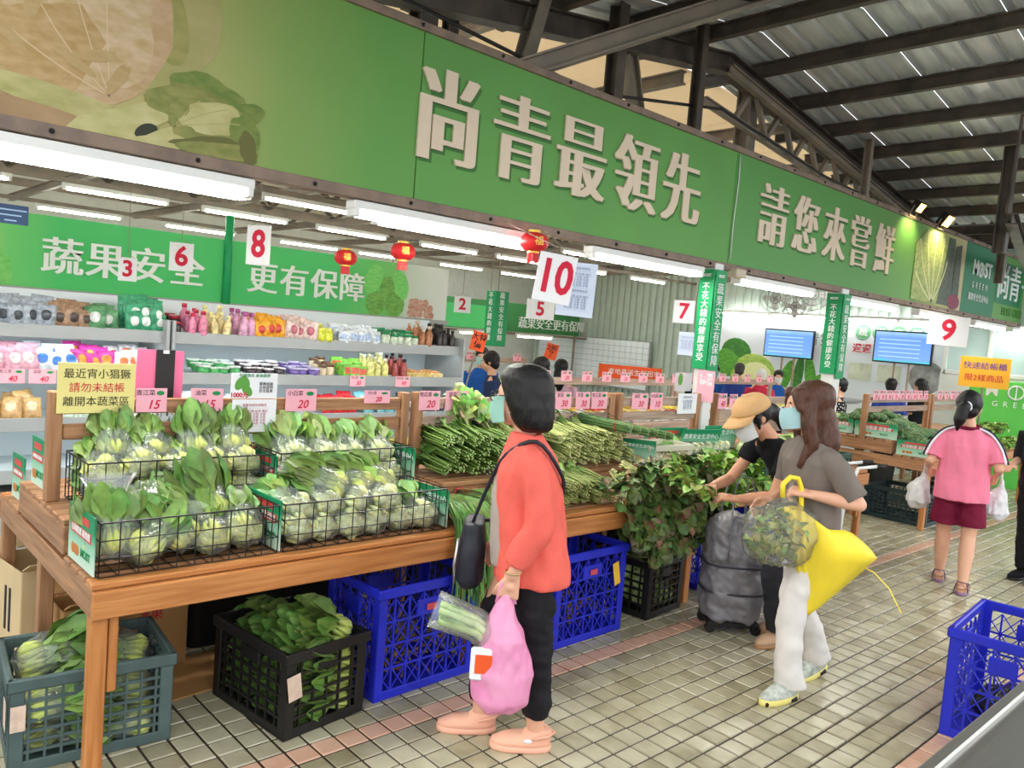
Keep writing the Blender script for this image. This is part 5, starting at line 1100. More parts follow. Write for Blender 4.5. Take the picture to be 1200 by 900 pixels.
def tv(y, z, w, h, label):
    t = T('flat_screen', label, 'screen', (13.7, y, z)); mb = MB(); mb.cbox((.02, 0, 0), (.05, w, h), .006); B('screen_frame', mb, BLACKP, t); mb = MB(); mb.cbox((-.008, 0, 0), (.004, w - .05, h - .05), .001); sc = B('screen', mb, SCR, t)
    for i in range(5): mb = MB(); mb.box((-.0115, .05, .12 - .07 * i), (.001, w * .7, .016)); B('screen_text_line', mb, mat('screen_white', (160, 196, 240), .4, emit=.7), sc)
    for s in (-1, 1): mb = MB(); mb.tube([(.05, s * .12, -h / 2 + .05), (.05, s * .12, -z)], .02, 8); B('stand_pole', mb, WOODG, t)
    mb = MB(); mb.cbox((.05, 0, -z + .02), (.3, .6, .04), .005); B('stand_foot', mb, STEELL, t)
tv(7.34, 1.74, .98, .52, 'flat screen showing a blue page left of the farther column'); tv(5.31, 1.82, .95, .54, 'flat screen showing a blue page beside card 9')
# white tile wall and window at the far corner
tw = T('tiled_wall_panel', 'white tiled wall panel in the far back corner', 'wall panel', (13.9, 12.4, 0)); mb = MB(); mb.box((.1, 0, 1.0), (.06, 3.4, 1.1)); B('panel_back', mb, GREYT, tw)
tmb = MB(); tmb.cbox((0, 0, 0), (.02, .155, .125), .003); tme = tmb.mesh('wall_tile', mat('glazed_white_tile', (226, 234, 240), .25, .5))
for i in range(21):
    for j in range(8): O('wall_tile', tme, tw, (.065, -1.6 + .162 * i, .55 + .132 * j))
S(tw); del tw['category']
w1 = T('window_1', 'office window with pale blinds at the far right', 'window', (13.0, 3.8, 0)); S(w1); del w1['category']
for c, d, nm, m in (((0, 0, 1.5), (.06, 1.2, .06), 'window_frame', WHITEM), ((0, 0, 2.2), (.06, 1.2, .06), 'window_frame', WHITEM), ((0, -.6, 1.85), (.06, .06, .76), 'window_frame', WHITEM), ((0, .6, 1.85), (.06, .06, .76), 'window_frame', WHITEM), ((0, 0, 1.85), (.06, .05, .7), 'window_frame', WHITEM), ((.02, 0, 1.85), (.01, 1.15, .68), 'window_pane', mat('pale_window', (190, 214, 212), .15, .6)), ((.03, 0, .75), (.06, 1.3, 1.46), 'wall_below', WHITEM), ((.03, 0, 2.7), (.06, 1.3, .96), 'wall_above', MATS['pale_green_cladding'])):
    mb = MB(); mb.cbox(c, d, .004); B(nm, mb, m, w1)

# ------------------------------------------------------------------ signs, banner, placards in the shop
t = T('yellow_checkout_sign', 'yellow checkout sign with blue and red Chinese characters right of card 9', 'sign', (11.7, 3.46, 1.54), -1.28); mb = MB(); mb.cbox((0, 0, 0), (.58, .008, .4), .002); B('panel', mb, mat('amber_panel', (246, 180, 40), .5, .4), t)
O('letter', text_mesh('快速結帳櫃', .1, mat('violet_ink', (96, 60, 150), .6, .3), .001, 0, .001), t, (0, -.006, .08), FRONT); O('letter', text_mesh('限2樣商品', .1, REDI, .001, 0, .001), t, (0, -.006, -.08), FRONT); mb = MB(); mb.tube([(0, .02, -.15), (0, .02, -1.54)], .015, 6); B('stand_pole', mb, STEELL, t)
t = T('checkout_booth', 'bright green checkout booth front with white letters M and GREEN', 'booth', (12.16, 3.29, 0), -1.28); mb = MB(); mb.cbox((.1, .2, .72), (1.1, .4, 1.44), .01); B('booth_body', mb, mat('lime_panel', (96, 200, 80), .5, .4), t); O('letter', text_mesh('M', .2, WL, .002, .004), t, (-.18, -.006, 1.3), FRONT); O('letter', text_mesh('G  R  E  E  N', .1, WL, .002), t, (.1, -.006, 1.13), FRONT)
mb = MB(); mb.tube([(.1 + .09 * cos(a * pi / 10), -.006, 1.3 + .09 * sin(a * pi / 10)) for a in range(21)], .012, 6); mb.tube([(.1, -.006, 1.22), (.1, -.006, 1.38)], .01, 6); B('leaf_emblem', mb, WL, t)
t = T('orange_banner', 'orange banner with white characters across the back stalls', 'banner', (7.8, 6.25, 0), -.9); mb = MB(); mb.cbox((0, 0, 1.19), (.78, .012, .17), .003); B('banner_cloth', mb, mat('orange_cloth', (238, 92, 40), .6, .3, var=.1), t); O('letter', text_mesh('產地直送生鮮超市', .08, WL, .001), t, (.05, -.008, 1.19), FRONT)
for s in (-1, 1): mb = MB(); mb.tube([(s * .38, 0.01, 0), (s * .38, .01, 1.28)], .012, 6); B('banner_pole', mb, STEELL, t)
for loc, rz, lab, tx in (((4.78, 5.64, 1.485), -.6, 'orange-red price placard at the end of the jar shelf', '大特\n價'), ((6.43, 6.3, 1.4), -.8, 'orange-red price placard beside the far customers', '2折\n了')):
    t = T('orange_placard', lab, 'placard', loc, rz); t.rotation_euler.y = .2; mb = MB(); mb.cbox((0, 0, 0), (.14, .004, .18), .001); B('panel', mb, MATS['orange_cloth'], t); O('letter', text_mesh(tx, .075, BLACKI, .001, .001), t, (0, -.004, 0), FRONT); mb = MB(); mb.tube([(0, .006, -.05), (0, .006, -loc[2])], .008, 5); B('stand_rod', mb, STEELL, t)
# display tables further inside
def table(x0, x1, y, label, cols, z=.85, cards=8):
    t = T('display_table', label, 'table', (x0, y, 0)); L = x1 - x0; mb = MB(); mb.cbox((L / 2, 0, z - .03), (L, .9, .06), .006); B('table_top', mb, WOODG, t); mb = MB(); mb.cbox((L / 2, -.43, z - .14), (L, .03, .16), .004); B('apron', mb, WOODG, t)
    for x in (.08, L - .08):
        for yy in (-.38, .38): mb = MB(); mb.cbox((x, yy, (z - .06) / 2), (.06, .06, z - .06), .005); B('leg', mb, WOODG, t)
    for x in (.05, L - .05): mb = MB(); mb.cbox((x, .4, z + .18), (.05, .04, .36), .004); B('rail_post', mb, WOODG, t)
    mb = MB(); mb.cbox((L / 2, .37, z + .31), (L, .024, .07), .004); B('rail', mb, WOODG, t)
    n = int(L / .3)
    for i in range(n):
        c = cols[i % len(cols)]
        for r in range(2): tag(O('food_tray', prod('tray', (226, 228, 224), c), None, (x0 + .2 + .3 * i, y - .25 + .28 * r, z), (0, 0, rnd(-.1, .1)), 1.7), 'produce tray, %s from left in the %s row of the %s' % (ORD[i], ('front', 'back')[r], label.split(' table')[0] + ' table'), 'tray', 'trays on the ' + label)
    for i in range(cards): price_card(x0 + L * (i + .5) / cards, z + .36, .15, .1, str(15 + 5 * (i % 5)), NM[i], 'pink price card, %s from left on the %s' % (ORD[i], label.split(' table')[0] + ' table rail'), y=y + .352)
table(5.2, 7.6, 4.95, 'first inner produce table behind the lettered column', [(200, 160, 70), (190, 60, 50), (226, 200, 90)]); table(7.9, 10.3, 5.3, 'second inner produce table below the left screen', [(210, 150, 60), (226, 210, 120), (150, 180, 80)]); table(5.4, 8.0, 7.95, 'third inner produce table below the far green sign', [(230, 140, 60), (226, 214, 130), (120, 170, 90)], cards=6)
t = T('checkout_counter', 'long white checkout counter below the screens', 'counter', (12.2, 7.0, 0)); mb = MB(); mb.cbox((0, 0, .45), (.6, 3.2, .9), .01); B('counter_body', mb, WHITEM, t); mb = MB(); mb.cbox((0, 0, .92), (.7, 3.3, .05), .008); B('counter_top', mb, GREYT, t)
# pedestal fans under the inner roof
def fan(loc, label):
    t = T('ceiling_fan', label, 'fan', loc, -1.0); FG = mat('fan_grey', (150, 152, 150), .4, .5)
    mb = MB()
    for r in (.06, .12, .17): mb.tube([(r * cos(k * pi / 12), -.02 * (1 - r), r * sin(k * pi / 12)) for k in range(25)], .005, 5)
    for k in range(16): a = k * pi / 8; mb.bar((.03 * cos(a), -.05, .03 * sin(a)), (.17 * cos(a), -.02, .17 * sin(a)), .004)
    B('cage', mb, FG, t)
    for k in range(4): a = k * pi / 2; M = Matrix.Rotation(-a, 3, 'Y') @ Matrix.Rotation(.5, 3, 'X'); mb = MB(); mb.cbox(M @ Vector((.08, 0, 0)), (.12, .004, .07), .001, M); B('blade', mb, WHITEM, t)
    mb = MB(); mb.lathe([(.04, 0), (.045, .1)], 10); B('motor', mb, FG, t, rot=(-pi / 2, 0, 0)); mb = MB(); mb.tube([(0, .06, 0), (0, .06, 3.0 - loc[2])], .012, 6); B('drop_rod', mb, FG, t)
fan((8.72, 4.9, 2.23), 'grey ceiling fan right of the nearer lettered column'); fan((9.71, 5.16, 2.2), 'grey ceiling fan above the left screen'); fan((8.02, 4.08, 2.24), 'grey ceiling fan just left of the farther column')
# steel counter at the near right corner, cart handle
t = T('steel_counter', 'brushed steel counter edge at the near right corner', 'counter', (2.6, .1, 0)); SS = mat('brushed_steel', (176, 174, 168), .3, .5, metal=.9, var=.05, stretch=(1, 30, 30)); mb = MB(); mb.cbox((0, 0, .785), (2.6, .9, .03), .006); B('counter_top', mb, SS, t); mb = MB(); mb.cbox((0, .432, .802), (2.6, .03, .02), .006); B('raised_edge', mb, SS, t)
for x in (-1.2, 1.2):
    for y in (-.38, .38): mb = MB(); mb.tube([(x, y, 0), (x, y, .77)], .02, 8); B('leg', mb, SS, t)
t = T('folding_cart', 'folding cart with pale handle bars half hidden behind the woman in grey', 'cart', (5.72, 2.46, 0), -.6)
for dy in (-.09, .09): mb = MB(); mb.tube([(-.12, dy, .1), (-.1, dy, .6), (-.02, dy, .84), (.13, dy, .86)], .013, 8); B('handle_bar', mb, WHITEM, t, True); mb = MB(); mb.tube([(.12, dy, .86), (.2, dy, .865)], .017, 8); B('grip', mb, BLACKP, t, True)
mb = MB(); mb.cbox((-.02, 0, .1), (.24, .22, .03), .006); B('platform', mb, STEELL, t)
for dy in (-.12, .12): mb = MB(); mb.lathe([(.06, -.012), (.06, .012)], 14); B('wheel', mb, BLACKP, t, loc=(-.1, dy, .06), rot=(pi / 2, 0, 0))
# ------------------------------------------------------------------ people
SKIN = mat('skin', (226, 172, 142), .5, .35, var=.04, vscale=12); SKIN2 = mat('skin_tan', (208, 150, 118), .5, .35, var=.04, vscale=12)
HAIRB = mat('black_hair', (17, 14, 14), .42, .35, var=.3, vscale=30, stretch=(6, 6, .6), bump=.5, bscale=40); HAIRBR = mat('brown_hair', (62, 36, 25), .45, .35, col2=(98, 60, 42), vscale=30, stretch=(6, 6, .5), bump=.5, bscale=40)
MASK = mat('pale_blue_mask', (176, 214, 216), .7, .2, bump=.2, bscale=50); MASKW = mat('white_mask', (226, 228, 226), .7, .2, bump=.2, bscale=50)
EYEW = mat('eye_white', (236, 234, 230), .2, .5); EYED = mat('eye_dark', (30, 22, 18), .15, .6); LIP = mat('lip', (190, 100, 96), .5, .3)
V = Vector
def hand(mb, w, d, n, s, curl=(.5, .6, .4), sc=1.0, thumb=.6):
    w, d, n, s = V(w), V(d).normalized(), V(n), V(s); n = (n - d * n.dot(d)).normalized(); s = (s - d * s.dot(d) - n * s.dot(n)).normalized()
    for i in range(4):
        k = w + (d * .082 + s * (.031 - .0207 * i)) * sc; mb.cone(w + s * ((.016 - .0105 * i) * sc), k, .0135 * sc, .0105 * sc, 8)
        ln = (.92, 1.0, .95, .75)[i]; p = k; a = 0
        for j, l in enumerate((.036, .024, .018)):
            a += curl[j]; q = p + (d * cos(a) + n * sin(a)) * (l * ln * sc); mb.cone(p, q, (.0086, .0078, .0072)[j] * sc, (.0078, .0072, .0064)[j] * sc, 8); p = q
    p = w + (d * .022 + s * .022) * sc; a = .75
    for j, l in enumerate((.036, .028, .022)):
        q = p + (d * cos(a) + s * sin(a) * (1 - .5 * thumb) + n * (thumb * (.3 + .35 * j))).normalized() * (l * sc); mb.cone(p, q, (.0125, .010, .0088)[j] * sc, (.010, .009, .0074)[j] * sc, 8); p = q; a -= .3
    mb.ell(w + d * (.045 * sc), (.02 * sc,) * 3, 10, 6)
def head_parts(mb, c, M, s=1.0):
    e = lambda p, r: mb.ell(V(c) + M @ (V(p) * s), tuple(x * s for x in r), 14, 10, M)
    e((0, -.012, .028), (.073, .09, .085)); e((0, .022, -.04), (.055, .066, .07)); e((0, .045, -.085), (.03, .032, .026)); e((0, .05, .01), (.056, .042, .06))
    e((.036, .058, -.03), (.024, .022, .028)); e((-.036, .058, -.03), (.024, .022, .028))
    mb.cone(V(c) + M @ (V((0, .09, .004)) * s), V(c) + M @ (V((0, .108, -.028)) * s), .008 * s, .0135 * s, 10); e((.011, .098, -.033), (.009, .009, .007)); e((-.011, .098, -.033), (.009, .009, .007))
    e((0, .088, -.062), (.022, .012, .006)); e((0, .086, -.073), (.02, .012, .007))
    for x in (-.074, .074): e((x, -.008, -.008), (.009, .02, .03))
def eyes(par, c, M, s=1.0):
    for x in (-.031, .031):
        p = V(c) + M @ (V((x, .082, .004)) * s); mb = MB(); mb.ell(p, (.0135 * s, .009 * s, .0075 * s), 10, 6, M); o = B('eye', mb, EYEW, par, True)
        mb = MB(); mb.ell(p + M @ V((0, .0065 * s, 0)), (.0062 * s, .004 * s, .0062 * s), 8, 5, M); B('iris', mb, EYED, o, True)
        mb = MB(); mb.tube([V(c) + M @ (V((x * k, .087, .022 + .004 * (1 - abs(k - 1.05) * 3))) * s) for k in (.55, .8, 1.05, 1.3, 1.55)], [.001, .003, .0032, .003, .001], 5); B('eyebrow', mb, HAIRB, par, True)
    mb = MB(); mb.ell(V(c) + M @ (V((0, .098, -.067)) * s), (.021 * s, .006 * s, .008 * s), 10, 6, M); B('lips', mb, LIP, par, True)
def mask(par, c, M, m, s=1.0):
    mb = MB(); rows = [(-.006, .55), (-.028, .92), (-.055, 1.0), (-.085, .82), (-.107, .5)]; n = 11; vs_ = []
    for z, k in rows:
        for j in range(n): a = -1.25 + 2.5 * j / (n - 1); vs_.append(V(c) + M @ (V((sin(a) * (.067 + .006 * cos(a)), .018 + cos(a) * (.079 + .027 * k) * (1 if abs(a) > .5 else 1.03), z + (.012 * abs(a)))) * s))
    mb.add(vs_, [(i * n + j, i * n + j + 1, (i + 1) * n + j + 1, (i + 1) * n + j) for i in range(4) for j in range(n - 1)])
    k = len(vs_); mb.add([p + M @ V((0, -.003, 0)) for p in vs_], [(i * n + j, (i + 1) * n + j, (i + 1) * n + j + 1, i * n + j + 1) for i in range(4) for j in range(n - 1)]); o = B('face_mask', mb, m, par, True)
    for sx in (-1, 1): mb = MB(); mb.tube([V(c) + M @ (V(p) * s) for p in ((sx * .066, .042, .0), (sx * .078, .0, .012), (sx * .08, -.016, -.008), (sx * .076, .0, -.03), (sx * .066, .035, -.07))], .0014, 5); B('ear_loop', mb, m, o, True)
def limb(mb, P, R, n=14):
    for (a, b), (r0, r1) in zip(zip(P, P[1:]), zip(R, R[1:])): mb.cone(a, b, r0, r1, n)
def spath(P, R, k=4):                                     # smooth a joint path (Catmull-Rom) with its radii
    P = [V(p) for p in P]; n = len(P); Q = []; S_ = []
    for i in range(n - 1):
        a, b, c, d = P[max(i - 1, 0)], P[i], P[i + 1], P[min(i + 2, n - 1)]
        for j in range(k):
            t = j / k; Q.append(.5 * ((2 * b) + (c - a) * t + (2 * a - 5 * b + 4 * c - d) * t * t + (3 * b - a - 3 * c + d) * t ** 3)); S_.append(R[i] * (1 - t) + R[i + 1] * t)
    return Q + [P[-1]], S_ + [R[-1]]
def shoe(par, ank, yaw, m, msole, L=.235, W=.088, hi=.075, nm='shoe', pitch=0.0, sole_h=.022):
    c = V((ank[0], ank[1], 0)); f = V((-sin(yaw), cos(yaw), 0)); M = Matrix.Rotation(yaw, 3, 'Z') @ Matrix.Rotation(pitch, 3, 'X'); base = V((ank[0], ank[1], ank[2] - .085))
    mb = MB(); fw = L * .22
    def ring(z, rx, ry, y): return (0, y, z), rx, ry
    mb.loft([ring(0, W * .46, L * .49, fw), ring(.006, W * .5, L * .5, fw), ring(sole_h, W * .5, L * .5, fw)], 20, 2.4); t = B(nm, mb, msole, par, True); t.location = base; t.rotation_euler = M.to_euler()
    mb = MB(); mb.loft([ring(sole_h * .8, W * .49, L * .49, fw), ring(.04, W * .49, L * .48, fw), ring(.058, W * .44, L * .4, fw - .022), ring(hi, W * .40, L * .25, fw - .06), ring(hi + .02, W * .38, L * .21, fw - .068)], 20, 2.3); B('shoe_upper', mb, m, t, True)
    return t
def bag_mesh(name, m, path_r, disp, par=None, n=18, loc=(0, 0, 0)):
    mb = MB(); mb.loft([((x, y, z), rx, ry) for (x, y, z, rx, ry) in path_r], n, 2.0)
    return remesh(mb, name, m, .007, 2, par, disp, 16, loc)
def begin(label, xy, heading):
    t = T('person', label, 'person', (xy[0], xy[1], 0), RAD(heading - 90)); return t
def HM(yaw=0, pitch=0, roll=0): return Matrix.Rotation(yaw, 3, 'Z') @ Matrix.Rotation(pitch, 3, 'X') @ Matrix.Rotation(roll, 3, 'Y')

def skin_body(t, J, m, vox=.005, arm=1.0, leg=1.0, M=HM(), hs=1.0, hands=(), feet=True):
    mb = MB(); head_parts(mb, J['head'], M, hs)
    nk = V(J['neck']); mb.cone(nk, V(J['head']) + M @ V((0, -.02, -.06)), .05, .046)
    pel, ch = V(J['pelvis']), V(J['chest'])
    mb.loft([(pel - V((0, 0, .08)), .11, .08), (pel, .13, .095), (pel.lerp(ch, .5), .105, .08), (ch, .125, .09), (nk.lerp(ch, .5), .105, .065), (nk.lerp(ch, .15), .06, .05), (nk, .05, .045)], 18)
    for s in 'LR':
        sh, el, wr = V(J['sh' + s]) - V((0, 0, .024)), V(J['el' + s]), V(J['wr' + s]); limb(mb, [nk.lerp(sh, .4), sh, sh.lerp(el, .5), el, el.lerp(wr, .35), wr], [x * arm for x in (.028, .032, .034, .032, .034, .0235)])
        hp, kn, an = V(J['hip' + s]), V(J['knee' + s]), V(J['ank' + s]); limb(mb, [hp, hp.lerp(kn, .5), kn, kn.lerp(an, .35), an], [x * leg for x in (.078, .066, .05, .053, .034)])
        if feet: fy = J.get('yaw' + s, 0); d = V((-sin(fy), cos(fy), 0)); limb(mb, [an - V((0, 0, .03)) - d * .015, an + d * .07 - V((0, 0, .055)), an + d * .125 - V((0, 0, .066))], [.034, .03, .02]); mb.ell(an - d * .025 - V((0, 0, .05)), (.028, .03, .03))
    for h in hands: hand(mb, *h)
    return remesh(mb, 'body', m, vox, 3, t)
def torso_cloth(t, name, rings, sleeves, m, vox=.008, disp=.006, dsc=9, fold=1.5):
    mb = MB(); mb.loft(rings, 22, 2.2)
    for P, R in sleeves: mb.tube(*spath(P, R), 18)
    return remesh(mb, name, m, vox, 2, t, disp, dsc, fold=fold)

# ---- woman in the coral jacket
p1 = begin('woman in a coral jacket and black trousers carrying a pink bag, seen from her side', (2.12, 2.22), 137)
J = dict(ankL=(-.055, -.16, .085), kneeL=(-.07, -.13, .43), hipL=(-.08, -.08, .80), ankR=(.055, .06, .085), kneeR=(.07, .05, .43), hipR=(.08, -.06, .80), pelvis=(0, -.08, .84), chest=(0, -.06, 1.08), neck=(0, -.03, 1.225),
         head=(0, .0, 1.375), shL=(-.15, -.06, 1.165), elL=(-.21, -.10, .93), wrL=(-.205, -.02, .735), shR=(.15, -.05, 1.165), elR=(.2, -.07, .93), wrR=(.17, .03, .78), yawL=.05, yawR=.1)
M1 = HM(-.3, -.06)
skin_body(p1, J, SKIN, M=M1, hands=[(J['wrL'], (.05, .15, -1), (1, 0, 0), (0, 1, .1), (1.0, 1.3, .7), 1.0), (J['wrR'], (-.2, .3, -1), (-1, 0, 0), (0, 1, 0), (.5, .6, .4), 1.0)])
CORAL = mat('coral_knit', (232, 104, 90), .75, .2, var=.06, vscale=14, bump=.2, bscale=120); GREYS = mat('grey_undershirt', (168, 156, 146), .8, .2, var=.06); BLKT = mat('black_trouser', (28, 26, 30), .75, .25, var=.2, vscale=14)
torso_cloth(p1, 'jacket', [((0, -.10, .67), .175, .15), ((0, -.10, .70), .178, .152), ((0, -.08, .85), .165, .145), ((0, -.06, 1.0), .16, .135), ((0, -.05, 1.10), .165, .125), ((0, -.045, 1.165), .15, .10), ((0, -.035, 1.205), .11, .08), ((0, -.03, 1.24), .07, .064)],
            [([(-.09, -.06, 1.15), (-.155, -.06, 1.135), (-.185, -.09, 1.04), J['elL'], (-.21, -.06, .84), (-.206, -.03, .775)], [.055, .064, .061, .056, .05, .047]), ([(.1, -.05, 1.15), J['shR'], (.18, -.06, 1.04), J['elR'], (.18, -.02, .85)], [.055, .062, .058, .052, .046])], CORAL, .007, .013, 10, fold=.45)
torso_cloth(p1, 'undershirt', [((0, .0, .72), .10, .072), ((0, .015, .85), .095, .065), ((0, .025, 1.0), .085, .062), ((0, .015, 1.1), .07, .06), ((0, -.01, 1.2), .05, .05)], [], GREYS, .009, .004)
torso_cloth(p1, 'trousers', [((0, -.08, .74), .14, .11), ((0, -.08, .88), .15, .12)], [([J['hipL'], (-.075, -.11, .6), J['kneeL'], (-.06, -.15, .25), (-.055, -.16, .135)], [.082, .082, .07, .062, .056]), ([J['hipR'], (.075, -.02, .6), J['kneeR'], (.062, .05, .25), (.055, .06, .135)], [.082, .082, .07, .062, .056])], BLKT, .008, .011, 10)
mb = MB(); c = V(J['head']); hp = lambda p: c + M1 @ V(p)
mb.loft([(hp((0, -.024, .13)), .035, .04, -.3), (hp((0, -.024, .116)), .07, .08, -.3), (hp((0, -.022, .08)), .094, .106, -.3), (hp((0, -.03, .03)), .102, .104, -.3), (hp((0, -.04, -.03)), .105, .093, -.3), (hp((0, -.048, -.08)), .1, .083, -.3), (hp((0, -.054, -.112)), .088, .07, -.3), (hp((0, -.058, -.13)), .06, .048, -.3)], 24)
remesh(mb, 'hair', HAIRB, .007, 4, p1, .0045, 22); eyes(p1, J['head'], M1); mask(p1, J['head'], M1, mat('green_mask', (150, 196, 180), .7, .2))
mb = MB()
for sx in (-1, 1): mb.tube([hp((sx * (.034 + .024 * cos(a * pi / 8)), .106, .004 + .018 * sin(a * pi / 8))) for a in range(17)], .0022, 5); mb.tube([hp((sx * .058, .104, .008)), hp((sx * .078, .06, .01)), hp((sx * .08, -.01, .008))], .002, 5)
mb.tube([hp((-.012, .108, .008)), hp((.012, .108, .008))], .002, 5); B('glasses', mb, BLACKP, p1, True)
CLOG = mat('peach_clog', (238, 178, 150), .5, .4, var=.04)
for s in 'LR':
    sh_ = shoe(p1, J['ank' + s], J['yaw' + s], CLOG, CLOG, .245, .096, .062, 'clog', 0, .026); f = V((0, .02, .075)); mb = MB(); mb.tube([(-.046, .01, .06), (-.045, -.045, .075), (0, -.078, .07), (.045, -.045, .075), (.046, .01, .06)], .006, 6); B('heel_strap', mb, CLOG, sh_, True)
    mb = MB(); mb.ell((.046 * (-1 if s == 'L' else 1), .03, .052), (.004, .018, .009), 8, 5); B('badge', mb, WHITEP, sh_, True)
mb = MB(); mb.tube([V(J['wrL']) + V((.03 * cos(k * pi / 7), .03 * sin(k * pi / 7), .012)) for k in range(15)], .004, 5); B('wrist_watch', mb, mat('gold_metal', (206, 180, 130), .3, .5, metal=.8), p1, True)
# her shoulder bag and shopping bag are things of their own
def local(root, p): return Matrix.Translation(root.location) @ Matrix.Rotation(root.rotation_euler.z, 4, 'Z') @ V(p)
def held(name, label, cat, root): t = T(name, label, cat, root.location, root.rotation_euler.z); return t
t = held('crossbody_bag', 'black crossbody bag hanging at the coral woman\'s front hip', 'bag', p1); NY = mat('black_nylon', (34, 36, 46), .5, .4, var=.15, bump=.2)
mb = MB(); mb.loft([((.09, .15, .60), .10, .035), ((.09, .15, .63), .115, .055), ((.09, .15, .76), .115, .055), ((.09, .145, .86), .1, .04)], 18, 3); remesh(mb, 'bag_body', NY, .008, 2, t, .006, 12)
mb = MB(); mb.tube(spath([(.16, .12, .84), (.178, -.08, .86), (.12, -.172, .93), (.0, -.194, 1.03), (-.08, -.164, 1.12), (-.108, -.07, 1.222), (-.08, .04, 1.16), (.0, .1, 1.02), (.05, .15, .86)], [.012] * 9)[0], .008, 6); B('strap', mb, NY, t, True)
mb = MB(); mb.tube([(.0, .2, .8), (-.01, .21, .7), (.0, .205, .62)], .006, 6); B('zip_pull', mb, mat('silver_metal', (190, 190, 190), .3, .5, metal=.8), t, True)
t = held('pink_shopping_bag', 'translucent pink plastic shopping bag hanging from the coral woman\'s left hand', 'bag', p1); PKB = mat('pink_film', (244, 140, 190), .35, .5, alpha=.82, bump=.4, bscale=20, col2=(250, 176, 206), vscale=5)
hx, hy, hz = -.2, .0, .655
bag_mesh('bag_body', PKB, [(hx, hy, hz + .01, .014, .014), (hx, hy, hz - .06, .032, .045), (hx - .01, hy, hz - .15, .07, .085), (hx - .015, hy - .01, hz - .28, .085, .115), (hx - .015, hy - .01, hz - .38, .08, .11), (hx - .01, hy - .01, hz - .43, .05, .07)], .011, t)
mb = MB(); mb.tube([(hx, hy + .03, hz - .03), (hx - .01, hy + .015, hz + .05), (hx, hy - .01, hz + .055), (hx, hy - .035, hz - .03)], .009, 6, flat=.5); B('bag_handle', mb, PKB, t, True)
t = held('leek_bundle', 'wrapped bundle of pale green leeks poking out of the pink shopping bag', 'vegetable', p1); mb = MB(); random.seed(4)
for i in range(12):
    y = rnd(-.03, .03); z = rnd(-.03, .03); mb.tube([(hx + y, hy - .03, hz - .22 + z), (hx + y, hy + .1, hz - .12 + z), (hx + y * 1.3, hy + .24, hz - .08 + z * 1.3)], [.013, .014, .012], 7, cols=[C_(226, 226, 190), C_(200, 214, 150), C_(150, 180, 100)])
    leaf(mb, (hx + y, hy + .1, hz - .12 + z), (0, 1, .3), (1, 0, .3), .14, .04, .3, C_(200, 214, 150), C_(120, 160, 90), 4)
B('leeks', mb, VEG, t, True, True); mb = MB(); mb.tube([(hx, hy - .01, hz - .2), (hx, hy + .1, hz - .12), (hx, hy + .26, hz - .07)], [.06, .062, .07], 14, cap=False); B('clear_wrap', mb, CLEAR, t, True)
t = held('food_pack', 'white pack with an orange label showing beside the pink bag', 'packet', p1); mb = MB(); mb.cbox((hx - .06, hy + .055, hz - .24), (.03, .11, .12), .01); B('pack', mb, WHITEP, t); mb = MB(); mb.cbox((hx - .077, hy + .055, hz - .235), (.004, .075, .07), .002); B('pack_label', mb, MATS['orange_cloth'], t)

# ---- woman in grey with white trousers
p2 = begin('woman in a grey shirt and white trousers walking with a clear bag and yellow umbrella', (3.71, 1.74), 150)
J = dict(ankL=(-.125, .15, .085), kneeL=(-.10, .15, .44), hipL=(-.075, .05, .80), ankR=(.12, -.17, .10), kneeR=(.09, 0, .43), hipR=(.075, .02, .80), pelvis=(0, .04, .84), chest=(0, .07, 1.07), neck=(0, .08, 1.235),
         head=(0, .125, 1.375), shL=(-.145, .06, 1.165), elL=(-.225, -.05, .96), wrL=(-.15, .15, .985), shR=(.145, .08, 1.165), elR=(.2, .06, .92), wrR=(.1, .2, .9), yawL=.35, yawR=.3)
M2 = HM(-.28, -.08)
skin_body(p2, J, SKIN, M=M2, hands=[(J['wrL'], (.5, .75, .1), (.2, -.3, -1), (.6, -.2, .3), (.9, 1.2, .8), 1.0), (J['wrR'], (0, .8, -.5), (-1, 0, 0), (0, .4, 1), (.4, .5, .4), 1.0)])
GREYT2 = mat('grey_brown_cotton', (122, 112, 104), .85, .2, var=.08, vscale=10); WHT = mat('white_denim', (226, 220, 214), .8, .25, var=.05, vscale=10)
torso_cloth(p2, 'shirt', [((0, .035, .72), .165, .125), ((0, .04, .82), .16, .12), ((0, .06, 1.0), .15, .112), ((0, .07, 1.12), .165, .105), ((0, .07, 1.19), .13, .08), ((0, .08, 1.235), .07, .06)],
            [([(-.08, .06, 1.15), (-.15, .06, 1.14), (-.19, .01, 1.05), (-.215, -.03, .985)], [.05, .058, .056, .058]), ([(.08, .08, 1.15), (.15, .08, 1.14), (.185, .07, 1.05), (.195, .065, .99)], [.05, .058, .056, .058])], GREYT2, .008, .011, 10, fold=.5)
torso_cloth(p2, 'trousers', [((0, .04, .73), .135, .105), ((0, .04, .86), .14, .11)], [([J['hipL'], (-.085, .11, .62), J['kneeL'], (-.112, .16, .25), (-.125, .14, .06)], [.09, .08, .066, .064, .072]), ([J['hipR'], (.08, .02, .62), J['kneeR'], (.105, -.09, .25), (.12, -.17, .08)], [.09, .08, .066, .062, .07])], WHT, .008, .010, 11, fold=.9)
mb = MB(); c = V(J['head']); hp = lambda p: c + M2 @ V(p)
mb.ell(hp((0, -.032, .042)), (.094, .106, .092), 16, 12, M2); mb.ell(hp((0, -.06, -.05)), (.085, .07, .1), 14, 10, M2)
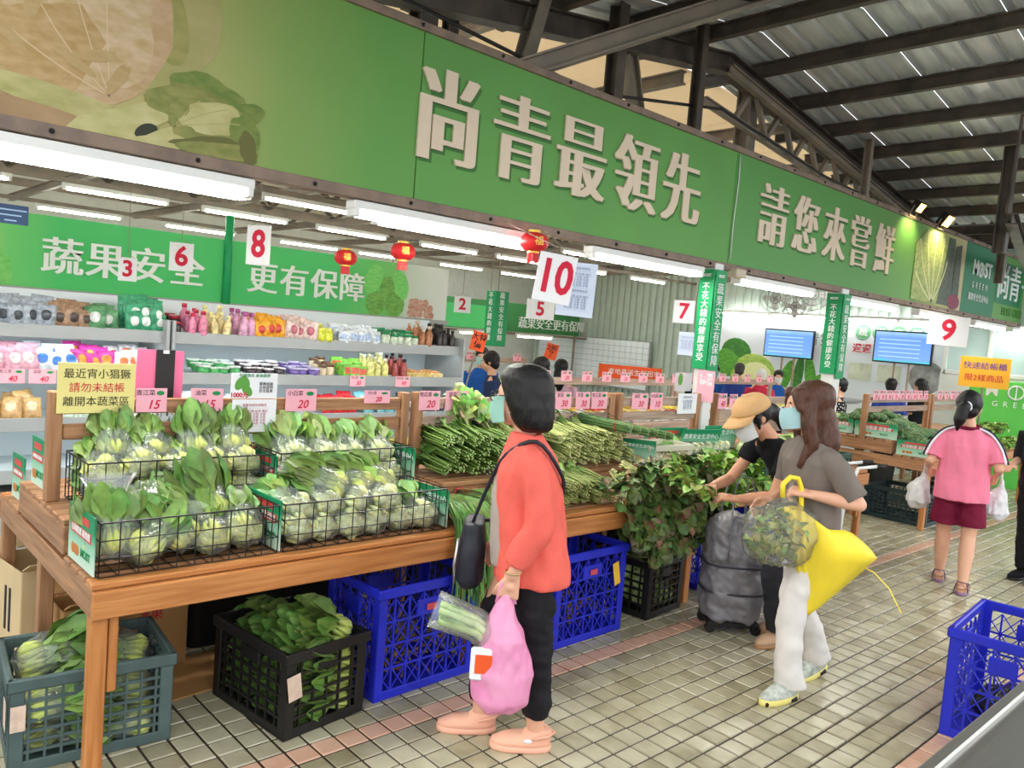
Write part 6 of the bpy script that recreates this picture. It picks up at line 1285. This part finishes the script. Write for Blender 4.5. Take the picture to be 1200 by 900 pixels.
for sx in (-1, 1): limb(mb, [hp((sx * .07, .01, .02)), hp((sx * .085, .01, -.08)), hp((sx * .085, .0, -.17)), hp((sx * .075, .05, -.27))], [.035, .036, .034, .012]); limb(mb, [hp((sx * .05, .06, .07)), hp((sx * .078, .05, .0))], [.03, .022])
limb(mb, [hp((0, -.07, -.05)), hp((-.03, -.085, -.16)), hp((-.05, -.06, -.26))], [.07, .07, .025]); limb(mb, [hp((0.03, -.07, -.05)), hp((.05, -.08, -.16)), hp((.06, -.07, -.24))], [.06, .06, .02])
remesh(mb, 'hair', HAIRBR, .008, 3, p2, .010, 15); eyes(p2, J['head'], M2); mask(p2, J['head'], M2, MASK)
SNK = mat('white_sneaker', (214, 216, 206), .6, .3, col2=(150, 160, 150), vscale=30); SOLEY = mat('yellow_sole', (236, 222, 130), .5, .3)
for s, pt in (('L', 0), ('R', -.25)):
    sh_ = shoe(p2, J['ank' + s], J['yaw' + s], SNK, SOLEY, .255, .092, .085, 'sneaker', pt, .03); mb = MB()
    for k in range(4): mb.tube([(-.032, .03 + .02 * k, .072 - .006 * k), (.032, .03 + .02 * k, .072 - .006 * k)], .004, 5)
    B('laces', mb, mat('yellow_lace', (226, 226, 120), .6, .3), sh_, True); mb = MB(); mb.cbox((0, .16, .012), (.06, .03, .026), .008); mb.cbox((0, .0, .012), (.094, .05, .026), .006); B('black_grip', mb, BLACKP, sh_)
# clear bag of leaves
hw = V(J['wrL']) + V((.05, .085, 0)); t = held('clear_vegetable_bag', 'bulging clear plastic bag of leafy greens held by the woman in grey', 'bag', p2); random.seed(8); mb = MB()
for i in range(330):
    q = V((rnd(-1, 1), rnd(-1, 1), rnd(-1, 1)))
    if q.length > 1: continue
    leaf(mb, (hw.x + q.x * .11, hw.y + .03 + q.y * .14, hw.z - .2 + q.z * .12), (rnd(-1, 1), rnd(-1, 1), rnd(-1, 1)), (rnd(-1, 1), rnd(-1, 1), 1), .05, .042, rnd(.2, 1.2), C_(190, 194, 96), C_(rnd(90, 170), rnd(120, 170), rnd(40, 70)), 4)
B('leafy_greens', mb, VEG, t, True, True)
mb = MB(); mb.loft([((hw.x, hw.y, hw.z + .07), .03, .035), ((hw.x, hw.y, hw.z + .01), .014, .014), ((hw.x, hw.y, hw.z - .04), .045, .05), ((hw.x, hw.y + .02, hw.z - .1), .13, .15), ((hw.x, hw.y + .03, hw.z - .2), .155, .185), ((hw.x, hw.y + .03, hw.z - .3), .125, .15), ((hw.x, hw.y + .03, hw.z - .34), .06, .07)], 22); remesh(mb, 'plastic_bag', film_mat('crinkled_film', .2, .1, 18), .009, 1, t, .022, 17)
# yellow umbrella
t = held('yellow_umbrella', 'half-folded yellow umbrella hanging beside the white trousers', 'umbrella', p2); YU = mat('yellow_nylon', (250, 222, 60), .5, .35, var=.05, bump=.15, bscale=15)
a0 = V((hw.x - .03, hw.y - .02, hw.z + .01)); tip = V((-.13, .10, .405))
mb = MB(); mb.tube([a0 + V((.0, .07, -.03)), a0 + V((0, .075, .03)), a0 + V((0, .04, .065)), a0 + V((0, 0, .06)), a0 + V((0, -.02, .02)), a0 + V((0, -.03, -.06)), a0 + V((0, -.03, -.1))], .012, 8); B('hook_handle', mb, YU, t, True)
mb = MB(); mb.tube([a0 + V((0, -.03, -.1)), tip], .006, 6); mb.tube([tip, tip + V((0, 0, -.04))], [.012, .006], 8); B('shaft', mb, MATS['silver_metal'], t)
mb = MB(); n = 28; rows = 12; vs_ = []; top = a0 + V((0, -.03, -.08)); ax = (tip - top)
for i in range(rows + 1):
    s = i / rows; ce = tip.lerp(top, s)
    for j in range(n):
        a = 2 * pi * j / n; flare = max(0, cos(a + pi / 2 + .35)) ** 2.2
        r = .012 + s * (.035 + .035 * abs(sin(4 * a))) + .36 * flare * (s ** .9) * (1.0 if s < .75 else (1.0 - (s - .75) * 2.2))
        r *= 1 + .09 * sin(9 * a + 2 * s) * s
        vs_.append(ce + V((cos(a) * r * .75, sin(a) * r, -.11 * flare * s + .03 * sin(5 * a) * s * flare)))
mb.add(vs_, [(i * n + j, i * n + (j + 1) % n, (i + 1) * n + (j + 1) % n, (i + 1) * n + j) for i in range(rows) for j in range(n)]); cn = B('canopy', mb, YU, t, True)
so = cn.modifiers.new('thickness', 'SOLIDIFY'); so.thickness = .002
st = V((-.17, -.13, .66)); mb = MB(); mb.tube([st, st + V((-.04, -.05, -.02)), st + V((-.09, -.1, -.08)), st + V((-.16, -.12, -.17))], .008, 6, flat=.25); B('strap', mb, YU, t, True)

# ---- woman in the beige cap
p3 = begin('woman in a beige cap and black shirt leaning to pick light green leaves', (4.12, 2.13), 150)
J = dict(ankL=(-.04, -.02, .085), kneeL=(-.07, .05, .44), hipL=(-.08, -.1, .80), ankR=(.12, -.16, .085), kneeR=(.1, -.08, .44), hipR=(.08, -.1, .80), pelvis=(0, -.1, .84), chest=(0, .05, 1.04), neck=(0, .14, 1.155),
         head=(0, .25, 1.265), shL=(-.15, .1, 1.10), elL=(-.19, .19, .86), wrL=(-.12, .36, .83), shR=(.15, .12, 1.10), elR=(.18, .25, .88), wrR=(.05, .42, .86), yawL=.35, yawR=0)
M3 = HM(.1, -.5)
skin_body(p3, J, SKIN2, M=M3, hands=[(J['wrL'], (.35, .9, .05), (.3, 0, -1), (.5, -.2, .5), (.6, .8, .5), 1.0), (J['wrR'], (-.6, .7, 0), (0, 0, -1), (-.5, -.5, 0), (.6, .8, .5), 1.0)])
BLKS = mat('black_cotton', (24, 24, 28), .8, .2, var=.2)
torso_cloth(p3, 'shirt', [((0, -.1, .74), .16, .12), ((0, -.09, .84), .155, .12), ((0, -.02, .96), .15, .11), ((0, .05, 1.05), .16, .105), ((0, .1, 1.12), .13, .08), ((0, .13, 1.155), .07, .06)],
            [([(-.12, .1, 1.10), J['shL'], (-.168, .13, 1.02), (-.18, .155, .97)], [.058, .06, .057, .056]), ([(.12, .12, 1.10), J['shR'], (.165, .17, 1.0)], [.058, .058, .054])], BLKS, .009, .007, 8)
torso_cloth(p3, 'trousers', [((0, -.1, .74), .14, .11), ((0, -.1, .87), .145, .115)], [([J['hipL'], (-.08, -.02, .62), J['kneeL'], (-.06, .02, .25), (-.04, -.02, .1)], [.095, .088, .078, .075, .078]), ([J['hipR'], (.09, -.1, .62), J['kneeR'], (.11, -.12, .25), (.12, -.16, .1)], [.095, .088, .078, .075, .078])], mat('charcoal_trouser', (46, 46, 50), .8, .2, var=.15), .009, .009, 10)
c = V(J['head']); hp = lambda p: c + M3 @ V(p); mb = MB()
mb.ell(hp((0, -.03, .01)), (.086, .092, .08), 16, 10, M3); mb.ell(hp((0, -.1, -.015)), (.05, .045, .055), 12, 8, M3); limb(mb, [hp((0, -.12, -.02)), hp((.02, -.16, -.09)), hp((.02, -.15, -.16))], [.04, .035, .012])
for sx in (-1, 1): limb(mb, [hp((sx * .072, .02, .01)), hp((sx * .074, .03, -.05))], [.022, .01])
remesh(mb, 'hair', HAIRB, .008, 3, p3, .006, 14); eyes(p3, J['head'], M3); mask(p3, J['head'], M3, MASKW)
BEIGE = mat('beige_canvas', (216, 172, 120), .8, .2, var=.06, vscale=12, bump=.15, bscale=90); mb = MB(); n = 24; vs_ = []; fs_ = []
for i in range(8):
    t_ = pi / 2 * i / 7
    for j in range(n): a = 2 * pi * j / n; vs_.append(hp((.098 * cos(t_) ** .7 * cos(a), -.008 + .112 * cos(t_) ** .7 * sin(a), .035 + .085 * sin(t_))))
mb.add(vs_, [(i * n + j, i * n + (j + 1) % n, (i + 1) * n + (j + 1) % n, (i + 1) * n + j) for i in range(7) for j in range(n)]); cp = B('cap', mb, BEIGE, p3, True); so = cp.modifiers.new('thickness', 'SOLIDIFY'); so.thickness = .004
mb = MB(); vs_ = []
for i in range(5):
    for j in range(13): a = pi * (.12 + .76 * j / 12); r = i / 4; vs_.append(hp((.098 * cos(a) * (1 - .08 * r), -.008 + .112 * sin(a) + .085 * r * sin(a) ** .6, .036 - .018 * r - .018 * abs(cos(a)) * r)))
mb.add(vs_, [(i * 13 + j, i * 13 + j + 1, (i + 1) * 13 + j + 1, (i + 1) * 13 + j) for i in range(4) for j in range(12)]); br = B('cap_brim', mb, BEIGE, cp, True); so = br.modifiers.new('thickness', 'SOLIDIFY'); so.thickness = .004
mb = MB(); mb.ell(hp((0, -.008, .121)), .008, 8, 5); B('cap_button', mb, BEIGE, cp, True)
mb = MB()
for sx in (-1, 1): mb.tube([hp((sx * (.034 + .022 * cos(a * pi / 8)), .108, .0 + .018 * sin(a * pi / 8))) for a in range(17)], .0018, 5)
B('glasses', mb, MATS['silver_metal'], p3, True)
for s in 'LR': shoe(p3, J['ank' + s], J['yaw' + s], mat('beige_suede', (196, 160, 128), .8, .2), mat('tan_sole', (176, 134, 96), .7, .2), .25, .09, .065, 'shoe')
bunch_set('leaf_bunch', 'light green leafy bunch', LIG, [(local(p3, (-.06, .47, .83)), (0, -.3, RAD(170)), 1.0), (local(p3, (.02, .5, .86)), (0, -.5, RAD(140)), .9)], 'leafy bunch in hand', 'held up by the capped woman')
# grey wheeled bag
t = T('wheeled_shopping_bag', 'grey ripstop wheeled shopping bag standing beside the capped woman', 'bag', (4.08, 2.38, 0), RAD(-42)); GB = mat('grey_ripstop', (128, 124, 128), .36, .55, var=.08, vscale=8, bump=.25, bscale=14)
mb = MB(); mb.loft([((0, 0, .07), .13, .11), ((0, 0, .09), .165, .13), ((0, 0, .22), .178, .14), ((0, 0, .245), .172, .135), ((0, 0, .27), .18, .14), ((0, 0, .38), .178, .138), ((0, 0, .4), .172, .132), ((0, 0, .42), .176, .136), ((0, 0, .58), .165, .125), ((0, 0, .66), .13, .09), ((0, 0, .68), .09, .04)], 26, 3.0); remesh(mb, 'bag_body', GB, .008, 1, t, .02, 11, fold=1.2)
for z in (.24, .395): mb = MB(); mb.tube([(.182 * math.copysign(abs(cos(k * pi / 14)) ** .66, cos(k * pi / 14)), .142 * math.copysign(abs(sin(k * pi / 14)) ** .66, sin(k * pi / 14)), z) for k in range(29)], .006, 6); B('seam_band', mb, mat('dark_grey_tape', (60, 60, 66), .6, .3), t, True)
for sy in (-1, 1): mb = MB(); mb.tube([(-.08, sy * .135, .42), (-.078, sy * .13, .6), (-.06, sy * .07, .82), (-.03, sy * .05, .9), (.03, sy * .05, .9), (.06, sy * .07, .82), (.078, sy * .13, .6), (.08, sy * .135, .42)], .016, 6, flat=.25); B('handle_strap', mb, GB, t, True)
mb = MB(); mb.cbox((.1, -.137, .54), (.06, .004, .05), .001); B('label_patch', mb, mat('cream_patch', (226, 220, 200), .7, .2), t); mb = MB(); mb.cbox((0, 0, .055), (.3, .22, .03), .006); B('base_plate', mb, BLACKP, t)
for sx in (-1, 1):
    for sy in (-1, 1): mb = MB(); mb.lathe([(.028, -.014), (.028, .014)], 12); B('wheel', mb, BLACKP, t, loc=(sx * .13, sy * .09, .028), rot=(pi / 2, 0, 0))

# ---- girl in pink
p4 = begin('girl in a pink polo shirt and maroon shorts walking away with white bags', (6.33, 1.93), 18)
J = dict(ankL=(-.075, .13, .085), kneeL=(-.08, .08, .40), hipL=(-.08, 0, .74), ankR=(.075, -.13, .085), kneeR=(.08, -.02, .40), hipR=(.08, 0, .74), pelvis=(0, 0, .78), chest=(0, 0, 1.03), neck=(0, 0, 1.185),
         head=(-.01, .02, 1.33), shL=(-.15, 0, 1.125), elL=(-.215, -.05, .92), wrL=(-.23, .12, .86), shR=(.15, 0, 1.125), elR=(.215, -.05, .92), wrR=(.22, .12, .86), yawL=0, yawR=-.1)
M4 = HM(-.2, -.1)
skin_body(p4, J, SKIN, M=M4, vox=.006, leg=.98, hands=[(J['wrL'], (.1, .6, -.7), (1, 0, 0), (0, .5, .5), (1.0, 1.2, .8), .95), (J['wrR'], (-.1, .6, -.7), (-1, 0, 0), (0, .5, .5), (1.0, 1.2, .8), .95)])
PNK = mat('pink_polo', (242, 132, 158), .8, .2, var=.05, vscale=10); MAR = mat('maroon_cotton', (116, 18, 50), .75, .25, var=.1)
torso_cloth(p4, 'polo_shirt', [((0, 0, .655), .18, .125), ((0, 0, .72), .176, .122), ((0, 0, .9), .162, .112), ((0, 0, 1.05), .165, .108), ((0, 0, 1.12), .145, .09), ((0, 0, 1.155), .11, .075), ((0, 0, 1.19), .065, .058)], [([(-.08, 0, 1.11), (-.145, 0, 1.095), (-.185, -.025, 1.02), (-.205, -.04, .95)], [.05, .057, .06, .064]), ([(.08, 0, 1.11), (.145, 0, 1.095), (.185, -.025, 1.02), (.205, -.04, .95)], [.05, .057, .06, .064])], PNK, .008, .010, 9, fold=.45)
mb = MB(); mb.tube([(.072 * cos(k * pi / 8), .063 * sin(k * pi / 8), 1.19 + .01 * sin(k * pi / 8)) for k in range(17)], .014, 8); B('collar', mb, MAR, p4, True)
for sx in (-1, 1):
    mb = MB(); mb.tube(spath([(sx * .068, -.02, 1.19), (sx * .15, -.02, 1.158), (sx * .225, -.04, 1.06), (sx * .265, -.05, .955)], [1] * 4)[0], .011, 6); B('sleeve_stripe', mb, mat('navy_trim', (40, 34, 70), .7, .2), p4, True)
    mb = MB(); mb.tube(spath([(sx * .066, -.036, 1.188), (sx * .147, -.04, 1.15), (sx * .216, -.068, 1.06), (sx * .252, -.084, .957)], [1] * 4)[0], .008, 6); B('sleeve_stripe', mb, WHITEP, p4, True)
torso_cloth(p4, 'shorts', [((0, 0, .64), .15, .11), ((0, 0, .78), .15, .112)], [([J['hipL'], (-.082, .015, .62), (-.088, .03, .47)], [.085, .09, .096]), ([J['hipR'], (.082, 0, .62), (.088, -.005, .47)], [.085, .09, .096])], MAR, .008, .006, 10)
c = V(J['head']); hp = lambda p: c + M4 @ V(p); mb = MB(); mb.ell(hp((0, -.02, .03)), (.088, .102, .096), 16, 12, M4); mb.ell(hp((0, -.05, -.03)), (.075, .06, .06), 12, 8, M4); limb(mb, [hp((-.0, -.1, .0)), hp((-.01, -.15, -.02)), hp((-.02, -.16, -.1)), hp((-.03, -.14, -.18))], [.035, .042, .04, .012]); remesh(mb, 'hair', HAIRB, .009, 3, p4, .006, 14); eyes(p4, J['head'], M4)
mb = MB(); mb.tube([hp((.034 * cos(k * pi / 6), -.118, -.005 + .034 * sin(k * pi / 6))) for k in range(13)], .008, 6); B('hair_tie', mb, WHITEP, p4, True)
for s in 'LR':
    o = shoe(p4, J['ank' + s], J['yaw' + s], SKIN, mat('mauve_rubber', (150, 120, 150), .6, .3), .235, .085, .045, 'sandal', 0, .024); mb = MB(); [mb.tube([(-.043, y, .03), (-.03, y, z), (.03, y, z), (.043, y, .03)], .009, 6, flat=.4) for y, z in ((.1, .065), (.02, .09), (-.05, .095))]; B('sandal_strap', mb, mat('purple_strap', (96, 70, 96), .6, .3), o, True)
WF = mat('white_film', (236, 236, 238), .35, .5, alpha=.75, bump=.4, bscale=20)
for x, lab, cc in ((-.25, 'white plastic shopping bag of yellow fruit in the girl\'s left hand', (230, 206, 110)), (.25, 'white plastic shopping bag in the girl\'s right hand', (216, 180, 190))):
    t = held('white_shopping_bag', lab, 'bag', p4); bag_mesh('bag_body', WF, [(x, .17, .83, .012, .014), (x, .17, .76, .03, .04), (x - .02, .16, .68, .075, .09), (x - .02, .15, .58, .09, .11), (x - .02, .15, .53, .05, .07)], .02, t)
    mb = MB(); [mb.ell((x - .02 + rnd(-.03, .03), .15 + rnd(-.04, .04), .585 + .04 * k), .035, 10, 7) for k in range(3)]; B('fruit', mb, mat('fruit_%d' % cc[0], cc, .5, .3), t, True); mb = MB(); mb.tube([(x, .19, .79), (x, .18, .86), (x, .15, .86), (x, .14, .79)], .007, 6); B('bag_handle', mb, WF, t, True)

# ---- people further back: same build, lighter meshes
def far_person(label, xy, heading, H, top, bottom, hair, long=0, skin=SKIN, msk=None, polka=False, lean=.0):
    t = begin(label, xy, heading); k = H / 1.55; z = lambda q: tuple(x * k for x in q)
    J = {n: z(p) for n, p in dict(ankL=(-.08, .02, .085), kneeL=(-.08, .02, .44), hipL=(-.08, 0, .80), ankR=(.08, -.03, .085), kneeR=(.08, 0, .44), hipR=(.08, 0, .80), pelvis=(0, 0, .84), chest=(0, lean * .5, 1.08), neck=(0, lean * .8, 1.245), head=(0, lean + .02, 1.395), shL=(-.16, lean * .7, 1.18), elL=(-.21, lean * .6 - .03, .95), wrL=(-.16, .16 + lean, .93), shR=(.16, lean * .7, 1.18), elR=(.21, lean * .6 - .03, .95), wrR=(.16, .16 + lean, .93)).items()}
    M = HM(0, -.1 - lean); skin_body(t, J, skin, .010, M=M, hs=k, hands=[(J['wrL'], (.2, 1, -.1), (0, 0, -1), (1, 0, 0), (.3, .4, .3), 1.1), (J['wrR'], (-.2, 1, -.1), (0, 0, -1), (-1, 0, 0), (.3, .4, .3), 1.1)])
    torso_cloth(t, 'shirt', [(z((0, 0, .74)), .17 * k, .125 * k), (z((0, lean * .3, .95)), .16 * k, .12 * k), (z((0, lean * .6, 1.13)), .17 * k, .11 * k), (z((0, lean * .7, 1.19)), .13 * k, .085 * k), (z((0, lean * .8, 1.245)), .07 * k, .06 * k)], [([J['sh' + s], J['el' + s]], [.064, .058]) for s in 'LR'], top, .012, .007, 8)
    torso_cloth(t, 'trousers', [(z((0, 0, .74)), .14 * k, .11 * k), (z((0, 0, .86)), .145 * k, .115 * k)], [([J['hip' + s], J['knee' + s], J['ank' + s]], [.09, .07, .06]) for s in 'LR'], bottom, .013, .006, 9)
    c = V(J['head']); hp = lambda p: c + M @ (V(p) * k); mb = MB(); mb.ell(hp((0, -.02, .035)), (.092 * k, .106 * k, .096 * k), 14, 10, M); mb.ell(hp((0, -.055, -.03)), (.08 * k, .06 * k, .07 * k), 12, 8, M)
    if long: limb(mb, [hp((0, -.07, -.04)), hp((0, -.09, -.14)), hp((0, -.08, -.25))], [.075, .075, .04])
    remesh(mb, 'hair', hair, .011, 3, t, .006, 14)
    if msk: mask(t, J['head'], M, msk, k)
    else: eyes(t, J['head'], M, k)
    for s in 'LR': shoe(t, J['ank' + s], 0, BLKS, BLACKP, .25, .09, .07)
    return t
NAVY = mat('navy_cloth', (40, 56, 90), .8, .2, var=.1); BLUS = mat('blue_uniform', (40, 96, 180), .8, .2, var=.08); CRM = mat('cream_cloth', (216, 208, 190), .8, .2, var=.06); LPK = mat('mauve_cloth', (196, 160, 176), .8, .2, var=.06); DBL = mat('royal_cloth', (46, 70, 150), .8, .2, var=.1)
def voro(name):
    m = bpy.data.materials.new(name); m.use_nodes = True; N = m.node_tree.nodes; Lk = m.node_tree.links; b = N['Principled BSDF']; b.inputs['Roughness'].default_value = .8
    tc = N.new('ShaderNodeTexCoord'); v = N.new('ShaderNodeTexVoronoi'); v.inputs['Scale'].default_value = 34; Lk.new(tc.outputs['Object'], v.inputs['Vector']); cr = N.new('ShaderNodeValToRGB'); cr.color_ramp.interpolation = 'CONSTANT'; cr.color_ramp.elements[0].color = (.72, .72, .72, 1); cr.color_ramp.elements[1].position = .3; cr.color_ramp.elements[1].color = (.01, .01, .012, 1); Lk.new(v.outputs['Distance'], cr.inputs[0]); Lk.new(cr.outputs[0], b.inputs['Base Color']); return m
far_person('woman with curly black hair in a black and white dotted blouse behind the far bench', (9.75, 4.47), 120, 1.375, voro('dotted_cloth'), BLKT, HAIRB)
far_person('woman in a navy top bending by the shelf end left of the coral woman', (5.55, 6.2), 130, 1.40, NAVY, BLKT, HAIRB, lean=.08)
far_person('woman in a cream top looking down behind the coral woman\'s head', (5.85, 5.75), 170, 1.39, CRM, CRM, HAIRB, lean=.1)
far_person('long-haired woman in a mauve top beside the woman in cream', (6.35, 6.05), 40, 1.36, LPK, BLKT, HAIRB, 1)
far_person('staff member in blue left of the woman in cream', (6.0, 7.0), 230, 1.42, BLUS, BLKT, HAIRB, msk=MASK)
far_person('man in dark blue seen from behind at the checkout', (10.9, 6.6), 30, 1.40, DBL, BLKT, mat('grey_hair', (60, 58, 58), .5, .4, var=.2))
far_person('cashier in bright blue with a white mask at the checkout', (11.55, 6.3), 215, 1.33, BLUS, BLKT, HAIRB, msk=MASKW)
far_person('cashier in bright blue at the left end of the checkout', (11.0, 7.1), 215, 1.34, BLUS, BLKT, HAIRB, msk=MASK)
far_person('customer in red with a white hat at the checkout', (10.6, 6.05), 30, 1.35, mat('crimson_cloth', (200, 50, 80), .8, .2), BLKT, mat('white_hat', (224, 224, 220), .8, .2))
far_person('man in a dark shirt and cap at the back of the orange banner', (9.3, 6.2), 215, 1.31, mat('dark_shirt', (40, 44, 52), .8, .2), BLKT, HAIRB)
far_person('customer in a blue top with short hair behind the broccoli', (11.5, 4.55), 20, 1.38, DBL, BLKT, HAIRB)
far_person('long-haired customer in black right of the customer in blue', (12.35, 4.46), 70, 1.40, BLKS, BLKT, HAIRB, 1)
p5 = far_person('person in black with a white bag cut off by the right edge', (7.15, 1.62), 165, 1.5, BLKS, BLKT, HAIRB)
t = held('white_shopping_bag', 'white plastic shopping bag held by the person cut off at the right edge', 'bag', p5); bag_mesh('bag_body', WF, [(-.2, .22, .9, .012, .014), (-.2, .22, .8, .05, .06), (-.2, .22, .68, .09, .1), (-.2, .22, .58, .09, .1), (-.2, .22, .53, .05, .06)], .02, t)

scene.collection.children.link(COL)
